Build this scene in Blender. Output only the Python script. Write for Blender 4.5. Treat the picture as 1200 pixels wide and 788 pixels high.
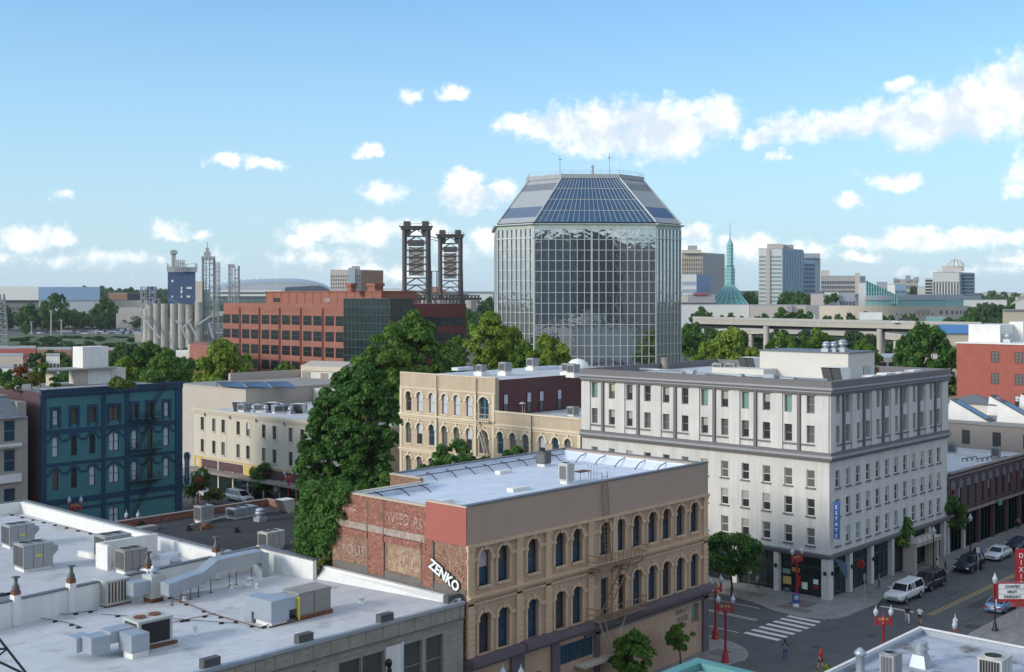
import bpy, math, random
from mathutils import Vector, Matrix
import numpy as np
RND = random.Random(11)
for o in list(bpy.data.objects): bpy.data.objects.remove(o)
SC = bpy.context.scene
COL = SC.collection
rad = math.radians
# ------------------------------------------------------------ camera
AZ = rad(42.7); CA, SA = math.cos(AZ), math.sin(AZ); FPX = 1393.0; HY = 348.0; CH = 31.0
cam = bpy.data.cameras.new('camera'); cam.sensor_width = 36; cam.lens = FPX/1200*36
cam.shift_y = -(394-HY)/1200; cam.clip_start = .5; cam.clip_end = 20000
camo = bpy.data.objects.new('camera', cam); COL.objects.link(camo)
camo.location = (0, 0, CH); camo.rotation_euler = (rad(90), 0, AZ-rad(90)); SC.camera = camo
# ------------------------------------------------------------ sun, sky
SUN_EL, SUN_AZ = rad(19), math.atan2(.30, -.95)
sd = Vector((math.cos(SUN_AZ)*math.cos(SUN_EL), math.sin(SUN_AZ)*math.cos(SUN_EL), math.sin(SUN_EL)))
sl = bpy.data.lights.new('sun', 'SUN'); sl.energy = 1.95; sl.angle = rad(14); sl.color = (1, .93, .82)
slo = bpy.data.objects.new('sun', sl); COL.objects.link(slo); slo.rotation_euler = sd.to_track_quat('Z', 'Y').to_euler()
SC.view_settings.view_transform = 'Standard'; SC.view_settings.look = 'None'
SC.view_settings.exposure = 0.56; SC.view_settings.gamma = 1
W = bpy.data.worlds.new('World'); SC.world = W; W.use_nodes = True
def build_world():
    nt = W.node_tree; N = nt.nodes; L = nt.links; N.clear()
    def nd(t, **k):
        n = N.new(t)
        for a, b in k.items(): setattr(n, a, b)
        return n
    def mth(op, a, b=None, c=None, clamp=False):
        n = nd('ShaderNodeMath', operation=op, use_clamp=clamp)
        for i, x in enumerate((a, b, c)):
            if x is None: continue
            if isinstance(x, (int, float)): n.inputs[i].default_value = x
            else: L.new(x, n.inputs[i])
        return n.outputs[0]
    out = nd('ShaderNodeOutputWorld'); bg = nd('ShaderNodeBackground'); bg.inputs[1].default_value = .122
    sky = nd('ShaderNodeTexSky', sky_type='NISHITA'); sky.sun_disc = False
    sky.sun_elevation = rad(34); sky.sun_rotation = rad(90)-SUN_AZ; sky.air_density = 1.0; sky.dust_density = .6; sky.ozone_density = 1.6
    tc = nd('ShaderNodeTexCoord'); sep = nd('ShaderNodeSeparateXYZ'); L.new(tc.outputs['Generated'], sep.inputs[0])
    x, y, z = sep.outputs
    f = mth('ADD', mth('MULTIPLY', x, CA), mth('MULTIPLY', y, SA)); r = mth('SUBTRACT', mth('MULTIPLY', x, SA), mth('MULTIPLY', y, CA))
    u = mth('ARCTAN2', r, f); w = mth('ARCSINE', z)
    cmb = nd('ShaderNodeCombineXYZ'); L.new(u, cmb.inputs[0]); L.new(w, cmb.inputs[1])
    # warp the sky angles so that cloud outlines billow
    nz = nd('ShaderNodeTexNoise'); nz.inputs['Scale'].default_value = 26; nz.inputs['Detail'].default_value = 7; nz.inputs['Roughness'].default_value = .62
    L.new(cmb.outputs[0], nz.inputs['Vector'])
    nz2 = nd('ShaderNodeTexNoise'); nz2.inputs['Scale'].default_value = 75; nz2.inputs['Detail'].default_value = 5; nz2.inputs['Roughness'].default_value = .6
    L.new(cmb.outputs[0], nz2.inputs['Vector'])
    wn = nd('ShaderNodeTexNoise'); wn.inputs['Scale'].default_value = 30; wn.inputs['Detail'].default_value = 5; wn.inputs['Roughness'].default_value = .62; L.new(cmb.outputs[0], wn.inputs['Vector'])
    wm = nd('ShaderNodeVectorMath', operation='MULTIPLY_ADD'); wm.inputs[1].default_value = (.045, .026, 0); wm.inputs[2].default_value = (-.0225, -.013, 0); L.new(wn.outputs['Color'], wm.inputs[0])
    wa = nd('ShaderNodeVectorMath', operation='ADD'); L.new(cmb.outputs[0], wa.inputs[0]); L.new(wm.outputs[0], wa.inputs[1])
    B = [(612,148,34,14,1),(650,150,48,24,1),(700,150,60,30,1),(760,158,64,32,1),(800,150,50,30,1),(838,136,36,22,1),(740,138,70,18,1),
         (890,162,30,13,1),(925,150,36,18,1),(980,146,50,20,1),(1035,142,60,26,1),(1090,138,60,32,1),(1140,128,60,36,1),(1180,105,50,30,1),(1210,110,60,45,1),(1060,98,26,8,.7),(905,186,14,7,.8),
         (548,230,40,20,1),(545,210,24,13,1),(588,224,18,20,1),(533,106,24,10,1),(478,115,14,7,.55),(434,176,16,11,1),(265,187,22,9,.9),(308,191,22,8,.8),(70,229,15,6,.8),
         (445,224,28,9,.45),(992,235,19,10,1),(1045,210,26,12,.95),(1195,208,26,20,1),(30,280,44,14,.7),(65,274,24,12,.7),(192,272,22,12,.8),(240,278,12,6,.6),(345,280,24,10,.7),(378,270,32,15,.85),(440,272,44,16,.85),(500,272,40,12,.7),
         (575,278,40,14,.9),(1090,282,80,13,1),(1150,278,40,12,.9),(1010,284,26,7,.9),(1012,300,24,8,.8),(1190,305,28,9,.9),(816,270,24,12,.9),(876,285,40,12,.9),(935,290,40,8,.5),(1150,318,60,5,.4),
         (100,303,110,8,.28),(380,300,60,9,.32),(440,316,50,10,.6),(700,290,200,14,.5)]
    dens = None
    for (px, py, rx, ry, k) in B:
        uu = math.atan((px-600)/FPX); ww = math.atan((HY-py)/math.hypot(FPX, px-600))
        mp = nd('ShaderNodeMapping'); sx, sy = FPX/(rx*1.12), FPX/(ry*1.15)
        mp.inputs['Scale'].default_value = (sx, sy, 0); mp.inputs['Location'].default_value = (-uu*sx, -ww*sy, 0)
        L.new(wa.outputs[0], mp.inputs['Vector'])
        ln = nd('ShaderNodeVectorMath', operation='LENGTH'); L.new(mp.outputs[0], ln.inputs[0])
        d = mth('MULTIPLY', mth('SUBTRACT', 1.0, ln.outputs['Value']), k)
        dens = d if dens is None else mth('SMOOTH_MAX', dens, d, .15)
    up = nd('ShaderNodeVectorMath', operation='ADD'); up.inputs[1].default_value = (-.003, .0095, 0); L.new(wa.outputs[0], up.inputs[0]); above = None
    for (px, py, rx, ry) in [(730,146,170,46),(1100,130,150,60),(920,150,70,24),(558,226,52,28)]:
        uu = math.atan((px-600)/FPX); ww = math.atan((HY-py)/math.hypot(FPX, px-600)); mp = nd('ShaderNodeMapping'); sx, sy = FPX/(rx*1.12), FPX/(ry*1.15)
        mp.inputs['Scale'].default_value = (sx, sy, 0); mp.inputs['Location'].default_value = (-uu*sx, -ww*sy, 0); L.new(up.outputs[0], mp.inputs['Vector'])
        ln = nd('ShaderNodeVectorMath', operation='LENGTH'); L.new(mp.outputs[0], ln.inputs[0]); d = mth('SUBTRACT', 1.0, ln.outputs['Value']); above = d if above is None else mth('MAXIMUM', above, d)
    # clouds out of view, enlarged to brighten the shade; also show in reflections
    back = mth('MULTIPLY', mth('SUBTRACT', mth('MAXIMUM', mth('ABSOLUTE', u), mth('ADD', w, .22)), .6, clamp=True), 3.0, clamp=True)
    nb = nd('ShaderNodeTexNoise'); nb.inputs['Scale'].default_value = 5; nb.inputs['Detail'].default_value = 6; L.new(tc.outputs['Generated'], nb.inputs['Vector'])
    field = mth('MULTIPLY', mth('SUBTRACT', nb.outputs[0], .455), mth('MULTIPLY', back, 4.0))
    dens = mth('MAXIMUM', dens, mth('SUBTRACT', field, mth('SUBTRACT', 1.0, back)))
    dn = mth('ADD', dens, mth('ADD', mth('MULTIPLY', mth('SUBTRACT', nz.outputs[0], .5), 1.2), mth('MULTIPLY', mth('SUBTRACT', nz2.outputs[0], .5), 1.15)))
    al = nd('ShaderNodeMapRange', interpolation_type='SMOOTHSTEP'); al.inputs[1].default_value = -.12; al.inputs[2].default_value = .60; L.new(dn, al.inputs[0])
    # lit tops, greyer undersides: density sampled a little lower in the sky
    sh = nd('ShaderNodeMapping'); sh.inputs['Location'].default_value = (.008, .012, 0); L.new(cmb.outputs[0], sh.inputs['Vector'])
    n3 = nd('ShaderNodeTexNoise'); n3.inputs['Scale'].default_value = 26; n3.inputs['Detail'].default_value = 6; n3.inputs['Roughness'].default_value = .6; L.new(sh.outputs[0], n3.inputs['Vector'])
    lit = mth('ADD', mth('MULTIPLY', mth('SUBTRACT', nz.outputs[0], n3.outputs[0]), 3.6), mth('SUBTRACT', .86, mth('MULTIPLY', mth('MAXIMUM', above, 0.0), .95)), clamp=True)
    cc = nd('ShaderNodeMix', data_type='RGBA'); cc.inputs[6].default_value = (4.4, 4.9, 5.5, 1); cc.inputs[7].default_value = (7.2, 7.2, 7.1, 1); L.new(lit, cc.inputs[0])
    # sky: Nishita, a touch of pale haze low down
    hz = mth('POWER', mth('SUBTRACT', 1.0, mth('MULTIPLY', mth('ABSOLUTE', w), 2.6), clamp=True), 1.6)
    tint = nd('ShaderNodeMix', data_type='RGBA', blend_type='MULTIPLY'); tint.inputs[0].default_value = 1; tint.inputs[7].default_value = SKYT; L.new(sky.outputs[0], tint.inputs[6])
    mh = nd('ShaderNodeMix', data_type='RGBA'); mh.inputs[7].default_value = (3.3, 4.25, 4.95, 1); L.new(mth('MULTIPLY', hz, .97), mh.inputs[0]); L.new(tint.outputs[2], mh.inputs[6])
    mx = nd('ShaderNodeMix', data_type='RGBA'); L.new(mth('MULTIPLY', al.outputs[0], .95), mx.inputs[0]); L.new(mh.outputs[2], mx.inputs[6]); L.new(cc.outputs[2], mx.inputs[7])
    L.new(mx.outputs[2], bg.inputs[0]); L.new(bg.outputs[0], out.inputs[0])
SKYT = (.54, .91, 1.10, 1)
build_world()
W.cycles.sampling_method = 'MANUAL'; W.cycles.sample_map_resolution = 512

# ------------------------------------------------------------ helpers
def inv(px, py, z):
    "ground plan position of a point measured in the survey photograph at height z"
    d = FPX*(CH-z)/(py-HY); r = (px-600)/FPX*d
    return (d*CA+r*SA, d*SA-r*CA)
def far(px, d):
    r = (px-600)/FPX*d
    return (d*CA+r*SA, d*SA-r*CA)
def hgt(py, d): return CH-(py-HY)*d/FPX
def onx(px, X):
    k = (px-600)/FPX; return X*(SA-k*CA)/(CA+k*SA)
def ony(px, Y):
    k = (px-600)/FPX; return Y*(CA+k*SA)/(SA-k*CA)
MATS = {}
def mat(name, col, rough=.8, metal=0., var=.18, scale=1.2, streak=0., brick=None, mortar=(.45, .42, .38), bw=.22, bh=.075, emit=0, alpha=1, spec=.4, bump=.0, col2=None, c2s=.3, c2t=.5, trans=0, flat=False):
    if name in MATS: return MATS[name]
    m = bpy.data.materials.new(name); m.use_nodes = True; nt = m.node_tree; N = nt.nodes; L = nt.links
    p = N['Principled BSDF']; p.inputs['Roughness'].default_value = rough; p.inputs['Metallic'].default_value = metal
    p.inputs['Specular IOR Level'].default_value = spec
    if trans: p.inputs['Transmission Weight'].default_value = trans
    tc = N.new('ShaderNodeTexCoord'); geo = N.new('ShaderNodeNewGeometry')
    co = geo.outputs['Position'] if scale < 0 else tc.outputs['Object']
    scale = abs(scale)
    rgb = N.new('ShaderNodeRGB'); rgb.outputs[0].default_value = (*col, 1); cur = rgb.outputs[0]
    def mul(cur, fac_out, lo, hi):
        mr = N.new('ShaderNodeMapRange'); mr.inputs[1].default_value = .25; mr.inputs[2].default_value = .75; mr.inputs[3].default_value = lo; mr.inputs[4].default_value = hi; L.new(fac_out, mr.inputs[0])
        vm = N.new('ShaderNodeVectorMath'); vm.operation = 'SCALE'; L.new(cur, vm.inputs[0]); L.new(mr.outputs[0], vm.inputs['Scale']); return vm.outputs[0]
    if brick:
        s = N.new('ShaderNodeSeparateXYZ'); L.new(co, s.inputs[0]); a = N.new('ShaderNodeMath'); a.operation = 'ADD'; L.new(s.outputs[0], a.inputs[0]); L.new(s.outputs[1], a.inputs[1])
        c = N.new('ShaderNodeCombineXYZ'); L.new(s.outputs[0] if flat else a.outputs[0], c.inputs[0]); L.new(s.outputs[1 if flat else 2], c.inputs[1])
        b = N.new('ShaderNodeTexBrick'); b.inputs['Scale'].default_value = 1; b.inputs['Brick Width'].default_value = bw; b.inputs['Row Height'].default_value = bh; b.inputs['Mortar Size'].default_value = .008 if bw < .5 else .02
        b.inputs['Color1'].default_value = (*col, 1); b.inputs['Color2'].default_value = (*brick, 1); b.inputs['Mortar'].default_value = (*mortar, 1)
        L.new(c.outputs[0], b.inputs['Vector']); cur = b.outputs[0]
    if col2:
        n = N.new('ShaderNodeTexNoise'); n.inputs['Scale'].default_value = c2s; n.inputs['Detail'].default_value = 8; n.inputs['Roughness'].default_value = .65; L.new(co, n.inputs['Vector'])
        mr = N.new('ShaderNodeMapRange'); mr.inputs[1].default_value = c2t; mr.inputs[2].default_value = c2t+.12; L.new(n.outputs[0], mr.inputs[0])
        mx = N.new('ShaderNodeMix'); mx.data_type = 'RGBA'; L.new(mr.outputs[0], mx.inputs[0]); L.new(cur, mx.inputs[6]); mx.inputs[7].default_value = (*col2, 1); cur = mx.outputs[2]
    if var:
        n = N.new('ShaderNodeTexNoise'); n.inputs['Scale'].default_value = scale; n.inputs['Detail'].default_value = 6; n.inputs['Roughness'].default_value = .6; L.new(co, n.inputs['Vector'])
        cur = mul(cur, n.outputs[0], 1-var, 1+var*.6)
    if streak:
        mp = N.new('ShaderNodeMapping'); mp.inputs['Scale'].default_value = (2.2, 2.2, .12); L.new(co, mp.inputs['Vector'])
        n = N.new('ShaderNodeTexNoise'); n.inputs['Scale'].default_value = 1.3; n.inputs['Detail'].default_value = 5; L.new(mp.outputs[0], n.inputs['Vector']); cur = mul(cur, n.outputs[0], 1-streak, 1+streak*.3)
    L.new(cur, p.inputs['Base Color'])
    if bump:
        n = N.new('ShaderNodeTexNoise'); n.inputs['Scale'].default_value = scale*8; n.inputs['Detail'].default_value = 4; L.new(co, n.inputs['Vector'])
        bp = N.new('ShaderNodeBump'); bp.inputs['Strength'].default_value = bump; bp.inputs['Distance'].default_value = .05; L.new(n.outputs[0], bp.inputs['Height']); L.new(bp.outputs[0], p.inputs['Normal'])
    if emit: p.inputs['Emission Color'].default_value = (*col, 1); p.inputs['Emission Strength'].default_value = emit
    MATS[name] = m; return m
def leafmat(name, c1, c2, c3=None):
    if name in MATS: return MATS[name]
    m = bpy.data.materials.new(name); m.use_nodes = True; nt = m.node_tree; N = nt.nodes; L = nt.links
    p = N['Principled BSDF']; p.inputs['Roughness'].default_value = .55; p.inputs['Specular IOR Level'].default_value = .25
    tc = N.new('ShaderNodeTexCoord'); n = N.new('ShaderNodeTexNoise'); n.inputs['Scale'].default_value = .9; n.inputs['Detail'].default_value = 4; L.new(tc.outputs['Object'], n.inputs['Vector'])
    cr = N.new('ShaderNodeValToRGB'); cr.color_ramp.elements[0].position = .36; cr.color_ramp.elements[0].color = (*c1, 1); cr.color_ramp.elements[1].position = .66; cr.color_ramp.elements[1].color = (*c2, 1)
    L.new(n.outputs[0], cr.inputs[0]); L.new(cr.outputs[0], p.inputs['Base Color'])
    tr = N.new('ShaderNodeBsdfTranslucent'); mxc = N.new('ShaderNodeVectorMath'); mxc.operation = 'MULTIPLY'; mxc.inputs[1].default_value = (1.3, 1.5, .6); L.new(cr.outputs[0], mxc.inputs[0]); L.new(mxc.outputs[0], tr.inputs[0])
    mx = N.new('ShaderNodeMixShader'); mx.inputs[0].default_value = .3; L.new(p.outputs[0], mx.inputs[1]); L.new(tr.outputs[0], mx.inputs[2]); L.new(mx.outputs[0], N['Material Output'].inputs[0])
    MATS[name] = m; return m
WL = {}
class MB:
    def __init__(s): s.v = []; s.f = []; s.m = []; s.s = []
    def add(s, vs, fs, m=0, sm=False):
        b = len(s.v); s.v += [tuple(v) for v in vs]
        for f in fs: s.f.append(tuple(i+b for i in f)); s.m.append(m); s.s.append(sm)
        return s
    def box(s, x0, x1, y0, y1, z0, z1, m=0):
        if x0 > x1: x0, x1 = x1, x0
        if y0 > y1: y0, y1 = y1, y0
        if z0 > z1: z0, z1 = z1, z0
        return s.add([(x0,y0,z0),(x1,y0,z0),(x1,y1,z0),(x0,y1,z0),(x0,y0,z1),(x1,y0,z1),(x1,y1,z1),(x0,y1,z1)],
            [(3,2,1,0),(4,5,6,7),(0,1,5,4),(1,2,6,5),(2,3,7,6),(3,0,4,7)], m)
    def quad(s, a, b, c, d, m=0): return s.add([a,b,c,d], [(0,1,2,3)], m)
    def prism(s, poly, z0, z1, m=0, mt=None):
        n = len(poly); z = (lambda i: z1[i]) if isinstance(z1, (list, tuple)) else (lambda i: z1)
        vs = [(p[0],p[1],z0) for p in poly]+[(p[0],p[1],z(i)) for i, p in enumerate(poly)]
        s.add(vs, [(i,(i+1)%n,n+(i+1)%n,n+i) for i in range(n)]+[tuple(range(n-1,-1,-1))], m)
        s.add(vs[n:], [tuple(range(n))], m if mt is None else mt); return s
    def cyl(s, x, y, z0, z1, r, r2=None, n=12, m=0, sm=True):
        return s.lathe([(r,z0),(r if r2 is None else r2,z1)], x, y, 0, n, m, sm)
    def lathe(s, pr, x=0, y=0, z=0, n=12, m=0, sm=True):
        vs = [(x+r*math.cos(2*math.pi*i/n), y+r*math.sin(2*math.pi*i/n), z+h) for r, h in pr for i in range(n)]
        k = len(pr); fs = [(j*n+i, j*n+(i+1)%n, (j+1)*n+(i+1)%n, (j+1)*n+i) for j in range(k-1) for i in range(n)]
        s.add(vs, fs, m, sm)
        s.add(vs[-n:], [tuple(range(n))], m); s.add(vs[:n], [tuple(range(n-1,-1,-1))], m); return s
    def bar(s, a, b, w, h=None, m=0, n=4):
        a = Vector(a); b = Vector(b); h = h or w; d = (b-a)
        if d.length < 1e-6: return s
        d.normalize(); up = Vector((0,0,1)) if abs(d.z) < .95 else Vector((1,0,0))
        q = d.cross(up).normalized(); t = q.cross(d).normalized()
        if n == 4: o = [(-w/2,-h/2),(w/2,-h/2),(w/2,h/2),(-w/2,h/2)]
        else: o = [(w/2*math.cos(2*math.pi*i/n), h/2*math.sin(2*math.pi*i/n)) for i in range(n)]
        vs = [p+q*x+t*y for p in (a, b) for x, y in o]
        return s.add(vs, [(i,(i+1)%n,n+(i+1)%n,n+i) for i in range(n)]+[tuple(range(n)), tuple(range(2*n-1,n-1,-1))], m, n > 4)
    def tube(s, pts, r, n=6, m=0):
        for i in range(len(pts)-1):
            s.bar(pts[i], pts[i+1], 2*(r[i] if isinstance(r, list) else r), None, m, n)
        return s
    def sph(s, x, y, z, r, rz=None, n=10, m=0):
        rz = rz or r; k = 6
        return s.lathe([(max(.001, r*math.sin(math.pi*j/k)), -rz*math.cos(math.pi*j/k)) for j in range(k+1)], x, y, z, n, m)
    def rot(s, a, c=(0,0)):
        ca, sa = math.cos(a), math.sin(a); s.v = [(c[0]+(x-c[0])*ca-(y-c[1])*sa, c[1]+(x-c[0])*sa+(y-c[1])*ca, z) for x, y, z in s.v]; return s
    def mesh(s, name, mats, off=(0,0,0)):
        me = bpy.data.meshes.new(name); ox, oy, oz = off
        me.from_pydata([(x-ox,y-oy,z-oz) for x, y, z in s.v], [], s.f)
        for m in (mats if isinstance(mats, (list, tuple)) else [mats]): me.materials.append(m)
        me.polygons.foreach_set('material_index', s.m); me.polygons.foreach_set('use_smooth', s.s); me.update(); return me
    def build(s, name, mats, parent=None, world=True, loc=(0,0,0), smooth=False):
        "world: coordinates are world coordinates (parent unrotated); else local"
        base = Vector((0,0,0))
        if parent is not None and world: base = WL[parent.name]
        if parent is None and world and s.v:
            xs = [v[0] for v in s.v]; ys = [v[1] for v in s.v]; zs = [v[2] for v in s.v]
            base = Vector(((min(xs)+max(xs))/2, (min(ys)+max(ys))/2, min(zs)))
        o = bpy.data.objects.new(name, s.mesh(name, mats, base if world else (0,0,0))); COL.objects.link(o)
        if parent is not None: o.parent = parent; o.location = loc; WL[o.name] = (base if world else Vector((0,0,0)))+Vector(loc)
        else: o.location = base if world else loc; WL[o.name] = Vector(o.location)
        return o
def tag(o, label=None, cat=None, group=None, kind=None):
    if label: o['label'] = label
    if cat: o['category'] = cat
    if group: o['group'] = group
    if kind: o['kind'] = kind
    return o
def thing(name, label, cat, loc=(0,0,0), rz=0, group=None):
    o = bpy.data.objects.new(name, None); o.empty_display_size = .3; COL.objects.link(o); o.location = loc; o.rotation_euler = (0,0,rz)
    WL[o.name] = Vector(loc); return tag(o, label, cat, group)
def inst(name, me, parent=None, loc=(0,0,0), rz=0, sc=None):
    o = bpy.data.objects.new(name, me); COL.objects.link(o); o.parent = parent; o.location = loc; o.rotation_euler = (0,0,rz)
    if sc: o.scale = sc
    return o
def kids(o): return [c for c in bpy.data.objects if c.parent == o]
KID = {}
def dup(root, loc, rz=0, label=None, sc=None):
    def cp(o, par):
        c = o.copy(); COL.objects.link(c); c.parent = par
        if o.name not in KID: KID[o.name] = list(o.children)
        for k in KID[o.name]: cp(k, c)
        return c
    if root.name not in KID:
        def reg(o):
            KID[o.name] = list(o.children)
            for k in o.children: reg(k)
        reg(root)
    r = cp(root, None); r.location = loc; r.rotation_euler = (0,0,rz)
    if sc: r.scale = sc if hasattr(sc, '__len__') else (sc, sc, sc)
    if label: r['label'] = label
    return r
# ---- walls with real openings.  face: origin O, along U, outward N
class Face:
    def __init__(s, x0, y0, x1, y1, flip=False):
        s.O = Vector((x0,y0,0)); d = Vector((x1-x0,y1-y0,0)); s.L = d.length; s.U = d.normalized()
        s.N = Vector((s.U.y,-s.U.x,0)) if not flip else Vector((-s.U.y,s.U.x,0))
        s.rz = math.atan2(s.N.y, s.N.x)+math.pi/2
    def p(s, u, z, dep=0): return s.O+s.U*u-s.N*dep+Vector((0,0,z))
    def wall(s, mb, z0, z1, ops, dep=.25, m=0, u0=0, u1=None):
        u1 = s.L if u1 is None else u1
        us = sorted({u0, u1, *[a for o in ops for a in (o[0]-o[1]/2, o[0]+o[1]/2)]}); zs = sorted({z0, z1, *[a for o in ops for a in (o[2], o[3])]})
        for i in range(len(us)-1):
            for j in range(len(zs)-1):
                cu, cz = (us[i]+us[i+1])/2, (zs[j]+zs[j+1])/2
                if any(abs(cu-o[0]) < o[1]/2 and o[2] < cz < o[3] for o in ops): continue
                mb.quad(s.p(us[i],zs[j]), s.p(us[i+1],zs[j]), s.p(us[i+1],zs[j+1]), s.p(us[i],zs[j+1]), m)
        for o in ops:
            u, w, a, b = o[:4]; rise = o[4] if len(o) > 4 else 0; l, r = u-w/2, u+w/2; sp = b-rise
            mb.quad(s.p(l,a), s.p(l,a,dep), s.p(l,sp,dep), s.p(l,sp), m); mb.quad(s.p(r,a), s.p(r,a,dep), s.p(r,sp,dep), s.p(r,sp), m)
            mb.quad(s.p(l,a), s.p(r,a), s.p(r,a,dep), s.p(l,a,dep), m)
            if not rise: mb.quad(s.p(l,b), s.p(r,b), s.p(r,b,dep), s.p(l,b,dep), m); continue
            ar = arc(w, sp, rise, 10)
            for k in range(len(ar)-1):
                (ua, za), (ub, zb) = ar[k], ar[k+1]
                mb.quad(s.p(u+ua,za), s.p(u+ub,zb), s.p(u+ub,zb,dep), s.p(u+ua,za,dep), m)
                mb.quad(s.p(u+ua,za), s.p(u+ub,zb), s.p(u+ub,b), s.p(u+ua,b), m)
    def box(s, mb, ua, ub, za, zb, out, inn=0, m=0):
        P = [s.p(u,z,-d) for z in (za,zb) for (u,d) in ((ua,-inn),(ub,-inn),(ub,out),(ua,out))]
        mb.add(P, [(3,2,1,0),(4,5,6,7),(0,1,5,4),(1,2,6,5),(2,3,7,6),(3,0,4,7)], m)
def arc(w, sp, rise, n):
    if rise >= w/2-.01: return [(-w/2*math.cos(math.pi*i/n), sp+rise*math.sin(math.pi*i/n)) for i in range(n+1)]
    Rr = (w*w/4+rise*rise)/(2*rise); t = math.asin(w/2/Rr)
    return [(Rr*math.sin(-t+2*t*i/n), sp+rise-Rr+Rr*math.cos(-t+2*t*i/n)) for i in range(n+1)]
WM = {}
def window(parent, face, u, z, w, h, rise=0, pane='glass', frame='frame_white', sill=None, dep=.2, style='sash', name='window', fw=.07):
    "window > frame, sill; meshes are shared between equal windows"
    k = (round(w,2), round(h,2), round(rise,2), pane if isinstance(pane, str) else tuple(pane), frame, sill, style, fw)
    if k not in WM:
        up, lo = (pane, pane) if isinstance(pane, str) else pane
        mb = MB(); sp = h-rise; mid = h*.5
        mb.quad((-w/2,0,0),(w/2,0,0),(w/2,0,mid),(-w/2,0,mid),1)
        if rise:
            ar = arc(w, sp, rise, 10); mb.add([(-w/2,0,mid),(w/2,0,mid)]+[(a,0,b) for a, b in reversed(ar)], [tuple(range(2+len(ar)))], 0)
        else: mb.quad((-w/2,0,mid),(w/2,0,mid),(w/2,0,h),(-w/2,0,h),0)
        pm = mb.mesh('window', [MATS[up], MATS[lo]])
        fb = MB(); t = -.05
        fb.box(-w/2,-w/2+fw,t,.02,0,sp); fb.box(w/2-fw,w/2,t,.02,0,sp); fb.box(-w/2+fw,w/2-fw,t,.02,0,fw)
        if style == 'sash': fb.box(-w/2+fw,w/2-fw,t,.02,mid-.03,mid+.03)
        if style == 'grid':
            for q in (.33,.66): fb.box(-w/2+fw,w/2-fw,t,.02,h*q-.025,h*q+.025)
            fb.box(-.025,.025,t+.003,.02,fw,sp)
        if style == 'double': fb.box(-w/2+fw,w/2-fw,t,.02,mid-.03,mid+.03); fb.box(-.06,.06,t-.03,.02,fw,h-.05)
        if rise:
            ar = arc(w, sp, rise, 10); ai = arc(w-2*fw, sp, max(.05, rise-fw), 10)
            for q in range(10):
                a, b, c, d = ar[q], ar[q+1], ai[q+1], ai[q]
                fb.quad((a[0],t,a[1]),(b[0],t,b[1]),(c[0],t,c[1]),(d[0],t,d[1])); fb.quad((d[0],t,d[1]),(c[0],t,c[1]),(c[0],.02,c[1]),(d[0],.02,d[1]))
        else: fb.box(-w/2+fw,w/2-fw,t,.02,h-fw,h)
        fm = fb.mesh('frame', MATS[frame]); sm = None
        if sill: sb = MB(); sb.box(-w/2-.12,w/2+.12,-dep-.14,0,-.16,-.01); sm = sb.mesh('sill', MATS[sill])
        WM[k] = (pm, fm, sm)
    pm, fm, sm = WM[k]; P = face.p(u, z, dep)-WL[parent.name]
    o = inst(name, pm, parent, P, face.rz); inst('frame', fm, o)
    if sm: inst('sill', sm, o)
    return o
PN = {}
def panes(parent, face, us, zs, w, h, m, name='window', out=.03, t=.06, fm=None):
    "plain windows of far or simple facades: up to 100 objects per building, the rest one stuff part"
    cnt = PN.get(parent.name, 0); rest = MB()
    k = (round(w,2), round(h,2), m, fm, 'P')
    if k not in WM:
        mb = MB(); mb.box(-w/2,w/2,-t,0,0,h)
        if fm: mb.box(-w/2,w/2,-t-.03,-t,h*.47,h*.53,1); mb.box(-.04,.04,-t-.03,-t,0,h*.47,1)
        WM[k] = mb.mesh(name, [MATS[m]]+([MATS[fm]] if fm else []))
    for z in zs:
        for u in us:
            if cnt < 99: inst(name, WM[k], parent, face.p(u,z,-out+t)-WL[parent.name], face.rz); cnt += 1
            else: face.box(rest, u-w/2, u+w/2, z, z+h, out, 0)
    PN[parent.name] = cnt
    if rest.v: tag(rest.build(name, MATS[m], parent), kind='stuff')
def text(s, name, parent, face, u, z, size, m, out=.02, rot=0, align='CENTER', ext=.01, sx=1, bold=0, vertical=False):
    c = bpy.data.curves.new(name, 'FONT'); c.body = s; c.size = size; c.align_x = align; c.extrude = ext; c.offset = bold; c.space_line = .85; c.resolution_u = 2
    tmp = bpy.data.objects.new('t', c); COL.objects.link(tmp); bpy.context.view_layer.update()
    me = bpy.data.meshes.new_from_object(tmp.evaluated_get(bpy.context.evaluated_depsgraph_get())); bpy.data.objects.remove(tmp)
    me.materials.clear(); me.materials.append(MATS[m])
    M = Matrix.Rotation(rot, 4, 'Z'); me.transform(Matrix.Rotation(rad(90), 4, 'X') @ M @ Matrix.Diagonal((sx, 1, 1, 1)))
    o = bpy.data.objects.new(name, me); COL.objects.link(o); o.parent = parent; P = face.p(u, z, -out)
    o.location = P-(WL[parent.name] if parent else Vector((0,0,0))); o.rotation_euler = (0,0,face.rz); return o
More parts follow.
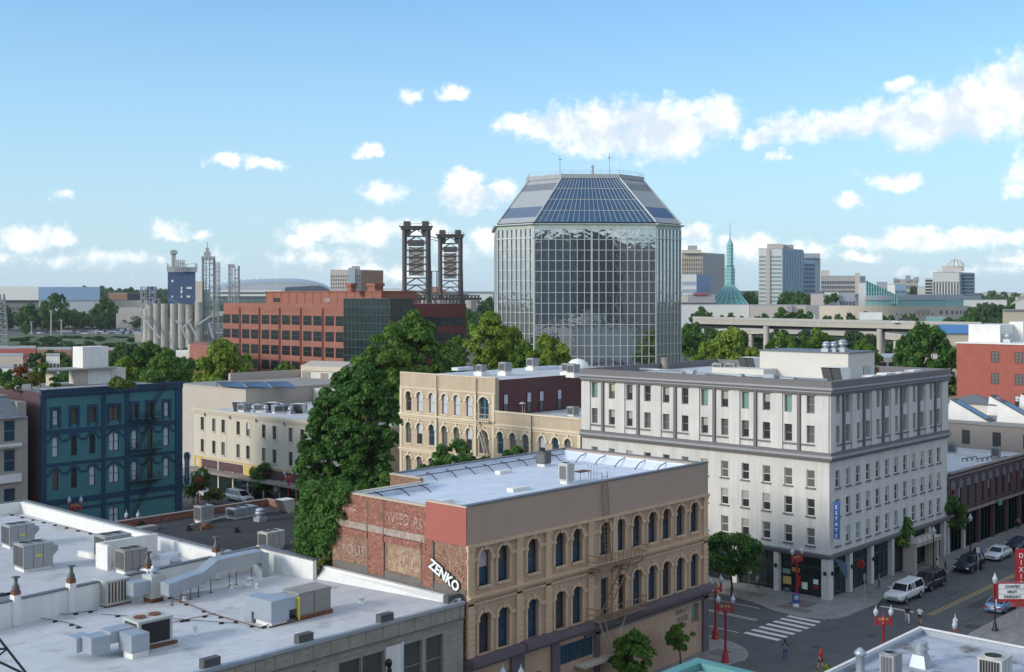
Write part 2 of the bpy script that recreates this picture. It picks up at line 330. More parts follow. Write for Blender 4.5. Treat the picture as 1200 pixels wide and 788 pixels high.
# ------------------------------------------------------------ materials
mat('ground', (.10,.11,.07), .95, var=.3, scale=-.05, col2=(.07,.09,.045), c2s=.02)
mat('asphalt', (.088,.09,.093), .88, var=.2, scale=-.6, col2=(.068,.07,.074), c2s=.25, c2t=.56, bump=.2)
mat('asphalt_patch', (.05,.05,.053), .9, var=.2, scale=-1)
mat('concrete_walk', (.25,.245,.235), .9, var=.22, scale=-.8, brick=(.22,.215,.205), mortar=(.13,.13,.125), bw=1.5, bh=1.5, flat=True, col2=(.17,.165,.16), c2s=.5, c2t=.58)
mat('kerb', (.27,.265,.255), .9, var=.2, scale=-2)
mat('line_white', (.62,.62,.60), .7, var=.25, scale=-4)
mat('line_yellow', (.40,.30,.11), .7, var=.55, scale=-4)
mat('grass', (.07,.11,.025), .95, var=.35, scale=-.1)
for n, c in dict(frame_white=(.66,.65,.62), frame_dark=(.03,.03,.035), frame_grey=(.22,.22,.22), frame_teal=(.03,.09,.09), frame_navy=(.008,.03,.065), frame_brown=(.12,.07,.05)).items(): mat(n, c, .55, var=.05)
def glass(n, c, r=.08, spec=.6, var=.3, sc=.6): return mat(n, c, r, var=var, scale=sc, spec=spec)
glass('glass', (.04,.043,.045), .12); glass('glass_mid', (.13,.13,.125), .25, .5); glass('glass_blind', (.36,.35,.33), .35, .5, .12); glass('glass_pale', (.52,.56,.62), .3, .5, .1)
glass('glass_green', (.16,.30,.26), .3); glass('glass_cream', (.42,.42,.26), .35, .5, .1); glass('glass_blue', (.02,.06,.10), .1); glass('glass_red', (.3,.04,.03), .3)
glass('shop_glass', (.012,.022,.022), .06, .6, .5)
mat('membrane', (.51,.525,.55), .6, var=.14, scale=-.9, col2=(.38,.375,.37), c2s=.42, c2t=.56, spec=.3, brick=(.53,.545,.57), mortar=(.33,.335,.35), bw=9, bh=2.1, flat=True)
mat('membrane_warm', (.48,.49,.51), .6, var=.12, scale=-.7, col2=(.36,.345,.32), c2s=.20, c2t=.55, brick=(.50,.51,.53), mortar=(.33,.33,.335), bw=11, bh=2.4, flat=True)
mat('membrane_new', (.60,.65,.73), .5, var=.12, scale=-.7, col2=(.44,.49,.57), c2s=.45, c2t=.57, brick=(.62,.67,.745), mortar=(.38,.42,.49), bw=12, bh=1.9, flat=True)
mat('tar_roof', (.040,.040,.044), .93, var=.35, scale=-.7, col2=(.085,.08,.08), c2s=.5, c2t=.62)
mat('gravel_grey', (.27,.26,.25), .95, var=.2, scale=-1)
mat('parapet_white', (.72,.71,.68), .7, var=.08, scale=-.6, streak=.08)
mat('coping_grey', (.13,.14,.155), .5, var=.1); mat('coping_beige', (.52,.45,.36), .7, var=.12)
mat('w_white', (.60,.585,.555), .8, var=.10, scale=-.6, streak=.17); mat('w_trim', (.155,.145,.15), .7, var=.08, scale=-1); mat('w_band', (.30,.31,.33), .6, var=.06)
mat('metal_grey', (.36,.38,.39), .45, .5, var=.12, scale=2); mat('metal_dark', (.10,.10,.10), .5, .3, var=.15); mat('metal_galv', (.37,.41,.46), .42, .4, var=.12, scale=1.5)
mat('unit_grey', (.30,.31,.32), .6, .1, var=.10); mat('unit_beige', (.46,.47,.44), .6, .1, var=.08); mat('rust', (.17,.075,.04), .9, var=.4, scale=3); mat('unit_taupe', (.25,.235,.22), .6, var=.1)
mat('fan_black', (.02,.02,.02), .7, var=.2); mat('label_yellow', (.65,.55,.05), .6, var=.05); mat('steel_black', (.015,.016,.02), .5, var=.1)
mat('glaze_blue', (.10,.15,.22), .1, var=.15, spec=.7); mat('wood', (.22,.12,.07), .9, var=.3, scale=3)
mat('s_stucco', (.48,.33,.23), .85, var=.14, scale=-.7, streak=.14); mat('s_trim', (.60,.425,.275), .85, var=.14, scale=-.9, streak=.1); mat('s_patch', (.40,.37,.34), .85, var=.12, scale=-.8)
mat('s_band', (.40,.29,.225), .75, var=.05, scale=-.4); mat('s_red', (.34,.105,.085), .75, var=.06, scale=-.6); mat('s_purple', (.13,.105,.12), .75, var=.15, scale=-.8); mat('s_rail', (.25,.17,.11), .7, var=.2)
mat('old_brick', (.31,.155,.105), .92, var=.5, scale=-5, brick=(.20,.09,.06), mortar=(.38,.29,.22), col2=(.37,.28,.19), c2s=3.2, c2t=.52, bw=.3, bh=.11, streak=.25)
mat('old_brick_red', (.33,.125,.085), .92, var=.45, scale=-5, brick=(.22,.075,.055), mortar=(.32,.22,.17), col2=(.36,.25,.19), c2s=5, c2t=.58, bw=.3, bh=.11, streak=.2)
mat('ghost_paint', (.47,.37,.31), .92, var=.35, scale=-3, col2=(.33,.15,.11), c2s=3.2, c2t=.44)
mat('ghost_yellow', (.38,.30,.18), .92, var=.5, scale=-5, col2=(.31,.19,.135), c2s=1.6, c2t=.42)
mat('ghost_grey', (.36,.30,.27), .92, var=.35, scale=-3, col2=(.34,.2,.14), c2s=2.2, c2t=.50)
mat('khaki_brick', (.33,.30,.25), .9, var=.14, scale=-.8, brick=(.27,.245,.20), mortar=(.36,.34,.3), bw=.4, bh=.2, streak=.1)
mat('mortar_grey', (.15,.135,.125), .95, var=.25, scale=-1)
mat('dark_brick', (.115,.045,.05), .9, var=.16, scale=-.7, brick=(.09,.035,.04), mortar=(.13,.07,.07), bw=.24, bh=.08)
mat('plum_brick', (.10,.055,.065), .9, var=.2, scale=-.7, brick=(.08,.04,.05), mortar=(.12,.08,.08), bw=.24, bh=.08)
mat('red_brick', (.36,.10,.075), .9, var=.12, scale=-.5, brick=(.32,.085,.065), mortar=(.3,.13,.1), bw=.24, bh=.08, streak=.08)
mat('t_tan', (.50,.40,.285), .85, var=.08, scale=-.6, streak=.12); mat('t_cream', (.66,.58,.43), .8, var=.07, scale=-.8)
mat('b_blue', (.052,.175,.205), .7, var=.08, scale=-.6, streak=.06); mat('b_navy', (.012,.05,.105), .6, var=.1)
mat('c_cream', (.56,.51,.42), .85, var=.07, scale=-.5, streak=.12); mat('c_yellow', (.55,.40,.12), .8, var=.08); mat('c_dark', (.12,.11,.10), .8, var=.1)
mat('l_stone', (.34,.31,.28), .85, var=.1, scale=-.6, streak=.08); mat('l_panel', (.30,.29,.28), .8, var=.08); mat('slate', (.22,.24,.27), .6, var=.14, scale=-1.5, brick=(.17,.19,.215), mortar=(.12,.13,.15), bw=.5, bh=.35)
mat('beige_wall', (.44,.385,.33), .85, var=.06, scale=-.3); mat('taupe', (.26,.225,.205), .85, var=.06, scale=-.4); mat('pale_wall', (.56,.54,.49), .8, var=.06, scale=-.3)
mat('red_paint', (.34,.018,.022), .42, var=.12, spec=.5); mat('lamp_glass', (.42,.46,.50), .25, var=.06, spec=.6); mat('gold', (.55,.25,.06), .45, .3, var=.2)
mat('black_paint', (.014,.016,.02), .4, var=.1); mat('white_paint', (.75,.75,.74), .5, var=.05); mat('sign_blue', (.03,.10,.30), .5, var=.05); mat('teal_cornice', (.10,.27,.27), .6, var=.15, scale=-2)
mat('bark', (.085,.065,.05), .95, var=.3, scale=3); mat('sign_back', (.40,.41,.42), .5, .3, var=.05)
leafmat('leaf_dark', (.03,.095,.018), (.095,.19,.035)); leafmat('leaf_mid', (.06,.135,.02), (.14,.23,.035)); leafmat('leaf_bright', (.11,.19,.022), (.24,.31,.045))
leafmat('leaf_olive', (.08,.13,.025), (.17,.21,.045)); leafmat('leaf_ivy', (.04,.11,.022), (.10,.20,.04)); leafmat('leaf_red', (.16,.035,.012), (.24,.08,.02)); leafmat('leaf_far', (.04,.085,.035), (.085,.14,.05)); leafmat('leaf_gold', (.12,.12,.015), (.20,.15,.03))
# ------------------------------------------------------------ ground and streets
g = MB(); g.quad((-9000,-9000,0),(9000,-9000,0),(9000,9000,0),(-9000,9000,0)); tag(g.build('ground', MATS['ground'], world=False), kind='structure')
def slab(name, polys, m, z, t=.004):
    g = MB()
    for p in polys: g.prism(p, z-t, z)
    return tag(g.build(name, MATS[m]), kind='structure')
rc = lambda x0,x1,y0,y1: [(x0,y0),(x1,y0),(x1,y1),(x0,y1)]
slab('road', [rc(-60,330,43.0,54.6), rc(92.4,106.6,54.6,330), rc(92.4,106.6,-60,43.0), rc(-60,92.4,124.5,137), rc(84,92.4,54.6,66), rc(106.6,118,54.6,74), rc(84,92.4,34,43.0), rc(106.6,118,36,43.0)], 'asphalt', .012)
def curve(cx, cy, r, a0, a1, n=8): return [(cx+r*math.cos(rad(a0+(a1-a0)*i/n)), cy+r*math.sin(rad(a0+(a1-a0)*i/n))) for i in range(n+1)]
NW = [(-60,124.5),(-60,54.4),(86.5,54.4)]+curve(86.8,58.6,4.6,-78,0)[0:]+[(91.9,60.5),(92.4,64),(92.4,124.5)]
NE = [(330,54.6),(330,330),(106.6,330),(106.6,70),(106.2,67.8),(104.6,62.6),(103.6,60.6)]+curve(106.6,57.6,3.3,165,265,7)+[(113.2,54.3),(114.6,54.6)]
SWc = [(-60,43.0),(-60,-60),(92.4,-60),(92.4,38)]+curve(87.4,38,5,0,90,6)
SE = [(330,43.0),(108.8,43.0)]+curve(108.6,40.8,2.2,90,180,5)+[(106.4,-60),(330,-60)]
FARN = [(-60,330),(-60,137),(92.4,137),(92.4,330)]
slab('pavement', [NW, NE, SWc, SE, FARN], 'concrete_walk', .14, .14)
g = MB()
for P in (NW, NE, SWc, SE, FARN):
    for i in range(len(P)):
        a, b = P[i], P[(i+1)%len(P)]
        if min(abs(a[0]), abs(b[0])) > 320 or (abs(a[0]-b[0]) < .1 and a[0] in (-60, 330)): continue
        g.bar((a[0],a[1],.07), (b[0],b[1],.07), .18, .152)
tag(g.build('kerb', MATS['kerb']), kind='structure')
# painted markings
z1 = .018
mk = []
for i in range(8):
    x = 94.9+i*1.30; mk.append(rc(x, x+.62, 55.0+(.2 if i > 5 else 0), 58.6))
mk += [rc(99.3,99.42,60.0,112), rc(99.7,99.82,60.0,112), rc(94.7,94.82,59.0,112), rc(103.5,103.62,62,75), rc(112.4,112.75,50.2,53.6), rc(104.1,104.22,58.7,60.2)]
slab('road_marking_white', mk, 'line_white', z1)
slab('road_marking_yellow', [rc(112.6,230,48.35,48.5), rc(112.6,230,48.72,48.87), rc(109.0,121,42.92,43.08)], 'line_yellow', z1+.13*0)
slab('asphalt_patch', [rc(120,127,50.2,50.32), rc(100.6,100.72,64,90), rc(96.4,97.6,46.2,48.4), rc(131,135.5,45.4,47.0), rc(86,93,48.9,49.02), curve(95.6,51.6,.35,0,360,10)[:-1], rc(110,117,45.0,45.1), rc(111.6,113.4,53.6,54.5), curve(98,65,.45,0,360,12)[:-1], curve(102,49.5,.45,0,360,12)[:-1], rc(118,124,46,47.2), curve(111.4,43.9,.8,0,360,10)[:-1]], 'asphalt_patch', .0155)
slab('pavement_patch', [rc(87.2,89,56.0,57.4), rc(90,91.5,60.5,62), rc(106.4,108.9,58.5,60.8), rc(104.7,106,57.5,61), rc(106.9,108.5,64,68.5)], 'mortar_grey', .146)
# ============================================================ rooftop equipment (built once, then copied)
def rtu(name, label, L, Wd, H, m='unit_grey', fans=1, hood=True, legs=True, cat='air conditioner', group=None, panels=3):
    "packaged roof unit: local box centred on origin, long side along x"
    t = thing(name, label, cat, (0,0,0), 0, group); b = MB(); z = .25
    b.box(-L/2,L/2,-Wd/2,Wd/2,z,z+H)
    for i in range(1, panels): x = -L/2+L*i/panels; b.box(x-.015,x+.015,-Wd/2-.012,Wd/2+.012,z+.02,z+H-.02,1)
    b.box(-L/2-.03,L/2+.03,-Wd/2-.03,Wd/2+.03,z+H,z+H+.05)
    b.build('cabinet', [MATS[m], MATS['metal_dark']], t, False)
    k = MB(); k.box(-L/2+.08,L/2-.08,-Wd/2+.1,Wd/2-.1,0,z); k.build('base_rail', MATS['parapet_white'] if legs else MATS['rust'], t, False)
    g = MB(); g.box(-L/2-.02,-L/2,-Wd/2+.12,Wd/2-.12,z+.15,z+H-.12)
    for i in range(8): yy = -Wd/2+.15+(Wd-.3)*i/7; g.box(-L/2-.05,-L/2-.02,yy-.02,yy+.02,z+.15,z+H-.12,1)
    g.build('coil_grille', [MATS['fan_black'], MATS['unit_grey']], t, False)
    for i in range(fans):
        f = MB(); x = -L/2+L/(fans+.6)*(i+.55); r = min(Wd*.36, L*.4/fans); f.lathe([(r+.05,z+H+.05),(r+.05,z+H+.14),(r,z+H+.14)], x, 0, 0, 16, 0); f.lathe([(r-.02,z+H+.10),(r-.02,z+H+.15)], x, 0, 0, 16, 1)
        f.build('fan', [MATS[m], MATS['fan_black']], t, False)
    if hood:
        h = MB(); h.add([(L/2,-Wd*.35,z+H*.3),(L/2,Wd*.35,z+H*.3),(L/2,Wd*.35,z+H*.8),(L/2,-Wd*.35,z+H*.8),(L/2+.55,-Wd*.35,z+H*.62),(L/2+.55,Wd*.35,z+H*.62),(L/2+.55,-Wd*.35,z+H*.8),(L/2+.55,Wd*.35,z+H*.8)],
              [(0,1,5,4),(4,5,7,6),(3,2,7,6),(0,4,6,3),(1,2,7,5)]); h.build('intake_hood', MATS['unit_grey'], t, False)
    return t
def mushroom(name, label, s=1., m='metal_galv', group=None, cat='roof vent'):
    t = thing(name, label, cat, (0,0,0), 0, group)
    b = MB(); b.box(-.55*s,.55*s,-.55*s,.55*s,0,.5*s); b.build('curb', MATS[m], t, False)
    h = MB(); h.lathe([(.42*s,.5*s),(.42*s,.75*s),(.62*s,.85*s),(.62*s,1.05*s),(.5*s,1.2*s),(.55*s,1.22*s),(.55*s,1.35*s),(.3*s,1.5*s),(.01,1.55*s)], n=18); h.build('hood', MATS[m], t, False); return t
def pipe_vent(name, label, h=.5, r=.16, m='white_paint', group=None):
    b = MB(); b.lathe([(r*2,0),(r*2,.04),(r,.1),(r,h*.6),(r*1.5,h*.65),(r*1.6,h*.85),(.02,h)], n=10); o = b.build(name, MATS[m], world=False); return tag(o, label, 'vent pipe', group)
def place(o, x, y, z, rz=0): o.location = (x,y,z); o.rotation_euler = (0,0,rz); return o

# ============================================================ white corner hotel (north-east corner)
def hotel():
    X, Y, X2, Y2 = 110.6, 58.2, 139.8, 90.6; T = 22.4; ZR = 21.55
    b = thing('corner_hotel', 'white six storey corner hotel with grey cornice and grey window strips above the crossing', 'building', (X,Y,0))
    Lf = Face(X, Y2, X, Y); Rf = Face(X, Y, X2, Y)
    w = MB(); ly = [60.3+2.58*i for i in range(12)]; lu = [Y2-y for y in ly]; ru = [112.4-X+2.273*i for i in range(12)]
    low = [5.45, 8.45, 11.4]; hi = [15.95, 19.0]; WW, WH = 1.0, 1.78
    for F, us in ((Lf, lu), (Rf, ru)):
        ww = .92 if F is Lf else .95
        ops = [(u, ww, z, z+WH) for u in us for z in low]
        F.wall(w, 4.6, 14.2, ops, .22)
        F.wall(w, 14.2, 21.2, [(u, .9, z, z+1.8) for u in us for z in hi], .4)
    w.box(X+.4,X2-.01,Y+.4,Y2-.01,4.6,ZR-.1,0); w.quad((X2,Y,0),(X2,Y2,0),(X2,Y2,T-.3),(X2,Y,T-.3)); w.quad((X,Y2,0),(X2,Y2,0),(X2,Y2,T-.3),(X,Y2,T-.3))
    w.build('wall', MATS['w_white'], b)
    # white piers between the grey window strips
    gs = 0
    for F, us in ((Lf, lu), (Rf, ru)):
        p = MB(); d = MB(); mids = [(us[i]+us[i+1])/2 for i in range(0, 12, 2)]; half = abs(us[1]-us[0])/2+.62; srt = sorted(mids)
        edges = [0]+[e for mm in srt for e in (mm-half, mm+half)]+[F.L]
        for i in range(0, len(edges), 2): p = MB(); F.box(p, edges[i], edges[i+1], 15.12, 20.85, .16); p.build('pier', MATS['w_white'], b)
        for mm in srt:
            d = MB(); c = MB(); F.box(c, mm-.16, mm+.16, 15.12, 21.0, .22); c.build('mullion_strip', MATS['w_trim'], b)
            F.box(d, mm-half, mm+half, 20.86, 21.2, .12); d.build('spandrel', MATS['w_trim'], b)
            for e0, e1 in ((mm-half, mm-.17), (mm+.17, mm+half)): d = MB(); F.box(d, e0, e1, 15.66, 15.84, .10); d.build('sill_strip', MATS['w_trim'], b)
    cn = MB()
    for F in (Lf, Rf):
        e = 0
        for za, zb, out, m in ((21.0,21.2,.30,0),(21.2,21.42,.42,1),(21.42,21.55,.62,0),(21.55,21.75,.72,1),(21.75,22.4,.50,0)):
            ex = out if F is Lf else 0
            F.box(cn, (0 if F is Lf else -out), F.L, za, zb, out, 0, m)
    cn.box(X+.002,X2-.3,Y2-.3,Y2,T-.9,T); cn.box(X2-.3,X2,Y,Y2,T-.9,T); cn.box(X+.01,X+.3,Y+.3,Y2-.3,ZR,T-.004); cn.box(X+.01,X2-.3,Y+.01,Y+.3,ZR,T-.004)
    cn.build('cornice', [MATS['w_trim'], MATS['w_band']], b)
    sc = MB()
    for F in (Lf, Rf):
        for za, zb, out, m in ((14.2,14.42,.28,0),(14.42,14.6,.5,0),(14.6,14.82,.62,1),(14.82,15.12,.38,0)):
            F.box(sc, (0 if F is Lf else -out), F.L, za, zb, out, 0, m)
    sc.build('string_course', [MATS['w_trim'], MATS['w_band']], b)
    bt = MB()
    for F in (Lf, Rf):
        F.box(bt, (0 if F is Lf else -.14), F.L, 4.3, 4.55, .14); F.box(bt, (0 if F is Lf else -.32), F.L, 4.55, 4.75, .32)
    bt.build('shop_cornice', MATS['w_trim'], b)
    rf = MB(); rf.box(X+.3,X2-.3,Y+.3,Y2-.3,ZR-.1,ZR); rf.build('roof', MATS['membrane'], b)
    pn = ['glass_mid','glass','glass_mid','glass_blind','glass','glass_mid']; r = random.Random(5)
    def pick():
        q = r.random()
        return 'glass_green' if q < .04 else ('glass_cream','glass_mid') if q < .09 else ('glass_blind','glass') if q < .3 else ('glass_mid','glass') if q < .6 else 'glass_mid' if q < .85 else 'glass'
    for F, us in ((Lf, lu), (Rf, ru)):
        for u in us:
            if F is Lf and u < 14: zz = hi+[11.4]      # lower floors behind the neighbour
            else: zz = hi+low
            for z in zz: window(b, F, u, z, .9 if z in hi else (.92 if F is Lf else .95), 1.8 if z in hi else WH, 0, pick(), 'frame_white' if z in low else 'frame_grey', 'w_trim' if z in low else None, .36 if z in hi else .2)
    # ground floor: piers, shop fronts
    gf = MB()
    for F, ps in ((Rf, [.45, 4.8, 9.7, 14.7, 19.6, 24.4, 28.7]), (Lf, [26.3, 21.2, 16, 11, 6, .5])):
        for u in ps:
            q = MB(); cr_ = F is Rf and u == .45; h_ = .45 if cr_ else .3
            F.box(q, u-h_, u+h_, 0, 4.3, 0, .9 if cr_ else .55); q.build('pillar', MATS['w_white'], b)
    for F, segs in ((Rf, [(.95,4.5),(5.1,9.4),(10.0,14.4),(15.0,19.3),(19.9,24.1),(24.7,28.4)]), (Lf, [(26.6,31.45),(21.5,26.0),(16.3,20.9),(11.3,15.7),(6.3,10.7),(.8,5.7)])):
        for a, c in segs:
            q = MB(); z_ = [F.p(a,0,.6),F.p(c,0,.6),F.p(c,4.3,.6),F.p(a,4.3,.6)]; q.quad(*z_, 0)
            n = max(2, int((c-a)/1.1))
            for i in range(n+1): u = a+(c-a)*i/n; F.box(q, u-.04, u+.04, .1, 4.25, -.52, .6, 1)
            for z in (.0,.45,3.05,4.2): F.box(q, a, c, z, z+.09, -.50, .6, 1)
            q.build('shopfront', [MATS['shop_glass'], MATS['frame_teal' if F is Rf else 'frame_dark']], b)
            F.box(gf, a-.3, c+.3, 4.2, 4.31, 0, 2, 0)
    gf.box(X+1,X2,Y+1,Y2,0,4.3,0); gf.build('ground_floor_core', MATS['c_dark'], b)
    # posters in the corner shop windows
    for u, z, ww, hh, m in ((27.3,.9,1.0,.8,'c_yellow'),(27.2,2.0,.9,.5,'glass_green'),(28.3,2.3,.9,.45,'gold'),(28.6,.9,.5,1.1,'red_paint'),(29.3,.7,.7,.7,'white_paint'),(30.6,1.4,.55,.5,'white_paint'),(30.6,.95,.5,.3,'red_paint')):
        q = MB(); Lf.box(q, u-ww/2, u+ww/2, z, z+hh, -.53, .56); q.build('window_poster', MATS[m], b)
    # wall lamps on the corner piers
    for F, u in ((Lf,31.95),(Rf,.45),(Rf,4.8),(Lf,26.3),(Rf,9.7)):
        q = MB(); P = F.p(u, 2.6, -.12); q.lathe([(.05,0),(.16,.12),(.18,.35),(.02,.45)], P.x, P.y, P.z, 8); q.build('wall_lamp', MATS['black_paint'], b)
    # blade signs: long vertical, and tilted blue flag sign; round red sign
    q = MB(); P = Rf; P.box(q, .5, .62, 6.3, 10.2, .85, -.2); v = q.build('blade_sign', MATS['sign_blue'], b)
    q = MB(); P.box(q, .48, .64, 5.8, 6.4, .95, -.15); q.build('sign_trim', MATS['lamp_glass'], v)
    fS = Face(111.1, 58.0, 111.1, 57.35)
    for i, ch in enumerate('ESTATE'): text(ch, 'sign_letter', v, fS, .33, 9.45-i*.58, .5, 'white_paint', .03)
    q = MB(); A = Rf.p(.9,3.1,-.15); q.add([Rf.p(.9,4.3,-.15),Rf.p(.9,4.1,-.15),Rf.p(.9,2.3,-1.5),Rf.p(.9,3.9,-1.5),Rf.p(1.0,4.3,-.15),Rf.p(1.0,4.1,-.15),Rf.p(1.0,2.3,-1.5),Rf.p(1.0,3.9,-1.5)],[(0,1,2,3),(4,5,6,7),(0,3,7,4),(1,2,6,5),(2,3,7,6)]); q.build('flag_sign', MATS['glaze_blue'], b)
    q = MB(); P = Rf.p(5.3, 3.1, -.8); q.lathe([(.42,-.06),(.42,.06)], 0,0,0, 16); q.v = [(P.x+z_, P.y+x, P.z+y) for x, y, z_ in q.v]; q.build('round_sign', MATS['red_paint'], b)
    # entrance porch on the street side
    for ua in (17.0, 22.9): q = MB(); Rf.box(q, ua,ua+.4,.0,3.1,1.5,-.05); q.build('porch_side', MATS['beige_wall'], b)
    q = MB(); Rf.box(q, 16.9,23.4,3.1,3.5,1.7,-.05); Rf.box(q, 16.8,23.5,3.5,3.6,1.85,-.05); q.build('porch_roof', MATS['beige_wall'], b); q = MB(); [Rf.box(q, 17.6+i*1.3, 18.4+i*1.3, 3.6, 3.95, 1.6, -1.45) for i in range(4)]; tag(q.build('roof_ornament', MATS['w_white'], b), kind='stuff')
    # roof: penthouse and its skirt
    px, py = 126.2, 61.9
    q = MB(); x, y = inv(994, 415, 24.6); q.box(x,x+6.5,y,y+11.3,ZR,24.6); q.build('penthouse', MATS['pale_wall'], b)
    q = MB(); q.box(x-.12,x+6.6,y-.12,y+11.4,24.6,24.74); q.box(x-3.0,x,y+9,y+16,ZR,22.6,1); q.build('penthouse_coping', [MATS['coping_grey'], MATS['pale_wall']], b)
    return b, (x, y)
HOTEL, PH = hotel()
# equipment on the hotel roof
for i, (px, s) in enumerate(((970,.78),(979,.78),(989,.92))):
    x, y = inv(px, 413, 24.74); v = mushroom('roof_ventilator', ['silver ventilator drum on the hotel penthouse, left of its row of three','silver ventilator drum on the hotel penthouse, middle of its row of three','silver ventilator drum on the hotel penthouse, right and largest of its row of three'][i], s, 'metal_galv', 'ventilators on the hotel penthouse')
    place(v, x+.8, y+.6, 24.74)
def solar(name, label, x, y, z, w, d, h, rz, cat='louvred intake', m='parapet_white'):
    t = thing(name, label, cat, (x,y,z), rz); q = MB(); q.add([(-w/2,0,0),(w/2,0,0),(w/2,d,0),(-w/2,d,0),(-w/2,-h*.45,h),(w/2,-h*.45,h),(w/2,d,h),(-w/2,d,h)],[(3,2,1,0),(4,5,6,7),(1,2,6,5),(2,3,7,6),(3,0,4,7)],0); q.build('housing', MATS[m], t, False)
    for s in (-1,1):
        q = MB(); a, b_ = (-w/2+.05,-.05) if s < 0 else (.05,w/2-.05); q.add([(a,-.06,.12),(b_,-.06,.12),(b_,-h*.45+.02,h-.1),(a,-h*.45+.02,h-.1)],[(0,1,2,3)]); q.build('louvre', MATS['metal_dark'], t, False)
    return t
x, y = far(977, 130.5); solar('louvred_intake', 'white intake hood with two dark slanting louvres near the hotel roof corner', x, y, 21.55, 2.3, 1.6, 1.7, rad(-90))
x, y = inv(878, 427, 22.6); solar('louvred_intake', 'white intake hood with slanting dark louvres at the back of the hotel roof', x, y, 21.55, 2.2, 1.5, 1.9, rad(-90))
u = rtu('condenser', 'grey condenser box standing left of its twin on the hotel roof', 1.1,1.1,1.2,'unit_grey',1,False, group='condensers on the hotel roof'); x, y = inv(841,437,21.9); place(u,x,y,21.55,.3); dup(u,(x+1.2,y-1.1,21.55),.3,'grey condenser box standing right of its twin on the hotel roof')
u = rtu('condenser', 'beige wide roof unit beside the right penthouse wall of the hotel', 1.6,1.2,1.2,'unit_beige',1,False); x, y = inv(1009,441,21.9); place(u,x+.5,y,21.55,0)
u = rtu('condenser', 'small rust stained unit on the hotel roof, right of the beige one', .8,.8,.9,'rust',1,False); x, y = inv(1019,440,21.9); place(u,x+1.2,y,21.55,0)
q = MB(); x, y = inv(779, 433, 21.6); q.cyl(x,y,21.55,23.0,.42,.45,14); q.cyl(x,y,23.0,23.1,.52,.52,14); tag(q.build('chimney_pot', MATS['taupe']), 'brown clay flue standing behind the long grey hotel parapet', 'flue')
t = thing('pipe_run', 'low silver ducts and pipes along the front of the hotel roof', 'duct', (112,64,21.55))
for i in range(9): q = MB(); x = 112.0+(i*37%10)*.12; y = 60.3+i*2.3+(i*13%7)*.16; q.box(x,x+.5+.1*(i*5%4),y,y+.6+.35*(i*3%4),21.85,22.1+.14*((i*7)%5)); q.box(x+.3,x+.4,y+.2,y+.3,21.55,21.9); q.build('duct', MATS['metal_galv'], t)
q = MB(); q.tube([(113.6,60,22.3),(113.6,78,22.3),(116,80,22.3),(116,86,22.3)], .14, 8); q.tube([(114.2,60,22.1),(114.2,74,22.1)], .1, 8); q.build('pipe', MATS['metal_grey'], t)
for i in range(4):
    q = MB(); q.box(123+i*3.6,125.2+i*3.6,59.6,60.8,21.55,22.3+.1*(i%2)); tag(q.build('roof_hatch', MATS['parapet_white']), ['white roof curb by the street parapet, nearest the penthouse','second white roof curb from the penthouse by the hotel parapet','third white roof curb from the penthouse by the hotel parapet','white roof curb at the far end of the hotel street parapet'][i], 'roof curb', 'white curbs on the hotel roof')

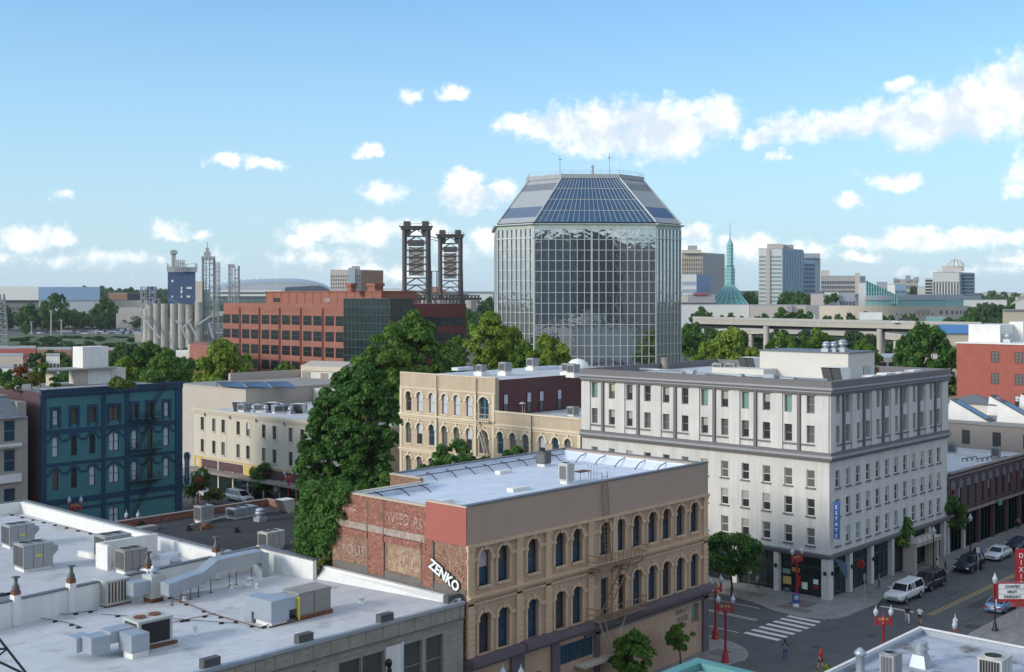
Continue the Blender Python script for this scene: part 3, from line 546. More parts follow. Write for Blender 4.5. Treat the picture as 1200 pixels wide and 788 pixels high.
# ============================================================ tan Italianate corner building with brick flank (north-west corner)
def sinnott():
    X, X2, Y, YB = 58.2, 88.0, 58.0, 74.3; YM = 70.6; XN = 65.6
    b = thing('italianate_building', 'tan three storey building with arched windows, grey top band and white roof', 'building', (X,Y,0))
    F = Face(X, Y, X2, Y); Sd = Face(X, YM+1.7, X, Y); E = Face(X2, Y, X2, YB)
    cols = [60.0,61.95,65.1,68.2,70.2,73.6,75.6,77.8,79.9,81.9,83.9,86.0]; us = [c-X for c in cols]
    w = MB(); up = [(u,1.16,10.65,13.3,.58) for i, u in enumerate(us)]; lo = [(u,1.16,5.98,8.88,.36) for u in us]; lo[5] = (us[5],.95,5.98,8.9,0)
    F.wall(w, 5.6, 10.0, lo, .36); F.wall(w, 10.0, 13.8, up, .36)
    w.quad((X2,Y,0),(X2,YB,0),(X2,YB,16.4),(X2,Y,16.4)); w.quad((XN,YB,0),(X2,YB,0),(X2,YB,16.2),(XN,YB,16.2)); w.box(X+.7,X2-.02,Y+.7,YM-.02,0,15.2)
    w.build('wall', MATS['s_stucco'], b)
    r = random.Random(3)
    for i, u in enumerate(us):
        window(b, F, u, 10.65, 1.16, 2.65, .58, ('s_pane','glass_blue') if i == 0 else ('glass','glass_blue'), 'frame_navy', None, .3)
        window(b, F, u, 5.98, 1.16 if i != 5 else .95, 2.9, .36 if i != 5 else 0, 'glass_blue' if i % 3 else 'glass', 'frame_navy' if i != 5 else 'frame_brown', None, .3)
    # arch hoods and reveals (orange side lit stucco is the same paint)
    for i, u in enumerate(us):
        for (w_, sp, rise, zs) in ((1.16,12.72,.58,10.9),(1.16,8.52,.36,6.0)):
            if i == 5 and rise < .4: continue
            q = MB(); a1 = arc(w_+.5, sp, rise+.25, 12); a0 = arc(w_+.06, sp, rise+.03, 12)
            for k in range(12):
                A, B_, C_, D = a1[k], a1[k+1], a0[k+1], a0[k]
                for dep, sgn in ((-.12,1),):
                    q.quad(F.p(u+A[0],A[1],-.12),F.p(u+B_[0],B_[1],-.12),F.p(u+C_[0],C_[1],-.12),F.p(u+D[0],D[1],-.12))
                q.quad(F.p(u+A[0],A[1],-.12),F.p(u+B_[0],B_[1],-.12),F.p(u+B_[0],B_[1],0),F.p(u+A[0],A[1],0))
                q.quad(F.p(u+D[0],D[1],-.12),F.p(u+C_[0],C_[1],-.12),F.p(u+C_[0],C_[1],0),F.p(u+D[0],D[1],0))
            for s in (-1,1): F.box(q, u+s*(w_/2+.14)-.13, u+s*(w_/2+.14)+.13, sp-.22, sp+.02, .17); F.box(q, u+s*(w_/2+.13)-.1, u+s*(w_/2+.13)+.1, zs, sp-.22, .07)
            F.box(q, u-.12, u+.12, sp+rise-.02, sp+rise+.36, .2)
            F.box(q, u-w_/2-.1, u+w_/2+.1, zs-.3 if rise > .4 else zs-.02, zs-.13 if rise > .4 else zs+.0, .16)
            q.build('window_hood', MATS['s_trim'], b)
    # impost band between windows
    ed = [0]+[e for u in us for e in (u-.78, u+.78)]+[F.L]
    for i in range(0, len(ed), 2):
        if ed[i+1]-ed[i] > .15:
            for za, zb in ((12.55, 12.78), (8.25, 8.5)): q = MB(); F.box(q, ed[i], ed[i+1], za, zb, .1); q.build('impost_band', MATS['s_trim'], b)
    for u in (.35, 5.35, 8.55, 13.55, 16.6, F.L-.35):
        q = MB()
        F.box(q, u-.3, u+.3, 10.35, 13.6, .14); F.box(q, u-.36, u+.36, 9.85, 10.35, .22); F.box(q, u-.36,u+.36,13.35,13.6,.22)
        for j in range(8): F.box(q, u-.33, u+.33, 6.0+j*.42, 6.3+j*.42, .18)
        F.box(q, u-.3, u+.3, 5.95, 9.85, .12)
        q.build('pilaster', MATS['s_trim'], b)
    q = MB(); F.box(q, 0, F.L, 9.95, 10.12, .28); F.box(q, 0, F.L, 10.12, 10.22, .4); F.box(q, 0, F.L, 9.55, 9.7, .12); q.build('string_course', MATS['s_trim'], b)
    q = MB(); F.box(q, .0, 5.4, 5.45, 5.95, .75); F.box(q, 5.4, 9.4, 5.55, 6.05, .9); F.box(q, 9.4, F.L+.2, 5.5, 5.95, .75); F.box(q, 0, F.L, 5.15, 5.45, .35); F.box(q, 12.8, F.L, 4.75, 4.95, .2); q.build('shop_cornice', MATS['s_purple'], b)
    q = MB(); F.wall(q, 0, 5.2, [(7.4,1.9,0,3.4,.95),(28.0,1.1,2.9,4.5),(2.5,3.6,0,4.2)], .4); q.build('ground_floor', MATS['s_stucco'], b)
    for ua, ub in ((.0,.4),(4.4,5.8),(8.9,9.8),(14.0,14.6),(29.0,29.8)): q = MB(); F.box(q, ua, ub, 0, 5.15, .2); q.build('pier', MATS['s_purple'], b)
    q = MB()
    for i in range(8): F.box(q, 9.9+i*.5, 10.32+i*.5, 3.3, 4.7, .05)
    q.build('transom_window', MATS['glass_blue'], b)
    q = MB(); F.box(q, 27.5,28.5,2.95,4.45,-.3,.35); q.build('window', MATS['glass_green'], b)
    q = MB(); F.box(q, .8,4.2,0,4.2,-.35,.4); F.box(q, 6.5,8.3,0,3.3,-.36,.4); q.build('shop_glass', MATS['shop_glass'], b)
    # added top storey band, red flank panel
    q = MB(); F.box(q, -.02, F.L+.02, 13.8, 16.45, .1, .3); q.box(X2-.3,X2+.02,Y,YB,13.9,16.4); q.build('top_band', MATS['s_band'], b)
    q = MB(); F.box(q, -.08, F.L+.08, 13.6, 13.8, .28); q.build('cornice', MATS['s_trim'], b)
    q = MB(); q.box(X-.1,X+.3,Y-.09,62.0,13.75,16.42); q.build('red_panel', MATS['s_red'], b)
    # brick flank with blind arches, dark joints, old painted letters
    q = MB(); q.box(X,X+.35,Y+.002,YM+2.0,0,16.0); q.box(XN,XN+.3,YM,YB,12,16.25); q.box(X+.35,XN,YM-.3,YM,10,16.0); q.build('brick_flank', MATS['old_brick'], b)
    q = MB()
    for ya, yb in ((66.6,68.3),(61.3,62.4)): Sd.box(q, YM+1.7-yb, YM+1.7-ya, 10.35, 16.0, .09)
    Sd.box(q, 0, 10.0, 14.0, 15.95, .07); Sd.box(q, 0, 10.3, 12.9, 13.35, .12); q.build('brick_pilaster', MATS['old_brick_red'], b)
    q = MB(); Sd.box(q, 0, 10.2, 13.45, 13.95, .10); q.build('rendered_band', MATS['ghost_grey'], b)
    q = MB()
    for y in (66.55, 68.35, 61.25, 62.45): Sd.box(q, YM+1.7-y-.05, YM+1.7-y+.05, 10.35, 15.9 if y > 62.5 else 13.6, .12)
    Sd.box(q, 0, 14.3, 9.9, 10.75, .06); q.build('dark_joint', MATS['mortar_grey'], b)
    q = MB()
    Sd.box(q, 6.2,9.8,10.9,13.1,.02); q.build('paint_panel', MATS['ghost_yellow'], b)
    text('THE', 'painted_letters', b, Sd, 1.75, 14.45, 1.15, 'ghost_paint', .08, 0, sx=.85); text('WEED', 'painted_letters', b, Sd, 7.35, 14.4, 1.2, 'ghost_paint', .08, 0, sx=.72); text('RS', 'painted_letters', b, Sd, 9.45, 14.3, 1.2, 'ghost_paint', .08, 0, sx=.7)
    text('OUT', 'painted_letters', b, Sd, 2.6, 11.4, 1.2, 'ghost_grey', .03, sx=.9); text('1000', 'painted_letters', b, Sd, 8.0, 11.3, 1.4, 'ghost_paint', .035, sx=.72, bold=.01)
    for s_, m_, o_, bo in (('ZENKO','black_paint',.125,.10),('ZENKO','white_paint',.145,.035)): text(s_, 'graffiti', b, Sd, 12.1, 11.15, 1.0, m_, o_, rad(-25), sx=.95, bold=bo)
    text('OR', 'graffiti', b, Sd, 13.6, 12.15, .5, 'ghost_paint', .1, rad(-30)); text('TAKE', 'graffiti', b, Sd, 13.55, 11.6, .5, 'ghost_paint', .1, rad(-30))
    # painted name on the street wall
    text('SINNOTT', 'painted_name', b, F, 26.05, 4.05, .62, 's_purple', .012, sx=.85); text('HOUSE', 'painted_name', b, F, 26.05, 3.4, .62, 's_purple', .012, sx=.85); text('1883', 'painted_name', b, F, 26.2, 2.8, .5, 's_purple', .012, sx=.85)
    # roof
    q = MB(); q.box(X+.35,X2-.3,Y+.3,YM-.3,15.2,15.5); q.box(XN+.3,X2-.3,YM-.3,YB-.3,15.2,15.5); q.build('roof', MATS['membrane_new'], b)
    q = MB(); q.box(XN+.3,X2-.3,YB-.3,YB,15.5,16.3); q.box(X2-.62,X2-.3,Y+.3,YB-.3,15.5,16.25); q.box(X+.35,XN+.3,YM-.62,YM-.3,15.5,16.0)
    q.add([(XN+.3,YB-1.1,15.5),(X2-.6,YB-1.1,15.5),(X2-.6,YB-.3,16.1),(XN+.3,YB-.3,16.1)],[(0,1,2,3)]); q.add([(X2-1.5,Y+.3,15.51),(X2-.6,Y+.3,16.1),(X2-.6,YB-.5,16.1),(X2-1.5,YB-.5,15.51)],[(0,1,2,3)]); q.build('parapet', MATS['membrane_new'], b)
    q = MB(); q.box(X+.06-.1,X+.5,62.0,YM,16.0,16.09); q.box(X-.12,X+.35,Y-.12,62.05,16.42,16.52); q.box(X+.35,XN,YM-.38,YM+.08,16.002,16.09); q.box(XN-.06,XN+.36,YM+.08,YB+.05,16.27,16.36); q.build('coping', MATS['coping_beige'], b)
    q = MB(); q.box(X-.1,X2+.06,Y-.16,Y+.34,16.47,16.58); q.box(XN+.3,X2,YB-.36,YB+.06,16.31,16.4); q.box(X2-.36,X2+.06,Y+.34,YB-.36,16.41,16.5); q.build('coping_metal', MATS['coping_grey'], b)
    # steel braces of the parapets
    for i in range(9):
        x = XN+1.5+i*2.3; q = MB(); q.tube([(x,YB-.35,16.05),(x,YB-1.0,15.95),(x,YB-1.7,15.5)], .04, 5); q.build('parapet_brace', MATS['steel_black'], b)
    for i in range(6):
        y = Y+1.6+i*2.3; q = MB(); q.tube([(X2-.6,y,16.2),(X2-1.5,y,16.0),(X2-2.2,y,15.5)], .045, 5); q.build('parapet_brace', MATS['steel_black'], b)
    for x in (60.2,62.6,64.9): q = MB(); q.tube([(x,YM-.6,15.95),(x,YM-1.3,15.85),(x,YM-2,15.5)], .045, 5); q.build('parapet_brace', MATS['steel_black'], b)
    q = MB(); q.tube([(X+.6,YM-.9,15.95),(XN,YM-.9,15.95)], .035, 5); q.tube([(XN+.4,YB-.9,15.98),(X2-1,YB-.9,15.98)], .035, 5); q.build('rail', MATS['steel_black'], b)
    # fire escape balconies
    for z, ua, ub in ((10.05,13.2,19.4),(5.95,13.2,19.4)):
        t = MB(); F.box(t, ua, ub, z, z+.08, 1.15, -.05)
        for i in range(13): u = ua+(ub-ua)*i/12; t.bar(F.p(u,z,-1.13),F.p(u,z+1,-1.13),.035)
        for zz in (z+.5,z+1.0): t.bar(F.p(ua,zz,-1.13),F.p(ub,zz,-1.13),.045); t.bar(F.p(ua,zz,0),F.p(ua,zz,-1.13),.045); t.bar(F.p(ub,zz,0),F.p(ub,zz,-1.13),.045)
        for u in (ua+.3,(ua+ub)/2,ub-.3): t.bar(F.p(u,z-.8,0),F.p(u,z,-1.1),.06)
        t.build('fire_escape_landing', MATS['s_rail'], b)
    t = MB()
    for s in (0,.6): t.bar(F.p(14.2,6.0,-.35-s),F.p(17.6,10.1,-.35-s),.07)
    for i in range(13): t.bar(F.p(14.2+3.4*i/12,6.0+4.1*i/12,-.35),F.p(14.2+3.4*i/12,6.0+4.1*i/12,-.95),.1,.03)
    t.build('fire_escape_stair', MATS['s_rail'], b)
    t = MB()
    for u in (15.2,15.9): t.bar(F.p(u,10.1,-.25),F.p(u-.5,17.3,-.25),.045)
    for i in range(20): f_ = i/20; t.bar(F.p(15.2-.5*f_,10.1+7.2*f_,-.25),F.p(15.9-.5*f_,10.1+7.2*f_,-.25),.035)
    t.build('roof_ladder', MATS['s_rail'], b)
    t = MB()
    t.bar(F.p(13.5,5.9,-1.0),F.p(15.0,3.2,-.9),.05); t.bar(F.p(16.8,5.9,-1.0),F.p(15.4,3.2,-.9),.05); t.bar(F.p(14.2,5.9,-1.0),F.p(15.3,3.2,-.9),.04); F.box(t, 11.6,15.4,2.8,2.95,1.1,-.1); F.box(t, 11.6,15.4,2.95,3.15,1.15,-1.05); t.build('drop_stair', MATS['coping_beige'], b)
    return b
mat('s_pane', (.48,.40,.42), .6, var=.1)
SINN = sinnott()
r = rtu('condenser', 'black square condenser on the far part of the blue white roof', 1.0,1.0,1.0,'metal_dark',1,False); x, y = inv(765,548,15.6); r2 = inv(637,545,15.6); place(r, r2[0], r2[1], 15.5, .1)
def fr(px, py, z): return inv(px, py, z)
x, y = inv(664,567,15.5); r = rtu('condenser', 'pale green roof unit standing at the street edge of the blue white roof', .95,.95,1.35,'unit_beige',1,False); place(r, x+.1, y+.1, 15.5, 0)
t = thing('roof_access_ladder', 'rust topped access frame at the street edge of the blue white roof', 'access ladder', (0,0,0)); x, y = inv(684,563,15.5); t.location = (x,y,15.5)
q = MB(); q.box(-.9,.5,-.4,.4,.75,.82); q.build('rusty_lid', MATS['rust'], t, False); q = MB()
for a in (-.85,.45):
    for c in (-.35,.35): q.bar((a,c,0),(a,c,.75),.04)
for a in (.75,1.15):
    for c in (-.5,.1): q.bar((a,c,-.2),(a,c,1.3),.04)
    q.bar((a,-.5,1.3),(a,.1,1.3),.04)
q.bar((.75,-.5,1.3),(1.15,-.5,1.3),.04); q.build('frame', MATS['sign_back'], t, False)
for i, (px, py, l, d) in enumerate(((612,544,1.5,.7),(590,555,1.5,.6),(607,575,1.9,.7),(520,590,1.4,.6),(617,540,.9,.9))):
    x, y = inv(px, py, 15.5); q = MB(); q.box(x-l/2,x+l/2,y-d/2,y+d/2,15.5,15.78); tag(q.build('roof_curb', MATS['parapet_white']), ['low white curb left of the black condenser','low white curb in the middle of the blue white roof','white curb against the street coping of the blue white roof','white curb by the red panelled roof corner','small white curb just behind the black condenser'][i], 'roof curb', 'curbs on the blue white roof')
# ============================================================ white roofed low building left of the brick flank
def zr(y): return 10-(y-58)/21.5
def low_front():
    X0, X1, Y0 = 22.0, 57.9, 58.0
    b = thing('low_brick_building', 'low khaki brick building with wide white membrane roof in the foreground', 'building', (X0,Y0,0))
    F = Face(X0, Y0, X1, Y0); ops = []
    spec = [(33.2,1.6),(31.2,1.7),(27.8,1.8),(25.9,1.8),(22.3,1.8),(20.2,1.8),(17,1.8),(14.5,1.8)]
    ops = [(u,w,5.0,8.2) for u, w in spec]
    w = MB(); F.wall(w, 0, 8.95, ops, .25); w.box(X0+.5,X1-.02,Y0+.5,79,0,8.5); F.box(w, 29.2, 30.1, 5, 8.3, -.1, .2)
    w.build('wall', MATS['khaki_brick'], b)
    q = MB(); F.box(q, 0, F.L, 8.95, 9.85, .1, .3); F.box(q, 0, F.L, 8.55, 8.65, .06); q.build('parapet_band', MATS['khaki_brick'], b)
    q = MB()
    for i in range(26): u = .5+i*1.4; F.box(q, u, u+.03, 8.95, 9.85, .112)
    F.box(q, 0, F.L, 8.87, 8.95, .13); q.build('joint', MATS['mortar_grey'], b)
    for u, w_ in spec: window(b, F, u, 5.0, w_, 3.2, 0, 'glass_shade', 'frame_grey', None, .22, fw=.05)
    q = MB(); F.box(q, 28.85, 30.2, 4.8, 8.35, .03); q.build('white_panel', MATS['parapet_white'], b); q = MB(); F.box(q, 30.22, 30.36, 4.8, 8.45, .05); q.build('blue_strip', MATS['membrane_new'], b)
    q = MB(); P = F.p(28.9,7.4,-.25); q.sph(P.x,P.y,P.z,.22,.3,8); q.bar(F.p(28.9,7.4,0),F.p(28.9,7.1,-.35),.12); q.sph(P.x+.05,P.y,P.z-.5,.16,.2,8); q.build('flood_lamp', MATS['black_paint'], b)
    # roof, falling gently to the back
    def P(x, y, dz=0): return (x, y, zr(y)+dz)
    q = MB(); q.prism([(X0,Y0+.02),(X1,Y0+.02),(X1,80.0),(X0,77.0)], 8.6, [zr(58),zr(58),zr(80),zr(77)]); q.build('roof', MATS['membrane'], b)
    q = MB(); q.box(X0,X1,Y0-.22,Y0+.12,9.86,10.07); q.build('roof_edge', MATS['metal_galv'], b)
    A, B, C = (28,77.3), (56.6,80.0), (56.6,73.0)
    q = MB(); q.prism([A,B,(B[0],B[1]+.35),(A[0],A[1]+.35)], 8, 10.75); q.prism([(56.6,73.0),(56.95,73.0),(56.95,80.35),(56.6,80.35)], 8, [10.75,10.75,10.9,10.9]); q.build('parapet', MATS['parapet_white'], b)
    q = MB(); q.box(57.55,57.92,58.2,73,9.3,10.2); q.add([(56.9,58.2,10.0),(57.55,58.2,10.25),(57.55,73,9.95),(56.9,73,9.32)],[(0,1,2,3)]); q.build('low_upstand', MATS['parapet_white'], b)
    q = MB(); q.prism([(A[0],A[1]-.06),(B[0],B[1]-.06),(B[0],B[1]+.42),(A[0],A[1]+.42)], 10.75, 10.85); q.prism([(56.54,73.0),(57.02,73.0),(57.02,79.93),(56.54,79.93)], 10.76, [10.87,10.87,10.99,10.99]); q.build('coping', MATS['coping_grey'], b)
    return b
glass('glass_shade', (.075,.078,.072), .5, .4)
LOWF = low_front()
def onroof(px, py): # roof of the low building
    z = 9.9
    for _ in range(6): x, y = inv(px, py, z); z = zr(y)
    return x, y, z
# chimney piers with cowls along the long white parapet
def cowl(label, px, base, w=.5, h=1.0, dark=True):
    X = ony(px, 78.6); y = 77.3+(X-28)*2.7/28.6
    t = thing('chimney', label, 'chimney', (X,y,9.1), rad(5), 'chimneys along the white parapet'); q = MB(); q.box(-w/2,w/2,-.25,.3,0,1.75+h*.3); q.build('pier', MATS['parapet_white'], t, False)
    z = 1.75+h*.3; q = MB(); q.box(-w/2+.02,w/2-.02,-.22,.25,z,z+.3); q.build('brick_course', MATS['rust'], t, False)
    q = MB(); q.lathe([(.24,z+.3),(.26,z+.5),(.12,z+.75),(.12,z+1.1)],0,0,0,10); q.build('cowl', MATS['metal_dark'], t, False)
    q = MB(); q.lathe([(.3,z+1.14),(.3,z+1.18),(.02,z+1.24)],0,0,0,10); q.build('rain_cap', MATS['metal_dark'], t, False)
cowl('white chimney pier with dark cowl at the far left of the long parapet', 14, 0); cowl('white chimney pier with pointed dark cowl, second from the left on the parapet', 82, 0)
cowl('white chimney pier with tall cowl behind the silver duct, rightmost on the parapet', 262, 0); cowl('dark capped chimney rising behind the twin fan condensers', 177, 0, .45, .6)
# slatted evaporative cooler and plenum group
x, y, z = onroof(131, 708); t = thing('evaporative_cooler', 'cream cooler cabinet with rusty louvred sides in the middle of the white roof', 'air cooler', (x,y,z), rad(2))
q = MB(); q.box(-.95,.95,-.85,.85,1.75,1.9); 
for a in (-.9,.82,-.04):
    for c in (-.8,.72): q.box(a,a+.08,c,c+.08,.2,1.75)
q.box(-.95,.95,-.85,.85,.15,.3); q.build('frame', MATS['unit_beige'], t, False)
q = MB(); q.box(-.86,.86,-.76,.76,.3,1.75); q.build('pad', MATS['rust'], t, False)
for a in range(2):
    q = MB()
    for i in range(7):
        if a: q.box(-.86+i*.25,-.76+i*.25,-.84,-.8,.3,1.75)
        else: q.box(-.94,-.9,-.76+i*.23,-.62+i*.23,.3,1.75)
    q.build('louvre', MATS['unit_beige'], t, False)
q = MB(); q.box(-1,1,-.9,-.7,0,.15); q.box(-1,1,.7,.9,0,.15); q.build('skid', MATS['rust'], t, False)
x, y, z = onroof(180, 705); t = thing('plenum_box', 'beige square plenum box with small hood joined to the silver roof duct', 'plenum', (x,y,z), rad(2))
q = MB(); q.box(-.55,.6,-.6,.6,.35,1.95); q.build('box', MATS['unit_beige'], t, False); q = MB(); q.box(-.5,.5,-.5,.5,0,.35); q.build('stand', MATS['rust'], t, False)
q = MB(); q.box(-1.9,-.55,-.45,.5,.75,1.7); q.build('cross_duct', MATS['metal_galv'], t, False)
q = MB(); q.lathe([(.5,1.95),(.5,2.0),(.22,2.02),(.2,2.15),(.42,2.2),(.42,2.3),(.16,2.38),(.2,2.5),(.03,2.65)],0,0,0,14); q.build('hood', MATS['metal_galv'], t, False)
# long galvanised duct
t = thing('roof_duct', 'long silver rectangular duct stepping up across the white roof on thin legs', 'duct', (46,74,9.3)); q = MB()
pts = [onroof(193, 710), onroof(234, 697), onroof(251, 691), onroof(303, 676)]
z0 = [.75, .9, 1.45, 1.25]
w = .55; hh = .85
for i in range(3):
    a, b_ = pts[i], pts[i+1]; A = [a[0],a[1],a[2]+z0[i]]; B_ = [b_[0],b_[1],b_[2]+z0[i+1]-(.0)]
    vs = []
    for P, f_ in ((A,0),(B_,0)):
        vs += [(P[0]+w*.0,P[1]-w,P[2]-.05),(P[0],P[1]+w,P[2]-.05),(P[0],P[1]+w,P[2]+hh),(P[0],P[1]-w,P[2]+hh)]
    q.add(vs, [(0,1,2,3),(7,6,5,4),(0,4,5,1),(1,5,6,2),(2,6,7,3),(3,7,4,0)])
    q.add(vs and [(A[0]-.02,A[1]-w-.02,A[2]-.07),(A[0]+.04,A[1]-w-.02,A[2]-.07),(A[0]+.04,A[1]-w-.02,A[2]+hh+.02),(A[0]-.02,A[1]-w-.02,A[2]+hh+.02)],[(0,1,2,3)])
q.build('duct', MATS['metal_galv'], t)
q = MB(); e = pts[3]; q.box(e[0]-.1,e[0]+.55,e[1]-.6,e[1]+.6,e[2]+.0,e[2]+1.85); q.build('duct_drop', MATS['metal_galv'], t)
for f_ in (.1,.35,.62,.85,1.5,2.25,2.4,2.75):
    i = int(f_); k = f_-i; a, b_ = pts[i], pts[min(3,i+1)]; x = a[0]+(b_[0]-a[0])*k; y = a[1]+(b_[1]-a[1])*k; z = zr(y); q = MB(); q.bar((x,y-.5,z),(x,y-.5,z+1.05),.05); q.box(x-.12,x+.12,y-.6,y-.4,z,z+.05); q.build('leg', MATS['metal_dark'], t)
# second smaller duct with ventilator
x, y, z = onroof(205, 690); t = thing('roof_duct', 'short silver duct lying behind the long stepped one', 'duct', (x,y,z)); q = MB(); X_ = ony(210, 77.6); q.box(x-1.4,X_+1.2,76.6,77.3,z+.6,z+1.15); q.build('duct', MATS['metal_galv'], t)
for px, py, s, lb in ((180,690,.8,'large silver mushroom vent beside the square plenum box'),(163,694,.6,'small silver mushroom vent nearest the louvred cream cooler'),(216,680,.85,'silver mushroom vent on a white curb, half way along the ducts'),(277,667,.75,'wide silver mushroom vent by the right chimney pier')):
    v = mushroom('mushroom_vent', lb, s, 'metal_galv', 'mushroom vents on the white roof'); x, y, z = onroof(px, py); place(v, x, y+1.2, z+.25)
k = 0
for px, py, lb in ((216,704,'white spun vent cap just below the silver duct'),(74,696,'small white vent pipe left of the second chimney pier'),(90,696,'small white vent pipe right of the second chimney pier, rusty topped'),(109,697,'white vent cap left of the cream cooler'),(271,690,'thin white vent pipe in the middle of the bare roof'),(292,686,'left of two white caps beyond the long duct'),(301,689,'right of two white caps beyond the long duct'),(424,707,'lone white goose-neck vent near the brick flank'),(229,744,'flat white vent below the big grey roof unit')):
    v = pipe_vent('vent_pipe', lb, .35+.15*(k%3), .10+.05*(k%2), 'white_paint', 'small vents on the white roof'); x, y, z = onroof(px, py); place(v, x, y, z); k += 1
# big two part unit in the centre
x, y, z = onroof(330, 728); t = thing('packaged_unit', 'long two part grey roof unit with rusty cover in the middle of the white roof', 'air conditioner', (x,y,z))
q = MB(); q.box(.75,3.4,-.85,.85,.3,1.75,0); q.box(.7,3.45,-.9,.9,1.75,1.82,1); q.box(2.0,2.03,-.87,.87,.32,1.7,2); q.build('condenser_half', [MATS['unit_taupe'], MATS['gravel_grey'], MATS['metal_dark']], t, False)
q = MB(); q.box(-1.5,-.1,-.95,.95,.3,1.7); q.box(-.1,.75,-.8,.8,.85,1.66); q.box(-1.47,-.3,.95,2.0,.7,1.62); q.box(-1.52,-.9,1.2,2.02,0,.7); q.build('duct_half', MATS['metal_galv'], t, False)
q = MB(); q.box(-1.6,3.5,-1.0,-.85,.0,.12); q.box(.6,3.5,-.95,-.75,.12,.3); q.box(.6,3.5,.75,.9,0,.3); q.build('skid', MATS['rust'], t, False)
q = MB(); q.box(-1.4,-.2,-.85,.85,0,.3); q.build('curb', MATS['parapet_white'], t, False)
q = MB(); q.box(.62,.75,-.98,-.8,.1,1.6); q.build('conduit', MATS['label_yellow'], t, False)
# lower left unit (partly under the photo's caption)
x, y, z = onroof(158, 766); t = thing('packaged_unit', 'green grey twin fan unit with elbow ducts at the lower left of the white roof', 'air conditioner', (x,y,z))
q = MB(); q.box(.3,2.6,.1,1.9,.25,1.7); q.box(.25,2.65,.05,1.95,1.7,1.78); q.build('cabinet', MATS['unit_beige'], t, False)
for a in (.9,1.9): q = MB(); q.lathe([(.38,1.78),(.38,1.86)],a,1.0,0,16); q.build('fan', MATS['rust'], t, False)
q = MB(); q.box(.28,.3,.3,1.7,.35,1.6); q.box(.5,2.4,.07,.1,.35,1.6); q.build('coil_grille', MATS['fan_black'], t, False)
q = MB(); q.box(-.9,.27,-1.2,.28,.4,1.45); q.box(-2.6,-1.4,.32,1.5,.4,1.35); q.box(-1.4,.28,.3,1.52,.8,1.5); q.box(-2.9,-1.9,1.5,2.6,.35,1.2); q.build('duct', MATS['metal_galv'], t, False)
q = MB(); q.box(-.8,.25,-1.15,-.1,0,.4); q.build('curb', MATS['parapet_white'], t, False); q = MB(); q.box(.2,2.9,0,.2,0,.2); q.box(.2,2.9,1.8,2.0,0,.2); q.build('skid', MATS['rust'], t, False)
# elbow duct at the left edge, hatch
x, y, z = onroof(10, 722); t = thing('elbow_duct', 'round cornered grey duct elbow with black cap at the left edge of the roof', 'duct', (x,y,z)); q = MB(); q.box(-.9,.3,-.5,.5,.3,1.5); q.lathe([(.55,.3),(.62,.9),(.55,1.5)],.3,0,0,14); q.build('elbow', MATS['metal_galv'], t, False); q = MB(); q.cyl(-.5,0,1.5,1.62,.35,.35,12); q.build('cap', MATS['fan_black'], t, False)
x, y, z = onroof(50, 704); q = MB(); q.box(x-.7,x+.7,y-.45,y+.45,z,z+.15); tag(q.build('roof_hatch', MATS['parapet_white']), 'flat white roof hatch in front of the long parapet', 'roof hatch')
for i, (px, py) in enumerate(((246,782),(356,753),(451,729),(529,706))):
    x, y, z = onroof(px, py); t = tag(MB().box(x-.55,x+.55,y-.25,y+.25,z+.02,z+.55).build('scupper_box', MATS['metal_dark']), ['black box on the front roof edge, leftmost of four','black box on the front roof edge, below the rusty covered unit','black box on the front roof edge, third from the left','black box on the roof edge touching the brick flank corner'][i], 'roof box', 'black boxes on the front roof edge')
def cable(name, label, pts, r=.025, m='steel_black', blocks=0, grp=None):
    t = thing(name, label, 'cable', pts[0], 0, grp); q = MB(); q.tube([(p[0],p[1],p[2]+.12) for p in pts], r, 5); q.build('cable', MATS[m], t)
    for i in range(len(pts)-1):
        for j in range(blocks):
            f_ = (j+.5)/blocks; p = [pts[i][k]+(pts[i+1][k]-pts[i][k])*f_ for k in range(3)]; q = MB(); q.box(p[0]-.14,p[0]+.14,p[1]-.08,p[1]+.08,p[2],p[2]+.11); q.build('block', MATS['steel_black'], t)
cable('gas_pipe', 'rust brown gas pipe running from the plenum to the two part unit', [onroof(190,698), onroof(250,722), onroof(305,738), onroof(332,728)], .035, 'rust', 3)
cable('roof_cable', 'thin dark cable from the elbow duct past the cooler', [onroof(20,720), onroof(80,722), onroof(115,717)], .025, blocks=2); cable('roof_cable', 'thin cable running from the elbow duct down to the twin fan unit', [onroof(20,722), onroof(80,732), onroof(96,738)], .025, blocks=2)
cable('roof_cable', 'thin cable crossing the bare roof between the twin fan unit and the gas pipe', [onroof(118,722), onroof(200,727), onroof(280,733)], .02, blocks=2); cable('roof_cable', 'short rusty branch pipe joining the twin fan unit to the gas pipe', [onroof(200,732), onroof(253,721)], .03, 'rust', 2)
# lattice sign frame at the left edge
t = thing('lattice_frame', 'black steel lattice frame cutting the lower left corner above the white roof', 'steel frame', (*far(0,58),9.9))
def fp(px, py, d): x, y = far(px, d); return (x, y, hgt(py, d))
q = MB()
for a, b_ in (((-30,712),(33,792)),((-30,762),(33,792)),((9,760),(-30,764)),((9,760),(-30,792)),((-30,712),(-30,850)),((33,792),(33,850))): q.bar(fp(*a,58), fp(*b_,58), .09, .09)
q.build('chord', MATS['steel_black'], t)

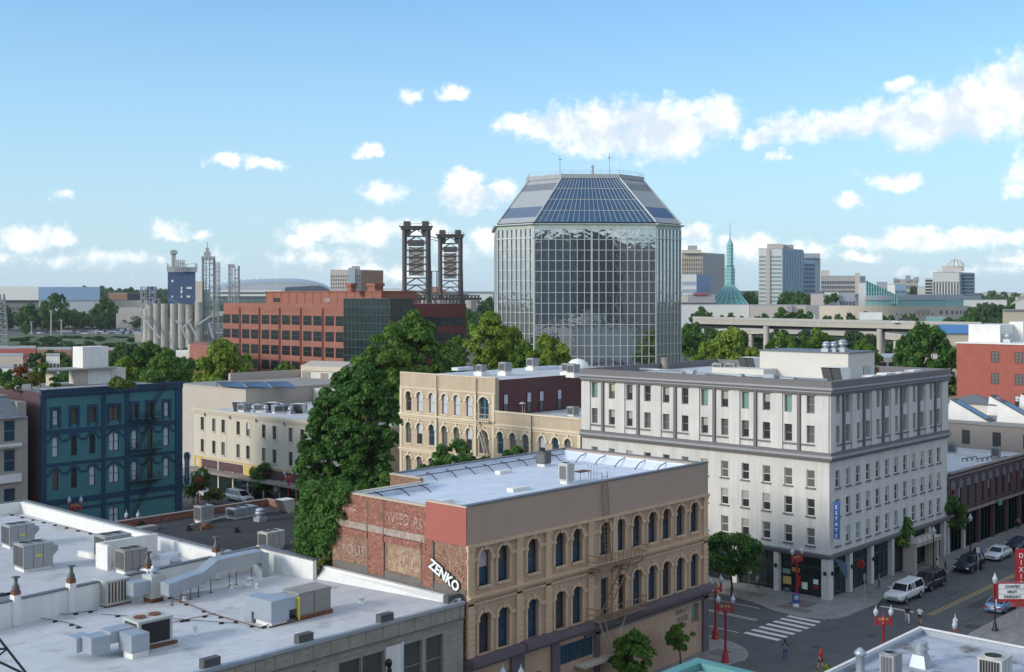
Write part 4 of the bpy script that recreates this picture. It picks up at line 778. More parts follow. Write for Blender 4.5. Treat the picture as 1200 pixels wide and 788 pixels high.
# ============================================================ roof of the building behind the long parapet
b = thing('rear_white_roof_building', 'building with the warm white roof and thick pale parapet at the left', 'building', (20,80.4,0)); ZR2 = 9.95
q = MB(); q.prism([(8,76.5),(28,77.7),(53.3,80.2),(53.3,114.3),(8,114.3)], 0, ZR2-.3); q.build('wall', MATS['khaki_brick'], b)
q = MB(); q.prism([(8,76.5),(28,77.7),(53.0,80.2),(53.0,114.0),(8,114.0)], ZR2-.3, ZR2); q.build('roof', MATS['membrane_warm'], b)
q = MB(); q.box(52.6,53.3,80.2,114.3,ZR2-.3,11.0); q.box(8,52.6,113.7,114.3,ZR2-.3,11.0); q.build('parapet', MATS['parapet_white'], b)
q = MB(); q.box(53.0,53.42,80.2,114.42,11.0,11.1); q.box(8,53.0,114.0,114.42,11.0,11.1); q.build('coping', MATS['coping_grey'], b)
q = MB(); x, y = inv(91,652,ZR2); x2, y2 = inv(120,666,ZR2); q.prism([(x,y),(x2+2,y2-3),(x2+2.4,y2-2.6),(x+.3,y+.3)], ZR2, ZR2+.45); x, y = inv(122,668,ZR2); q.box(x,x+.3,y-.5,y+1.0,ZR2,ZR2+1.9); q.box(x,x+5.2,y+1.0,y+1.3,ZR2,ZR2+1.9); q.build('screen_wall', MATS['parapet_white'], b)
u = rtu('packaged_unit', 'large grey roof unit with twin fans nearest the long parapet at the left', 2.3,1.9,1.75,'unit_grey',2); x, y = inv(43,668,ZR2); place(u, x, y+.6, ZR2, rad(-2))
q = MB(); q.box(-.2,.25,-.985,-.96,1.1,1.25); q.build('label', MATS['label_yellow'], u, False)
u2 = dup(u, (*inv(21,640,ZR2), ZR2), rad(-2), 'grey roof unit with one yellow label, farthest left on the warm white roof', .92)
u3 = dup(u, (*inv(132,655,ZR2), ZR2), rad(-2), 'grey roof unit with blue panel behind the white screen wall', .98)
q = MB(); q.box(1.1,1.5,-.5,.5,.5,1.3); q.build('blue_panel', MATS['sign_blue'], u3, False)
u4 = rtu('packaged_unit', 'brown grey twin fan condenser in front of the white screen wall', 1.9,1.5,1.5,'unit_taupe',2,False); x, y = inv(160,672,ZR2); place(u4, x, y+.8, ZR2, 0)
cable('anchor_cable', 'dark cable on a row of black blocks crossing the warm white roof', [(*inv(-30,596,ZR2),ZR2), (*inv(8,603,ZR2),ZR2), (*inv(113,628,ZR2),ZR2)], .02, blocks=8)
for i, (px, py) in enumerate(((16,600),(46,600))):
    x, y = inv(px, py, ZR2); q = MB()
    for j in range(5): q.box(x-.9,x+.9,y-.5+j*.22,y-.36+j*.22,ZR2,ZR2+.2)
    tag(q.build('timber_pile', MATS['wood']), ['thin pile of brown timber by the far left parapet','thicker pile of brown timber by the far parapet corner'][i], 'timber')
x, y = inv(232,646,ZR2+.1); q = MB(); q.bar((x-1,y,ZR2+.1),(x+1,y+.5,ZR2+.1),.2); q.bar((x-.6,y+.4,ZR2+.1),(x+1.2,y-.2,ZR2+.15),.15); tag(q.build('timber_pile', MATS['rust']), 'few reddish boards lying near the right end of the warm white roof', 'timber')
x, y = inv(190,655,ZR2); q = MB(); q.box(x-.3,x+1.6,y-.3,y+.4,ZR2,ZR2+.35); tag(q.build('roof_curb', MATS['membrane_new']), 'small pale curb right of the dark capped chimney', 'roof curb')

# ============================================================ black tar roof between the white roofs and the side street
b = thing('tar_roof_building', 'low building with black tar roof and worn red brick parapet', 'building', (53.4,84,0)); ZD = 5.3
q = MB(); q.box(53.5,87.6,84,121.9,0,ZD-.1); q.build('wall', MATS['dark_brick'], b); q = MB(); q.box(53.5,87.3,84,121.6,ZD-.1,ZD); q.build('roof', MATS['tar_roof'], b)
q = MB(); q.box(53.5,87.6,121.5,121.95,ZD,6.0); q.box(87.2,87.62,84,121.5,ZD,6.0); q.build('parapet', MATS['old_brick_red'], b)
q = MB(); q.box(53.5,87.7,121.45,122.0,6.0,6.08); q.box(87.15,87.68,84,121.45,6.0,6.08); q.build('coping', MATS['taupe'], b)
def td(px, py): return (*inv(px, py, ZD), ZD)
u = rtu('packaged_unit', 'pale grey roof unit standing above a rusty stack on the tar roof', 1.7,1.5,1.6,'unit_grey',1,False); place(u, *td(239,612))
u = rtu('packaged_unit', 'flat twin box unit in the centre of the tar roof', 3.2,1.7,.9,'metal_galv',2,True); place(u, *td(283,606), rad(5))
u = rtu('packaged_unit', 'box unit with two round fans and white pipe by the white parapet corner', 2.3,1.5,1.5,'unit_beige',2,False); place(u, *td(318,643), rad(4))
v = mushroom('roof_vent', 'domed silver vent on the tar roof, right of the twin box', 1.0); place(v, *td(305,611))
x, y, z = td(332,601); solar('intake_hood', 'white slanting intake hood at the far right of the tar roof', x, y, z, 1.6, 1.1, 1.6, rad(-90), 'louvred intake')
x, y, z = td(241,620); q = MB(); q.cyl(x,y,z,z+.6,.5,.4,10); q.box(x-.7,x+.7,y-.3,y+.3,z,z+.35); tag(q.build('rusty_vent', MATS['rust']), 'rusty red brown vent stack on the tar roof', 'roof vent')
for i, (px, py) in enumerate(((221,622),(277,624),(307,592),(166,616))):
    x, y, z = td(px, py); q = MB(); q.box(x-.35,x+.35,y-.25,y+.25,z,z+.25); q.cyl(x,y,z+.25,z+.55,.15,.25,8); tag(q.build('vent_pipe', MATS['fan_black']), ['black capped vent left of the rusty stack','black capped vent in the middle of the tar roof','black vent by the far brick parapet corner','thin black vent at the left end of the tar roof'][i], 'roof vent', 'black vents on the tar roof')
x, y, z = td(172,622); q = MB(); q.box(x-1,x+1,y-.6,y+.6,z,z+.5); tag(q.build('roof_curb', MATS['gravel_grey']), 'grey curb box at the left of the tar roof behind the white parapet', 'roof curb')
q = MB(); a = td(222,619); c = td(275,606); q.tube([(a[0],a[1],ZD+.3),(c[0],c[1],ZD+.3)], .1, 6); tag(q.build('roof_pipe', MATS['unit_beige']), 'pale pipe lying across the tar roof', 'pipe')

# ============================================================ blue Victorian building and its left neighbour
KB = 140/133.
def bz(z): return 31-(31-z)*KB
def blue_building():
    Y = 140; X0, X1 = 63.9*KB, 82.4*KB; b = thing('blue_building', 'teal and navy painted Victorian building with arched windows and black fire escape', 'building', (X0,Y,0)); F = Face(X0, Y, X1, Y); L = F.L
    cols = [(c*KB-X0) for c in (65.7,68.0,70.3,73.1,75.8,77.9,80.2)]
    rows = [(bz(16.0),1.9,0),(bz(12.3),2.5,.45),(bz(8.45),2.5,.45)]; ops = []; info = []
    for ri, (z, h, rs) in enumerate(rows):
        for ci, u in enumerate(cols):
            if ci == 3: ops.append((u,1.35,z+.05,z+h-.05,(0,.45,.6)[ri]))
            else: ops.append((u,.78,z,z+h,rs*.85))
            info.append((ri, ci))
    ops.append((cols[3],1.35,bz(3.6),bz(5.6),.3))
    w = MB(); F.wall(w, 0, bz(20.0), ops, .22); w.box(X0,X1,Y+.3,Y+18,0,bz(19.6)); w.build('wall', MATS['b_blue'], b)
    q = MB(); q.box(X0-.05,X0+.0,Y+.05,Y+18,0,bz(19.95)); q.build('brick_side_wall', MATS['plum_brick'], b)
    r = random.Random(8)
    for (o, (ri, ci)) in zip(ops, info):
        pn = ['glass_pale','glass_brick','glass_brick','glass_brick','glass','glass','glass_pale', 'glass_pale','glass','glass','glass_pale','glass_pale','glass','glass_pale', 'glass_brick','glass','glass_pale','glass_pale','glass_pale','glass','glass_pale'][ri*7+ci]
        window(b, F, o[0], o[2], o[1], o[3]-o[2], o[4], pn, 'frame_navy', None, .2, 'double' if ci == 3 else 'sash')
    window(b, F, cols[3], bz(3.6), 1.35, bz(5.6)-bz(3.6), .3, 'glass_pale', 'frame_navy', None, .2, 'double')
    # navy bands, pilasters, hood moulds
    q = MB(); F.box(q, 0, L, bz(19.5), bz(20.15), .30); F.box(q, -.1, L+.1, bz(20.0), bz(20.25), .42); F.box(q, 0, L, bz(19.3), bz(19.5), .15); q.build('cornice', MATS['b_navy'], b)
    dv = [(0,.7),(71.7*KB-X0-.25,71.7*KB-X0+.25),(74.8*KB-X0-.3,74.8*KB-X0+.3),(L-1.0,L)]
    for a, c in dv: q = MB(); F.box(q, a, c, 0, bz(19.3), .16); q.build('pilaster', MATS['b_navy'], b)
    for za, zb in ((14.95,15.5),(11.25,11.6),(6.75,7.35),(5.9,6.15)): q = MB(); F.box(q, 0, L, bz(za), bz(zb), .12); q.build('band', MATS['b_navy'], b)
    for (o, (ri, ci)) in zip(ops, info):
        q = MB(); u, w_, za, zb = o[:4]
        if ri == 0:
            for s in (-1,1): F.box(q, u+s*(w_/2+.14)-.15, u+s*(w_/2+.14)+.15, za-.35, zb+.4, .11)
            F.box(q, u-w_/2-.3, u+w_/2+.3, zb+.02, zb+.4, .12)
        else:
            a1 = arc(w_+.75, zb-.42, .75, 10); a0 = arc(w_+.24, zb-.36, .5, 10)
            for k in range(10):
                A, B_, C_, D = a1[k], a1[k+1], a0[k+1], a0[k]
                q.quad(F.p(u+A[0],A[1],-.1),F.p(u+B_[0],B_[1],-.1),F.p(u+C_[0],C_[1],-.1),F.p(u+D[0],D[1],-.1)); q.quad(F.p(u+A[0],A[1],-.1),F.p(u+B_[0],B_[1],-.1),F.p(u+B_[0],B_[1],0),F.p(u+A[0],A[1],0))
            for s in (-1,1): F.box(q, u+s*(w_/2+.585)-.205, u+s*(w_/2+.585)+.205, zb-.66, zb-.42, .1)
        q.build('hood_mould', MATS['b_navy'], b)
    for ua, ub in ((.9,7.6),(11,L-1.2)):
        q = MB(); F.box(q, ua, ub, bz(.2), bz(5.6), .04); q.build('ground_floor_panel', MATS['b_blue'], b)
    # fire escape
    ua, ub = cols[4]-.8, cols[5]+1.2
    for z in (rows[0][0]-.15, rows[1][0]-.15, rows[2][0]-.15):
        t = MB(); F.box(t, ua, ub, z-.06, z, .95, -.05)
        for i in range(11): u = ua+(ub-ua)*i/10; t.bar(F.p(u,z,-.93),F.p(u,z+.95,-.93),.03)
        for zz in (.5,.95): t.bar(F.p(ua,z+zz,-.93),F.p(ub,z+zz,-.93),.04); t.bar(F.p(ua,z+zz,0),F.p(ua,z+zz,-.93),.04); t.bar(F.p(ub,z+zz,0),F.p(ub,z+zz,-.93),.04)
        t.build('fire_escape_landing', MATS['steel_black'], b)
    for za, zb, a, c in ((rows[1][0]-.2,rows[0][0]-.2,ua+.6,ub-.8),(rows[2][0]-.2,rows[1][0]-.2,ua+.6,ub-.8),(bz(4.2),rows[2][0]-.2,ua+.2,ub-1.2),(rows[0][0]-.1,bz(20.4),ub-2.0,ub+1.0)):
        t = MB()
        for s in (.3,.8): t.bar(F.p(a,za,-s),F.p(c,zb,-s),.06); t.bar(F.p(a,za+.8,-s),F.p(c,zb+.8,-s),.03)
        for i in range(12): f_ = i/12; t.bar(F.p(a+(c-a)*f_,za+(zb-za)*f_,-.3),F.p(a+(c-a)*f_,za+(zb-za)*f_,-.8),.09,.025)
        t.build('fire_escape_stair', MATS['steel_black'], b)
    # roof: garden, penthouse with white tower
    q = MB(); q.box(X0+.3,X1-.3,Y+.4,Y+17.7,bz(19.6),bz(19.75)); q.build('roof', MATS['gravel_grey'], b)
    q = MB()
    for i in range(10): F.box(q, .5+i*1.0, 1.35+i*1.0, bz(20.25), bz(20.33), .35, 1.0)
    q.build('coping_tile', MATS['sign_back'], b)
    X, Y_ = inv(96, 447, bz(20.2)); q = MB(); q.box(X,X+6.3,Y_-.2,Y_+3.6,bz(19.7),21.2); q.build('penthouse', MATS['pale_wall'], b)
    x2 = ony(102, Y_); x3 = ony(128, Y_); q = MB(); xa = ony(97,Y_+.3); q.box(xa,ony(127,Y_+.3),Y_+.3,Y_+3.1,21.2,24.2); q.box(x2,x3,Y_-.26,Y_-.21,bz(19.7),21.2); q.build('white_tower', MATS['parapet_white'], b)
    q = MB(); q.box(ony(54,Y_-1.2),x3+.5,Y_-1.2,Y_+4,21.2,21.38); q.build('roof_slab', MATS['gravel_grey'], b)
    q = MB(); q.box(ony(62,Y_),ony(66,Y_),Y_-.1,Y_+2,bz(19.7),21.2); q.build('screen', MATS['coping_beige'], b); q = MB(); q.box(ony(85,Y_),ony(101,Y_),Y_-.28,Y_-.24,bz(19.7),21.1); q.build('screen', MATS['coping_beige'], b)
    return b
glass('glass_brick', (.16,.11,.09), .2, .5, .5, 3)
BLUE = blue_building()
def left_building():
    Y = 140; X1 = 62.4*KB; X0 = 40; b = thing('stone_building', 'grey stone building with slate roof cut by the left edge of the picture', 'building', (X0,Y,0)); F = Face(X0, Y, X1, Y); L = F.L
    zA = (bz(14.6),bz(17.0)); zB = (bz(11.2),bz(13.7)); zC = (bz(6.9),bz(9.3)); cs = [L-2.2-2.05*i for i in range(8)]
    ops = [(u,1.35,z[0],z[1]) for z in (zA,zB,zC) for u in cs]; w = MB(); F.wall(w, 0, bz(17.25), ops, .25); w.box(X0,X1,Y+.3,Y+16,0,bz(17.2)); w.build('wall', MATS['l_stone'], b)
    for o in ops: window(b, F, o[0], o[2], 1.35, o[3]-o[2], 0, 'glass_blue', 'frame_grey' if o[2] > 8 else 'frame_teal', None, .22)
    q = MB(); F.box(q, 0, L-.9, bz(14.1), bz(14.35), .5); F.box(q, 0, L-.9, bz(10.0), bz(10.9), .35); F.box(q, 0, L-.9, bz(13.9), bz(14.1), .2); q.build('string_course', MATS['parapet_white'], b)
    q = MB(); q.add([(X0,Y-.35,bz(17.25)),(X1-.1,Y-.35,bz(17.25)),(X1-1.8,Y+1.9,bz(19.6)),(X0,Y+1.9,bz(19.6)),(X1-.1,Y+3,bz(17.25)),(X1-1.8,Y+3,bz(19.6))],[(0,1,2,3),(1,4,5,2)]); q.build('slate_roof', MATS['slate'], b)
    q = MB(); q.box(X0,X1-1.7,Y+1.9,Y+15.5,bz(17.3),bz(19.55)); q.box(X1-1.1,X1+.0,Y+.4,Y+5,bz(17.2),bz(19.0)); q.build('upper_wall', MATS['l_stone'], b)
    q = MB(); q.box(X0,X1-1.6,Y+1.8,Y+16,bz(19.6),bz(19.75)); q.build('flat_roof', MATS['gravel_grey'], b); return b
left_building()

# ============================================================ cream two storey row across the side street
def cream():
    X = 107.0; Ya, Yb = 128.0, 169.0; b = thing('cream_building', 'long cream commercial building with paired dark windows and yellow shopfront trim', 'building', (X,Ya,0)); F = Face(X, Yb, X, Ya); L = F.L
    cs = [Yb-y for y in (166.7,163.4,160.8,156.7,154.1,150.0,147.3,143.3,140.5,136.5,133.8,130.2)]
    ops = [(u,.95,z,z+2.05) for u in cs for z in (6.0,9.55)]; w = MB(); F.wall(w, 3.6, 12.9, ops, .22); w.box(X+.3,X+28,Ya,Yb,0,12.3); w.build('wall', MATS['c_cream'], b)
    for o in ops: window(b, F, o[0], o[2], .95, 2.05, 0, RND.choice(['glass','glass_mid',('glass_pale','glass_mid'),'glass']), 'frame_brown', 'coping_beige', .2)
    q = MB()
    for i in range(0, 12, 2): F.box(q, cs[i]+.75, cs[i]+.85, 5.3, 11.9, .04); 
    F.box(q, 0, L, 5.3, 5.45, .08); q.build('wall_rib', MATS['c_cream'], b)
    q = MB(); F.box(q, -.2, L, 12.45, 12.75, .35); F.box(q, -.3, L, 12.75, 13.05, .5); F.box(q, 0, L, 12.2, 12.45, .15); q.build('cornice', MATS['c_cream'], b)
    for u in (3.2,10.2,17.2,24.2,31.2): q = MB(); F.box(q, u-.12, u+.12, 11.9, 12.45, .4); q.build('bracket', MATS['c_cream'], b)
    q = MB(); q.box(X+.35,X+27.7,Ya+.3,Yb-.3,12.3,12.5); q.build('roof', MATS['membrane'], b)
    q = MB(); F.box(q, 0, .35, 3.4, 5.3, .1); F.box(q, 1.3, 2.1, 3.4, 5.3, .1); F.box(q, .35, 1.3, 4.9, 5.3, .1); F.box(q, 14.0,18.6,3.5,4.9,.1); F.box(q, 0, L, 5.15, 5.3, .14); q.build('yellow_trim', MATS['c_yellow'], b)
    for ua, ub in ((2.3,6.6),(7.0,13.6),(19,24),(24.6,31),(31.6,38)): q = MB(); F.box(q, ua, ub, 3.6, 4.9, .06); q.build('transom_window', MATS['plum_brick'], b)
    q = MB(); F.box(q, 18.5,20.4,4.1,5.0,.5); q.build('red_awning', MATS['red_paint'], b)
    q = MB(); F.box(q, -.3, L, 3.2, 3.5, 2.2); q.build('canopy', MATS['taupe'], b)
    q = MB(); F.box(q, 0, L, 0, 3.4, .02); q.build('shopfront', MATS['shop_glass'], b)
    for u in (.2,3.4,7,11,15,19,23,27.2,31.2,35,38.8): q = MB(); F.box(q, u-.18, u+.18, 0, 3.6, .12); q.build('post', MATS['c_yellow' if u > 25 else 'c_cream'], b)
    return b
cream()
for i, (px, py, kind, lb) in enumerate(((279,474,0,'leftmost slanted white hood on the cream building roof'),(287,472,1,'grey box unit beside the slanted hood at the roof left'),(298,473,2,'silver vent near the left front of the cluttered roof'),(305,470,1,'second grey unit from the left on the cluttered roof'),(312,473,2,'small silver vent in front of the long white duct'),(318,468,0,'tall slanted silver hood in the middle of the cluttered roof'),(325,474,1,'low unit at the front coping of the cluttered roof'),(333,470,1,'wide pale unit right of the tall hood'),(341,475,2,'silver vent near the tree at the right of the roof'),(330,462,1,'pale unit at the rear middle of the cluttered roof'),(345,464,2,'round vent at the rear right of the cluttered roof'),(303,463,2,'small vent at the rear left of the cluttered roof'),(352,458,1,'pale box unit farthest back on the cluttered roof'),(350,470,0,'slanted white hood beside the tree crown'))):
    x = 109.2+(487-py)*.16+(.0 if px < 286 else (px-286)*.06); y = onx(px, x)
    if kind == 0: solar('intake_hood', lb, x, y, 12.5, 1.5, 1.2, 1.5, rad(-60), 'louvred intake')
    elif kind == 1: place(rtu('roof_unit', lb, 2.0, 1.5, 1.0, ('metal_galv','unit_grey','parapet_white')[i%3], 1, i%2 == 0, group='units on the cream building roof'), x, y, 12.5, .2*i)
    else: place(mushroom('roof_vent', lb, .8, 'metal_galv', 'vents on the cream building roof'), x, y, 12.5)
q = MB(); x, y = inv(335,469,12.5); q.box(x-1,x+6,y-5,y-4,12.6,13.5); q.box(x-1,x+.2,y-5,y+3,12.6,13.4); tag(q.build('roof_duct', MATS['parapet_white']), 'long white duct bending across the cluttered roof', 'duct')
# beige blank walled block behind it, solar panels, louvred penthouse
b = thing('beige_block', 'blank beige block with solar panels behind the cream building', 'building', (117,169,0))
q = MB(); q.box(117,165,169.1,192,0,15.2); q.build('wall', MATS['beige_wall'], b); q = MB(); q.box(117.3,164.7,169.4,191.7,15.2,15.22); q.build('roof', MATS['gravel_grey'], b)
q = MB(); q.box(116.9,117.3,169,192.1,15.2,15.35); q.box(117.3,165,169,169.35,15.2,15.35); q.box(128,146,190,190.6,15.2,16.6); q.build('parapet', MATS['beige_wall'], b)
q = MB(); q.box(131,139,160,168.9,12.5,14.8); q.build('back_wall', MATS['pale_wall'], b)
mat('solar', (.035,.05,.09), .3, var=.1, brick=(.025,.045,.11), mortar=(.25,.27,.3), bw=1.0, bh=50, spec=.8)
for i in range(3):
    pts = [inv(262+i*29, 453, 15.6), inv(290+i*29, 455, 15.6), inv(276+i*29+4, 447, 16.3), inv(250+i*29+4, 447, 16.3)]
    q = MB(); q.add([(*pts[0],15.6),(*pts[1],15.6),(*pts[2],16.25),(*pts[3],16.25)],[(0,1,2,3)]); q.add([(*pts[0],15.52),(*pts[1],15.52),(*pts[2],16.17),(*pts[3],16.17)],[(0,1,2,3)]); q.bar((*pts[3],15.3),(*pts[3],16.2),.08); q.bar((*pts[2],15.3),(*pts[2],16.2),.08)
    tag(q.build('solar_panel', MATS['solar']), ['left bank of tilted blue solar panels on the beige block','middle bank of tilted blue solar panels on the beige block','right bank of tilted blue solar panels on the beige block'][i], 'solar panel', 'solar panels on the beige block')
b = thing('louvred_penthouse', 'pale penthouse block with brown louvres in front of the red office building', 'building', (*far(353,232),0))
x, y = far(353,232); q = MB(); f_ = Face(x, y, *far(400,226)); q.prism([far(353,232),far(400,226),far(412,245),far(365,250)], 0, hgt(434,232)); q.build('wall', MATS['pale_wall'], b)
q = MB(); q.prism([far(352.5,231.5),far(400.5,225.5),far(413,245),far(365,250)], hgt(434,232), hgt(428.5,232)); q.build('roof', MATS['coping_beige'], b)
for ua, ub, za, zb in ((.3,2.5,15.2,16.4),(5.2,6.0,14.2,16.3),(6.1,7.2,14.2,16.3)): q = MB(); f_.box(q, ua, ub, za, zb, .06); q.build('louvre', MATS['taupe'], b)

# ============================================================ tan arcaded building
def arcade():
    X = 110.6; Y0, YM, Y1 = 90.75, 105.0, 123.2; b = thing('arcaded_building', 'tan building with rows of round arched windows in cream surrounds', 'building', (X,Y0,0)); F = Face(X, Y1, X, Y0); L = F.L
    c1 = [Y1-y for y in (121.4,119.2,116.8,114.3,112.0,109.7)]; cd = Y1-107.0; c2 = [Y1-y for y in (104.1,101.9,99.7,97.0,94.8,92.8)]
    up = [(u,1.05,15.3,18.0,.52) for u in c1]+[(cd,1.7,15.2,18.0,.5)]; mid = [(u,1.05,10.9,13.75,.52) for u in c1+c2]+[(cd,1.7,10.7,13.7,.85)]; lo = [(u,1.05,6.6,9.2,.2) for u in c1+c2]
    w = MB(); F.wall(w, 14.95, 20.5, up, .28, u1=Y1-YM); F.wall(w, 0, 14.95, mid+lo, .28); F.wall(w, 14.95, 16.3, [], u0=Y1-YM, u1=L)
    w.quad((X,YM,14.9),(X+.7,YM,14.9),(X+.7,YM,20.5),(X,YM,20.5)); w.box(X+.4,X+34,YM+.4,Y1,0,19.6); w.box(X+.4,X+17,Y0,YM,0,15.2); w.build('wall', MATS['t_tan'], b)
    q = MB(); q.box(X+.7,X+34.5,YM-.0,YM+.35,14,20.25); q.build('brick_side_wall', MATS['dark_brick'], b)
    q = MB(); q.box(X+.35,X+34,YM+.35,Y1-.3,19.6,20.05); q.box(X+.3,X+17,Y0,YM-.02,15.2,15.6); q.build('roof', MATS['membrane'], b)
    pr = ['glass','glass_pale','glass_pale','glass_pale','glass_pale','glass_pale','glass_blue']
    for i, o in enumerate(up): window(b, F, o[0], o[2], o[1], o[3]-o[2], o[4], pr[i], 'frame_grey', None, .25, 'double' if i == 6 else 'sash')
    for i, o in enumerate(mid): window(b, F, o[0], o[2], o[1], o[3]-o[2], o[4], ['glass_mid',('glass_pale','glass'),'glass_blue','glass_mid'][i%4], 'frame_grey', None, .25, 'double' if o[1] > 1.5 else 'sash')
    for i, o in enumerate(lo): window(b, F, o[0], o[2], o[1], o[3]-o[2], o[4], 'glass_mid', 'frame_grey', None, .25)
    for o in up+mid+lo:
        q = MB(); u, w_, za, zb, rs = o; sp = zb-rs
        a1 = arc(w_+.5, sp, rs+.25, 10); a0 = arc(w_+.06, sp, rs+.03, 10)
        for k in range(10):
            A, B_, C_, D = a1[k], a1[k+1], a0[k+1], a0[k]
            q.quad(F.p(u+A[0],A[1],-.12),F.p(u+B_[0],B_[1],-.12),F.p(u+C_[0],C_[1],-.12),F.p(u+D[0],D[1],-.12)); q.quad(F.p(u+A[0],A[1],-.12),F.p(u+B_[0],B_[1],-.12),F.p(u+B_[0],B_[1],0),F.p(u+A[0],A[1],0))
        for s in (-1,1): F.box(q, u+s*(w_/2+.2)-.18, u+s*(w_/2+.2)+.18, sp-.25, sp, .16)
        if zb < 15: F.box(q, u-.12, u+.12, zb+.12, zb+.55, .2)
        F.box(q, u-w_/2-.1, u+w_/2+.1, za-.14, za, .12); q.build('window_surround', MATS['t_cream'], b)
    for za, zb, out, uu in ((14.5,14.75,.12,L),(14.75,15.0,.3,Y1-YM),(18.45,18.6,.08,Y1-YM),(10.0,10.25,.3,L),(9.7,10.0,.12,L),(16.2,16.42,.12,None),(14.2,14.35,.08,L)):
        q = MB(); F.box(q, 0 if uu else Y1-YM+.02, uu or L, za, zb, out); q.build('string_course', MATS['t_cream'], b)
    q = MB(); F.box(q, 0, Y1-YM, 20.5, 20.62, .06, .35); q.build('coping', MATS['t_cream'], b)
    for u in (.25, 7.3, 14.7, 17.9, 24.3, L-.3): q = MB(); F.box(q, u-.22, u+.22, 6, 14.4 if u > 18 else 18.4, .1); q.build('pilaster', MATS['t_cream'], b)
    for u in (7.6, 15.0, 24.6): q = MB(); q.tube([F.p(u,20.4 if u < 18 else 16.2,-.2),F.p(u,6,-.2)], .06, 6); q.build('downpipe', MATS['coping_grey'], b)
    S = Face(X+.7, YM, X+34, YM)
    for x in (112.6,117.1,119.6,123.3): window(b, S, x-X-.7, 15.7, .9, 2.7, 0, ('glass_pale','glass_mid'), 'frame_dark', None, -.03)
    t = MB(); F.box(t, cd-1.2, cd+1.6, 14.9, 15.0, .9, -.05)
    for i in range(8): t.bar(F.p(cd-1.2+i*.4,15,-.88),F.p(cd-1.2+i*.4,15.9,-.88),.03)
    t.bar(F.p(cd-1.2,15.9,-.88),F.p(cd+1.6,15.9,-.88),.04)
    for s in (.25,.75): t.bar(F.p(cd-.7,14.9,-s),F.p(cd+1.0,10.5,-s),.09)
    for i in range(12): t.bar(F.p(cd-.7+1.7*i/12,14.9-4.4*i/12,-.25),F.p(cd-.7+1.7*i/12,14.9-4.4*i/12,-.75),.1,.03)
    t.build('fire_escape', MATS['t_cream'], b); return b
arcade()
u = rtu('roof_unit', 'grey unit with dark front on the arcaded building, left of its row', 1.5,1.4,1.2,'unit_grey',1,False,group='units on the arcaded building roof'); u.scale = (.72,.72,.72); ur = 20.05
for i, (px, py, s, lb) in enumerate(((564,437,1.0,None),(592,437,1.25,'wide silver unit on a white curb, second on the arcaded roof'),(624,431,1.2,'silver unit at the far edge of the arcaded roof'),(665,437,1.1,'pale unit left of the white dome'),(672,439,1.2,'silver box unit touching the white dome'))):
    x, y = inv(px, py, ur+.4); c = MB(); c.box(x-.75,x+.75,y-.75,y+.75,ur,ur+.5); tag(c.build('roof_curb', MATS['parapet_white']), ['white curb under the leftmost unit of the arcaded roof','white curb under the widest unit of the arcaded roof','white curb under the far edge unit of the arcaded roof','white curb under the pale unit left of the dome','white curb under the silver box beside the dome'][i], 'roof curb', 'curbs on the arcaded building roof')
    if lb is None: place(u, x, y, ur+.45, 0)
    else: dup(u, (x,y,ur+.45), 0, lb, s*.74)
x, y = inv(677, 433, ur+.3); q = MB(); q.lathe([(1.7,ur),(1.7,ur+.5),(1.5,ur+1.2),(.9,ur+1.7),(.05,ur+1.9)], x, y, 0, 16); tag(q.build('dome', MATS['parapet_white']), 'round white dome on the far edge of the arcaded roof beside the hotel', 'roof dome')
for i, (px, py, w_) in enumerate(((542,434,1.6),(640,433,2.2))): x, y = inv(px, py, ur); q = MB(); q.box(x-w_,x+w_,y-.7,y+.7,ur,ur+.45); tag(q.build('roof_curb', MATS['membrane_new']), ['long low white curb near the left end of the arcaded roof','long low white curb near the dome of the arcaded roof'][i], 'roof curb', 'low long curbs on the arcaded roof')
x, y = inv(675, 485, 16); dup(u, (x+.6,y+1.0,15.6), 0, 'grey unit on the lower flat roof against the hotel wall', .8)
q = MB(); x, y = inv(587, 487, 16.3); q.tube([(111.3,y,15.6),(111.3,y,17.4)], .05, 6); q.tube([(111.3,y-.4,15.6),(111.3,y-.4,17.3)], .04, 6); q.lathe([(.05,17.5),(.42,17.45),(.42,17.55),(.05,17.7)],111.3,y,0,12); tag(q.build('antenna', MATS['sign_back']), 'small white dish antenna on the lower tan parapet', 'antenna')
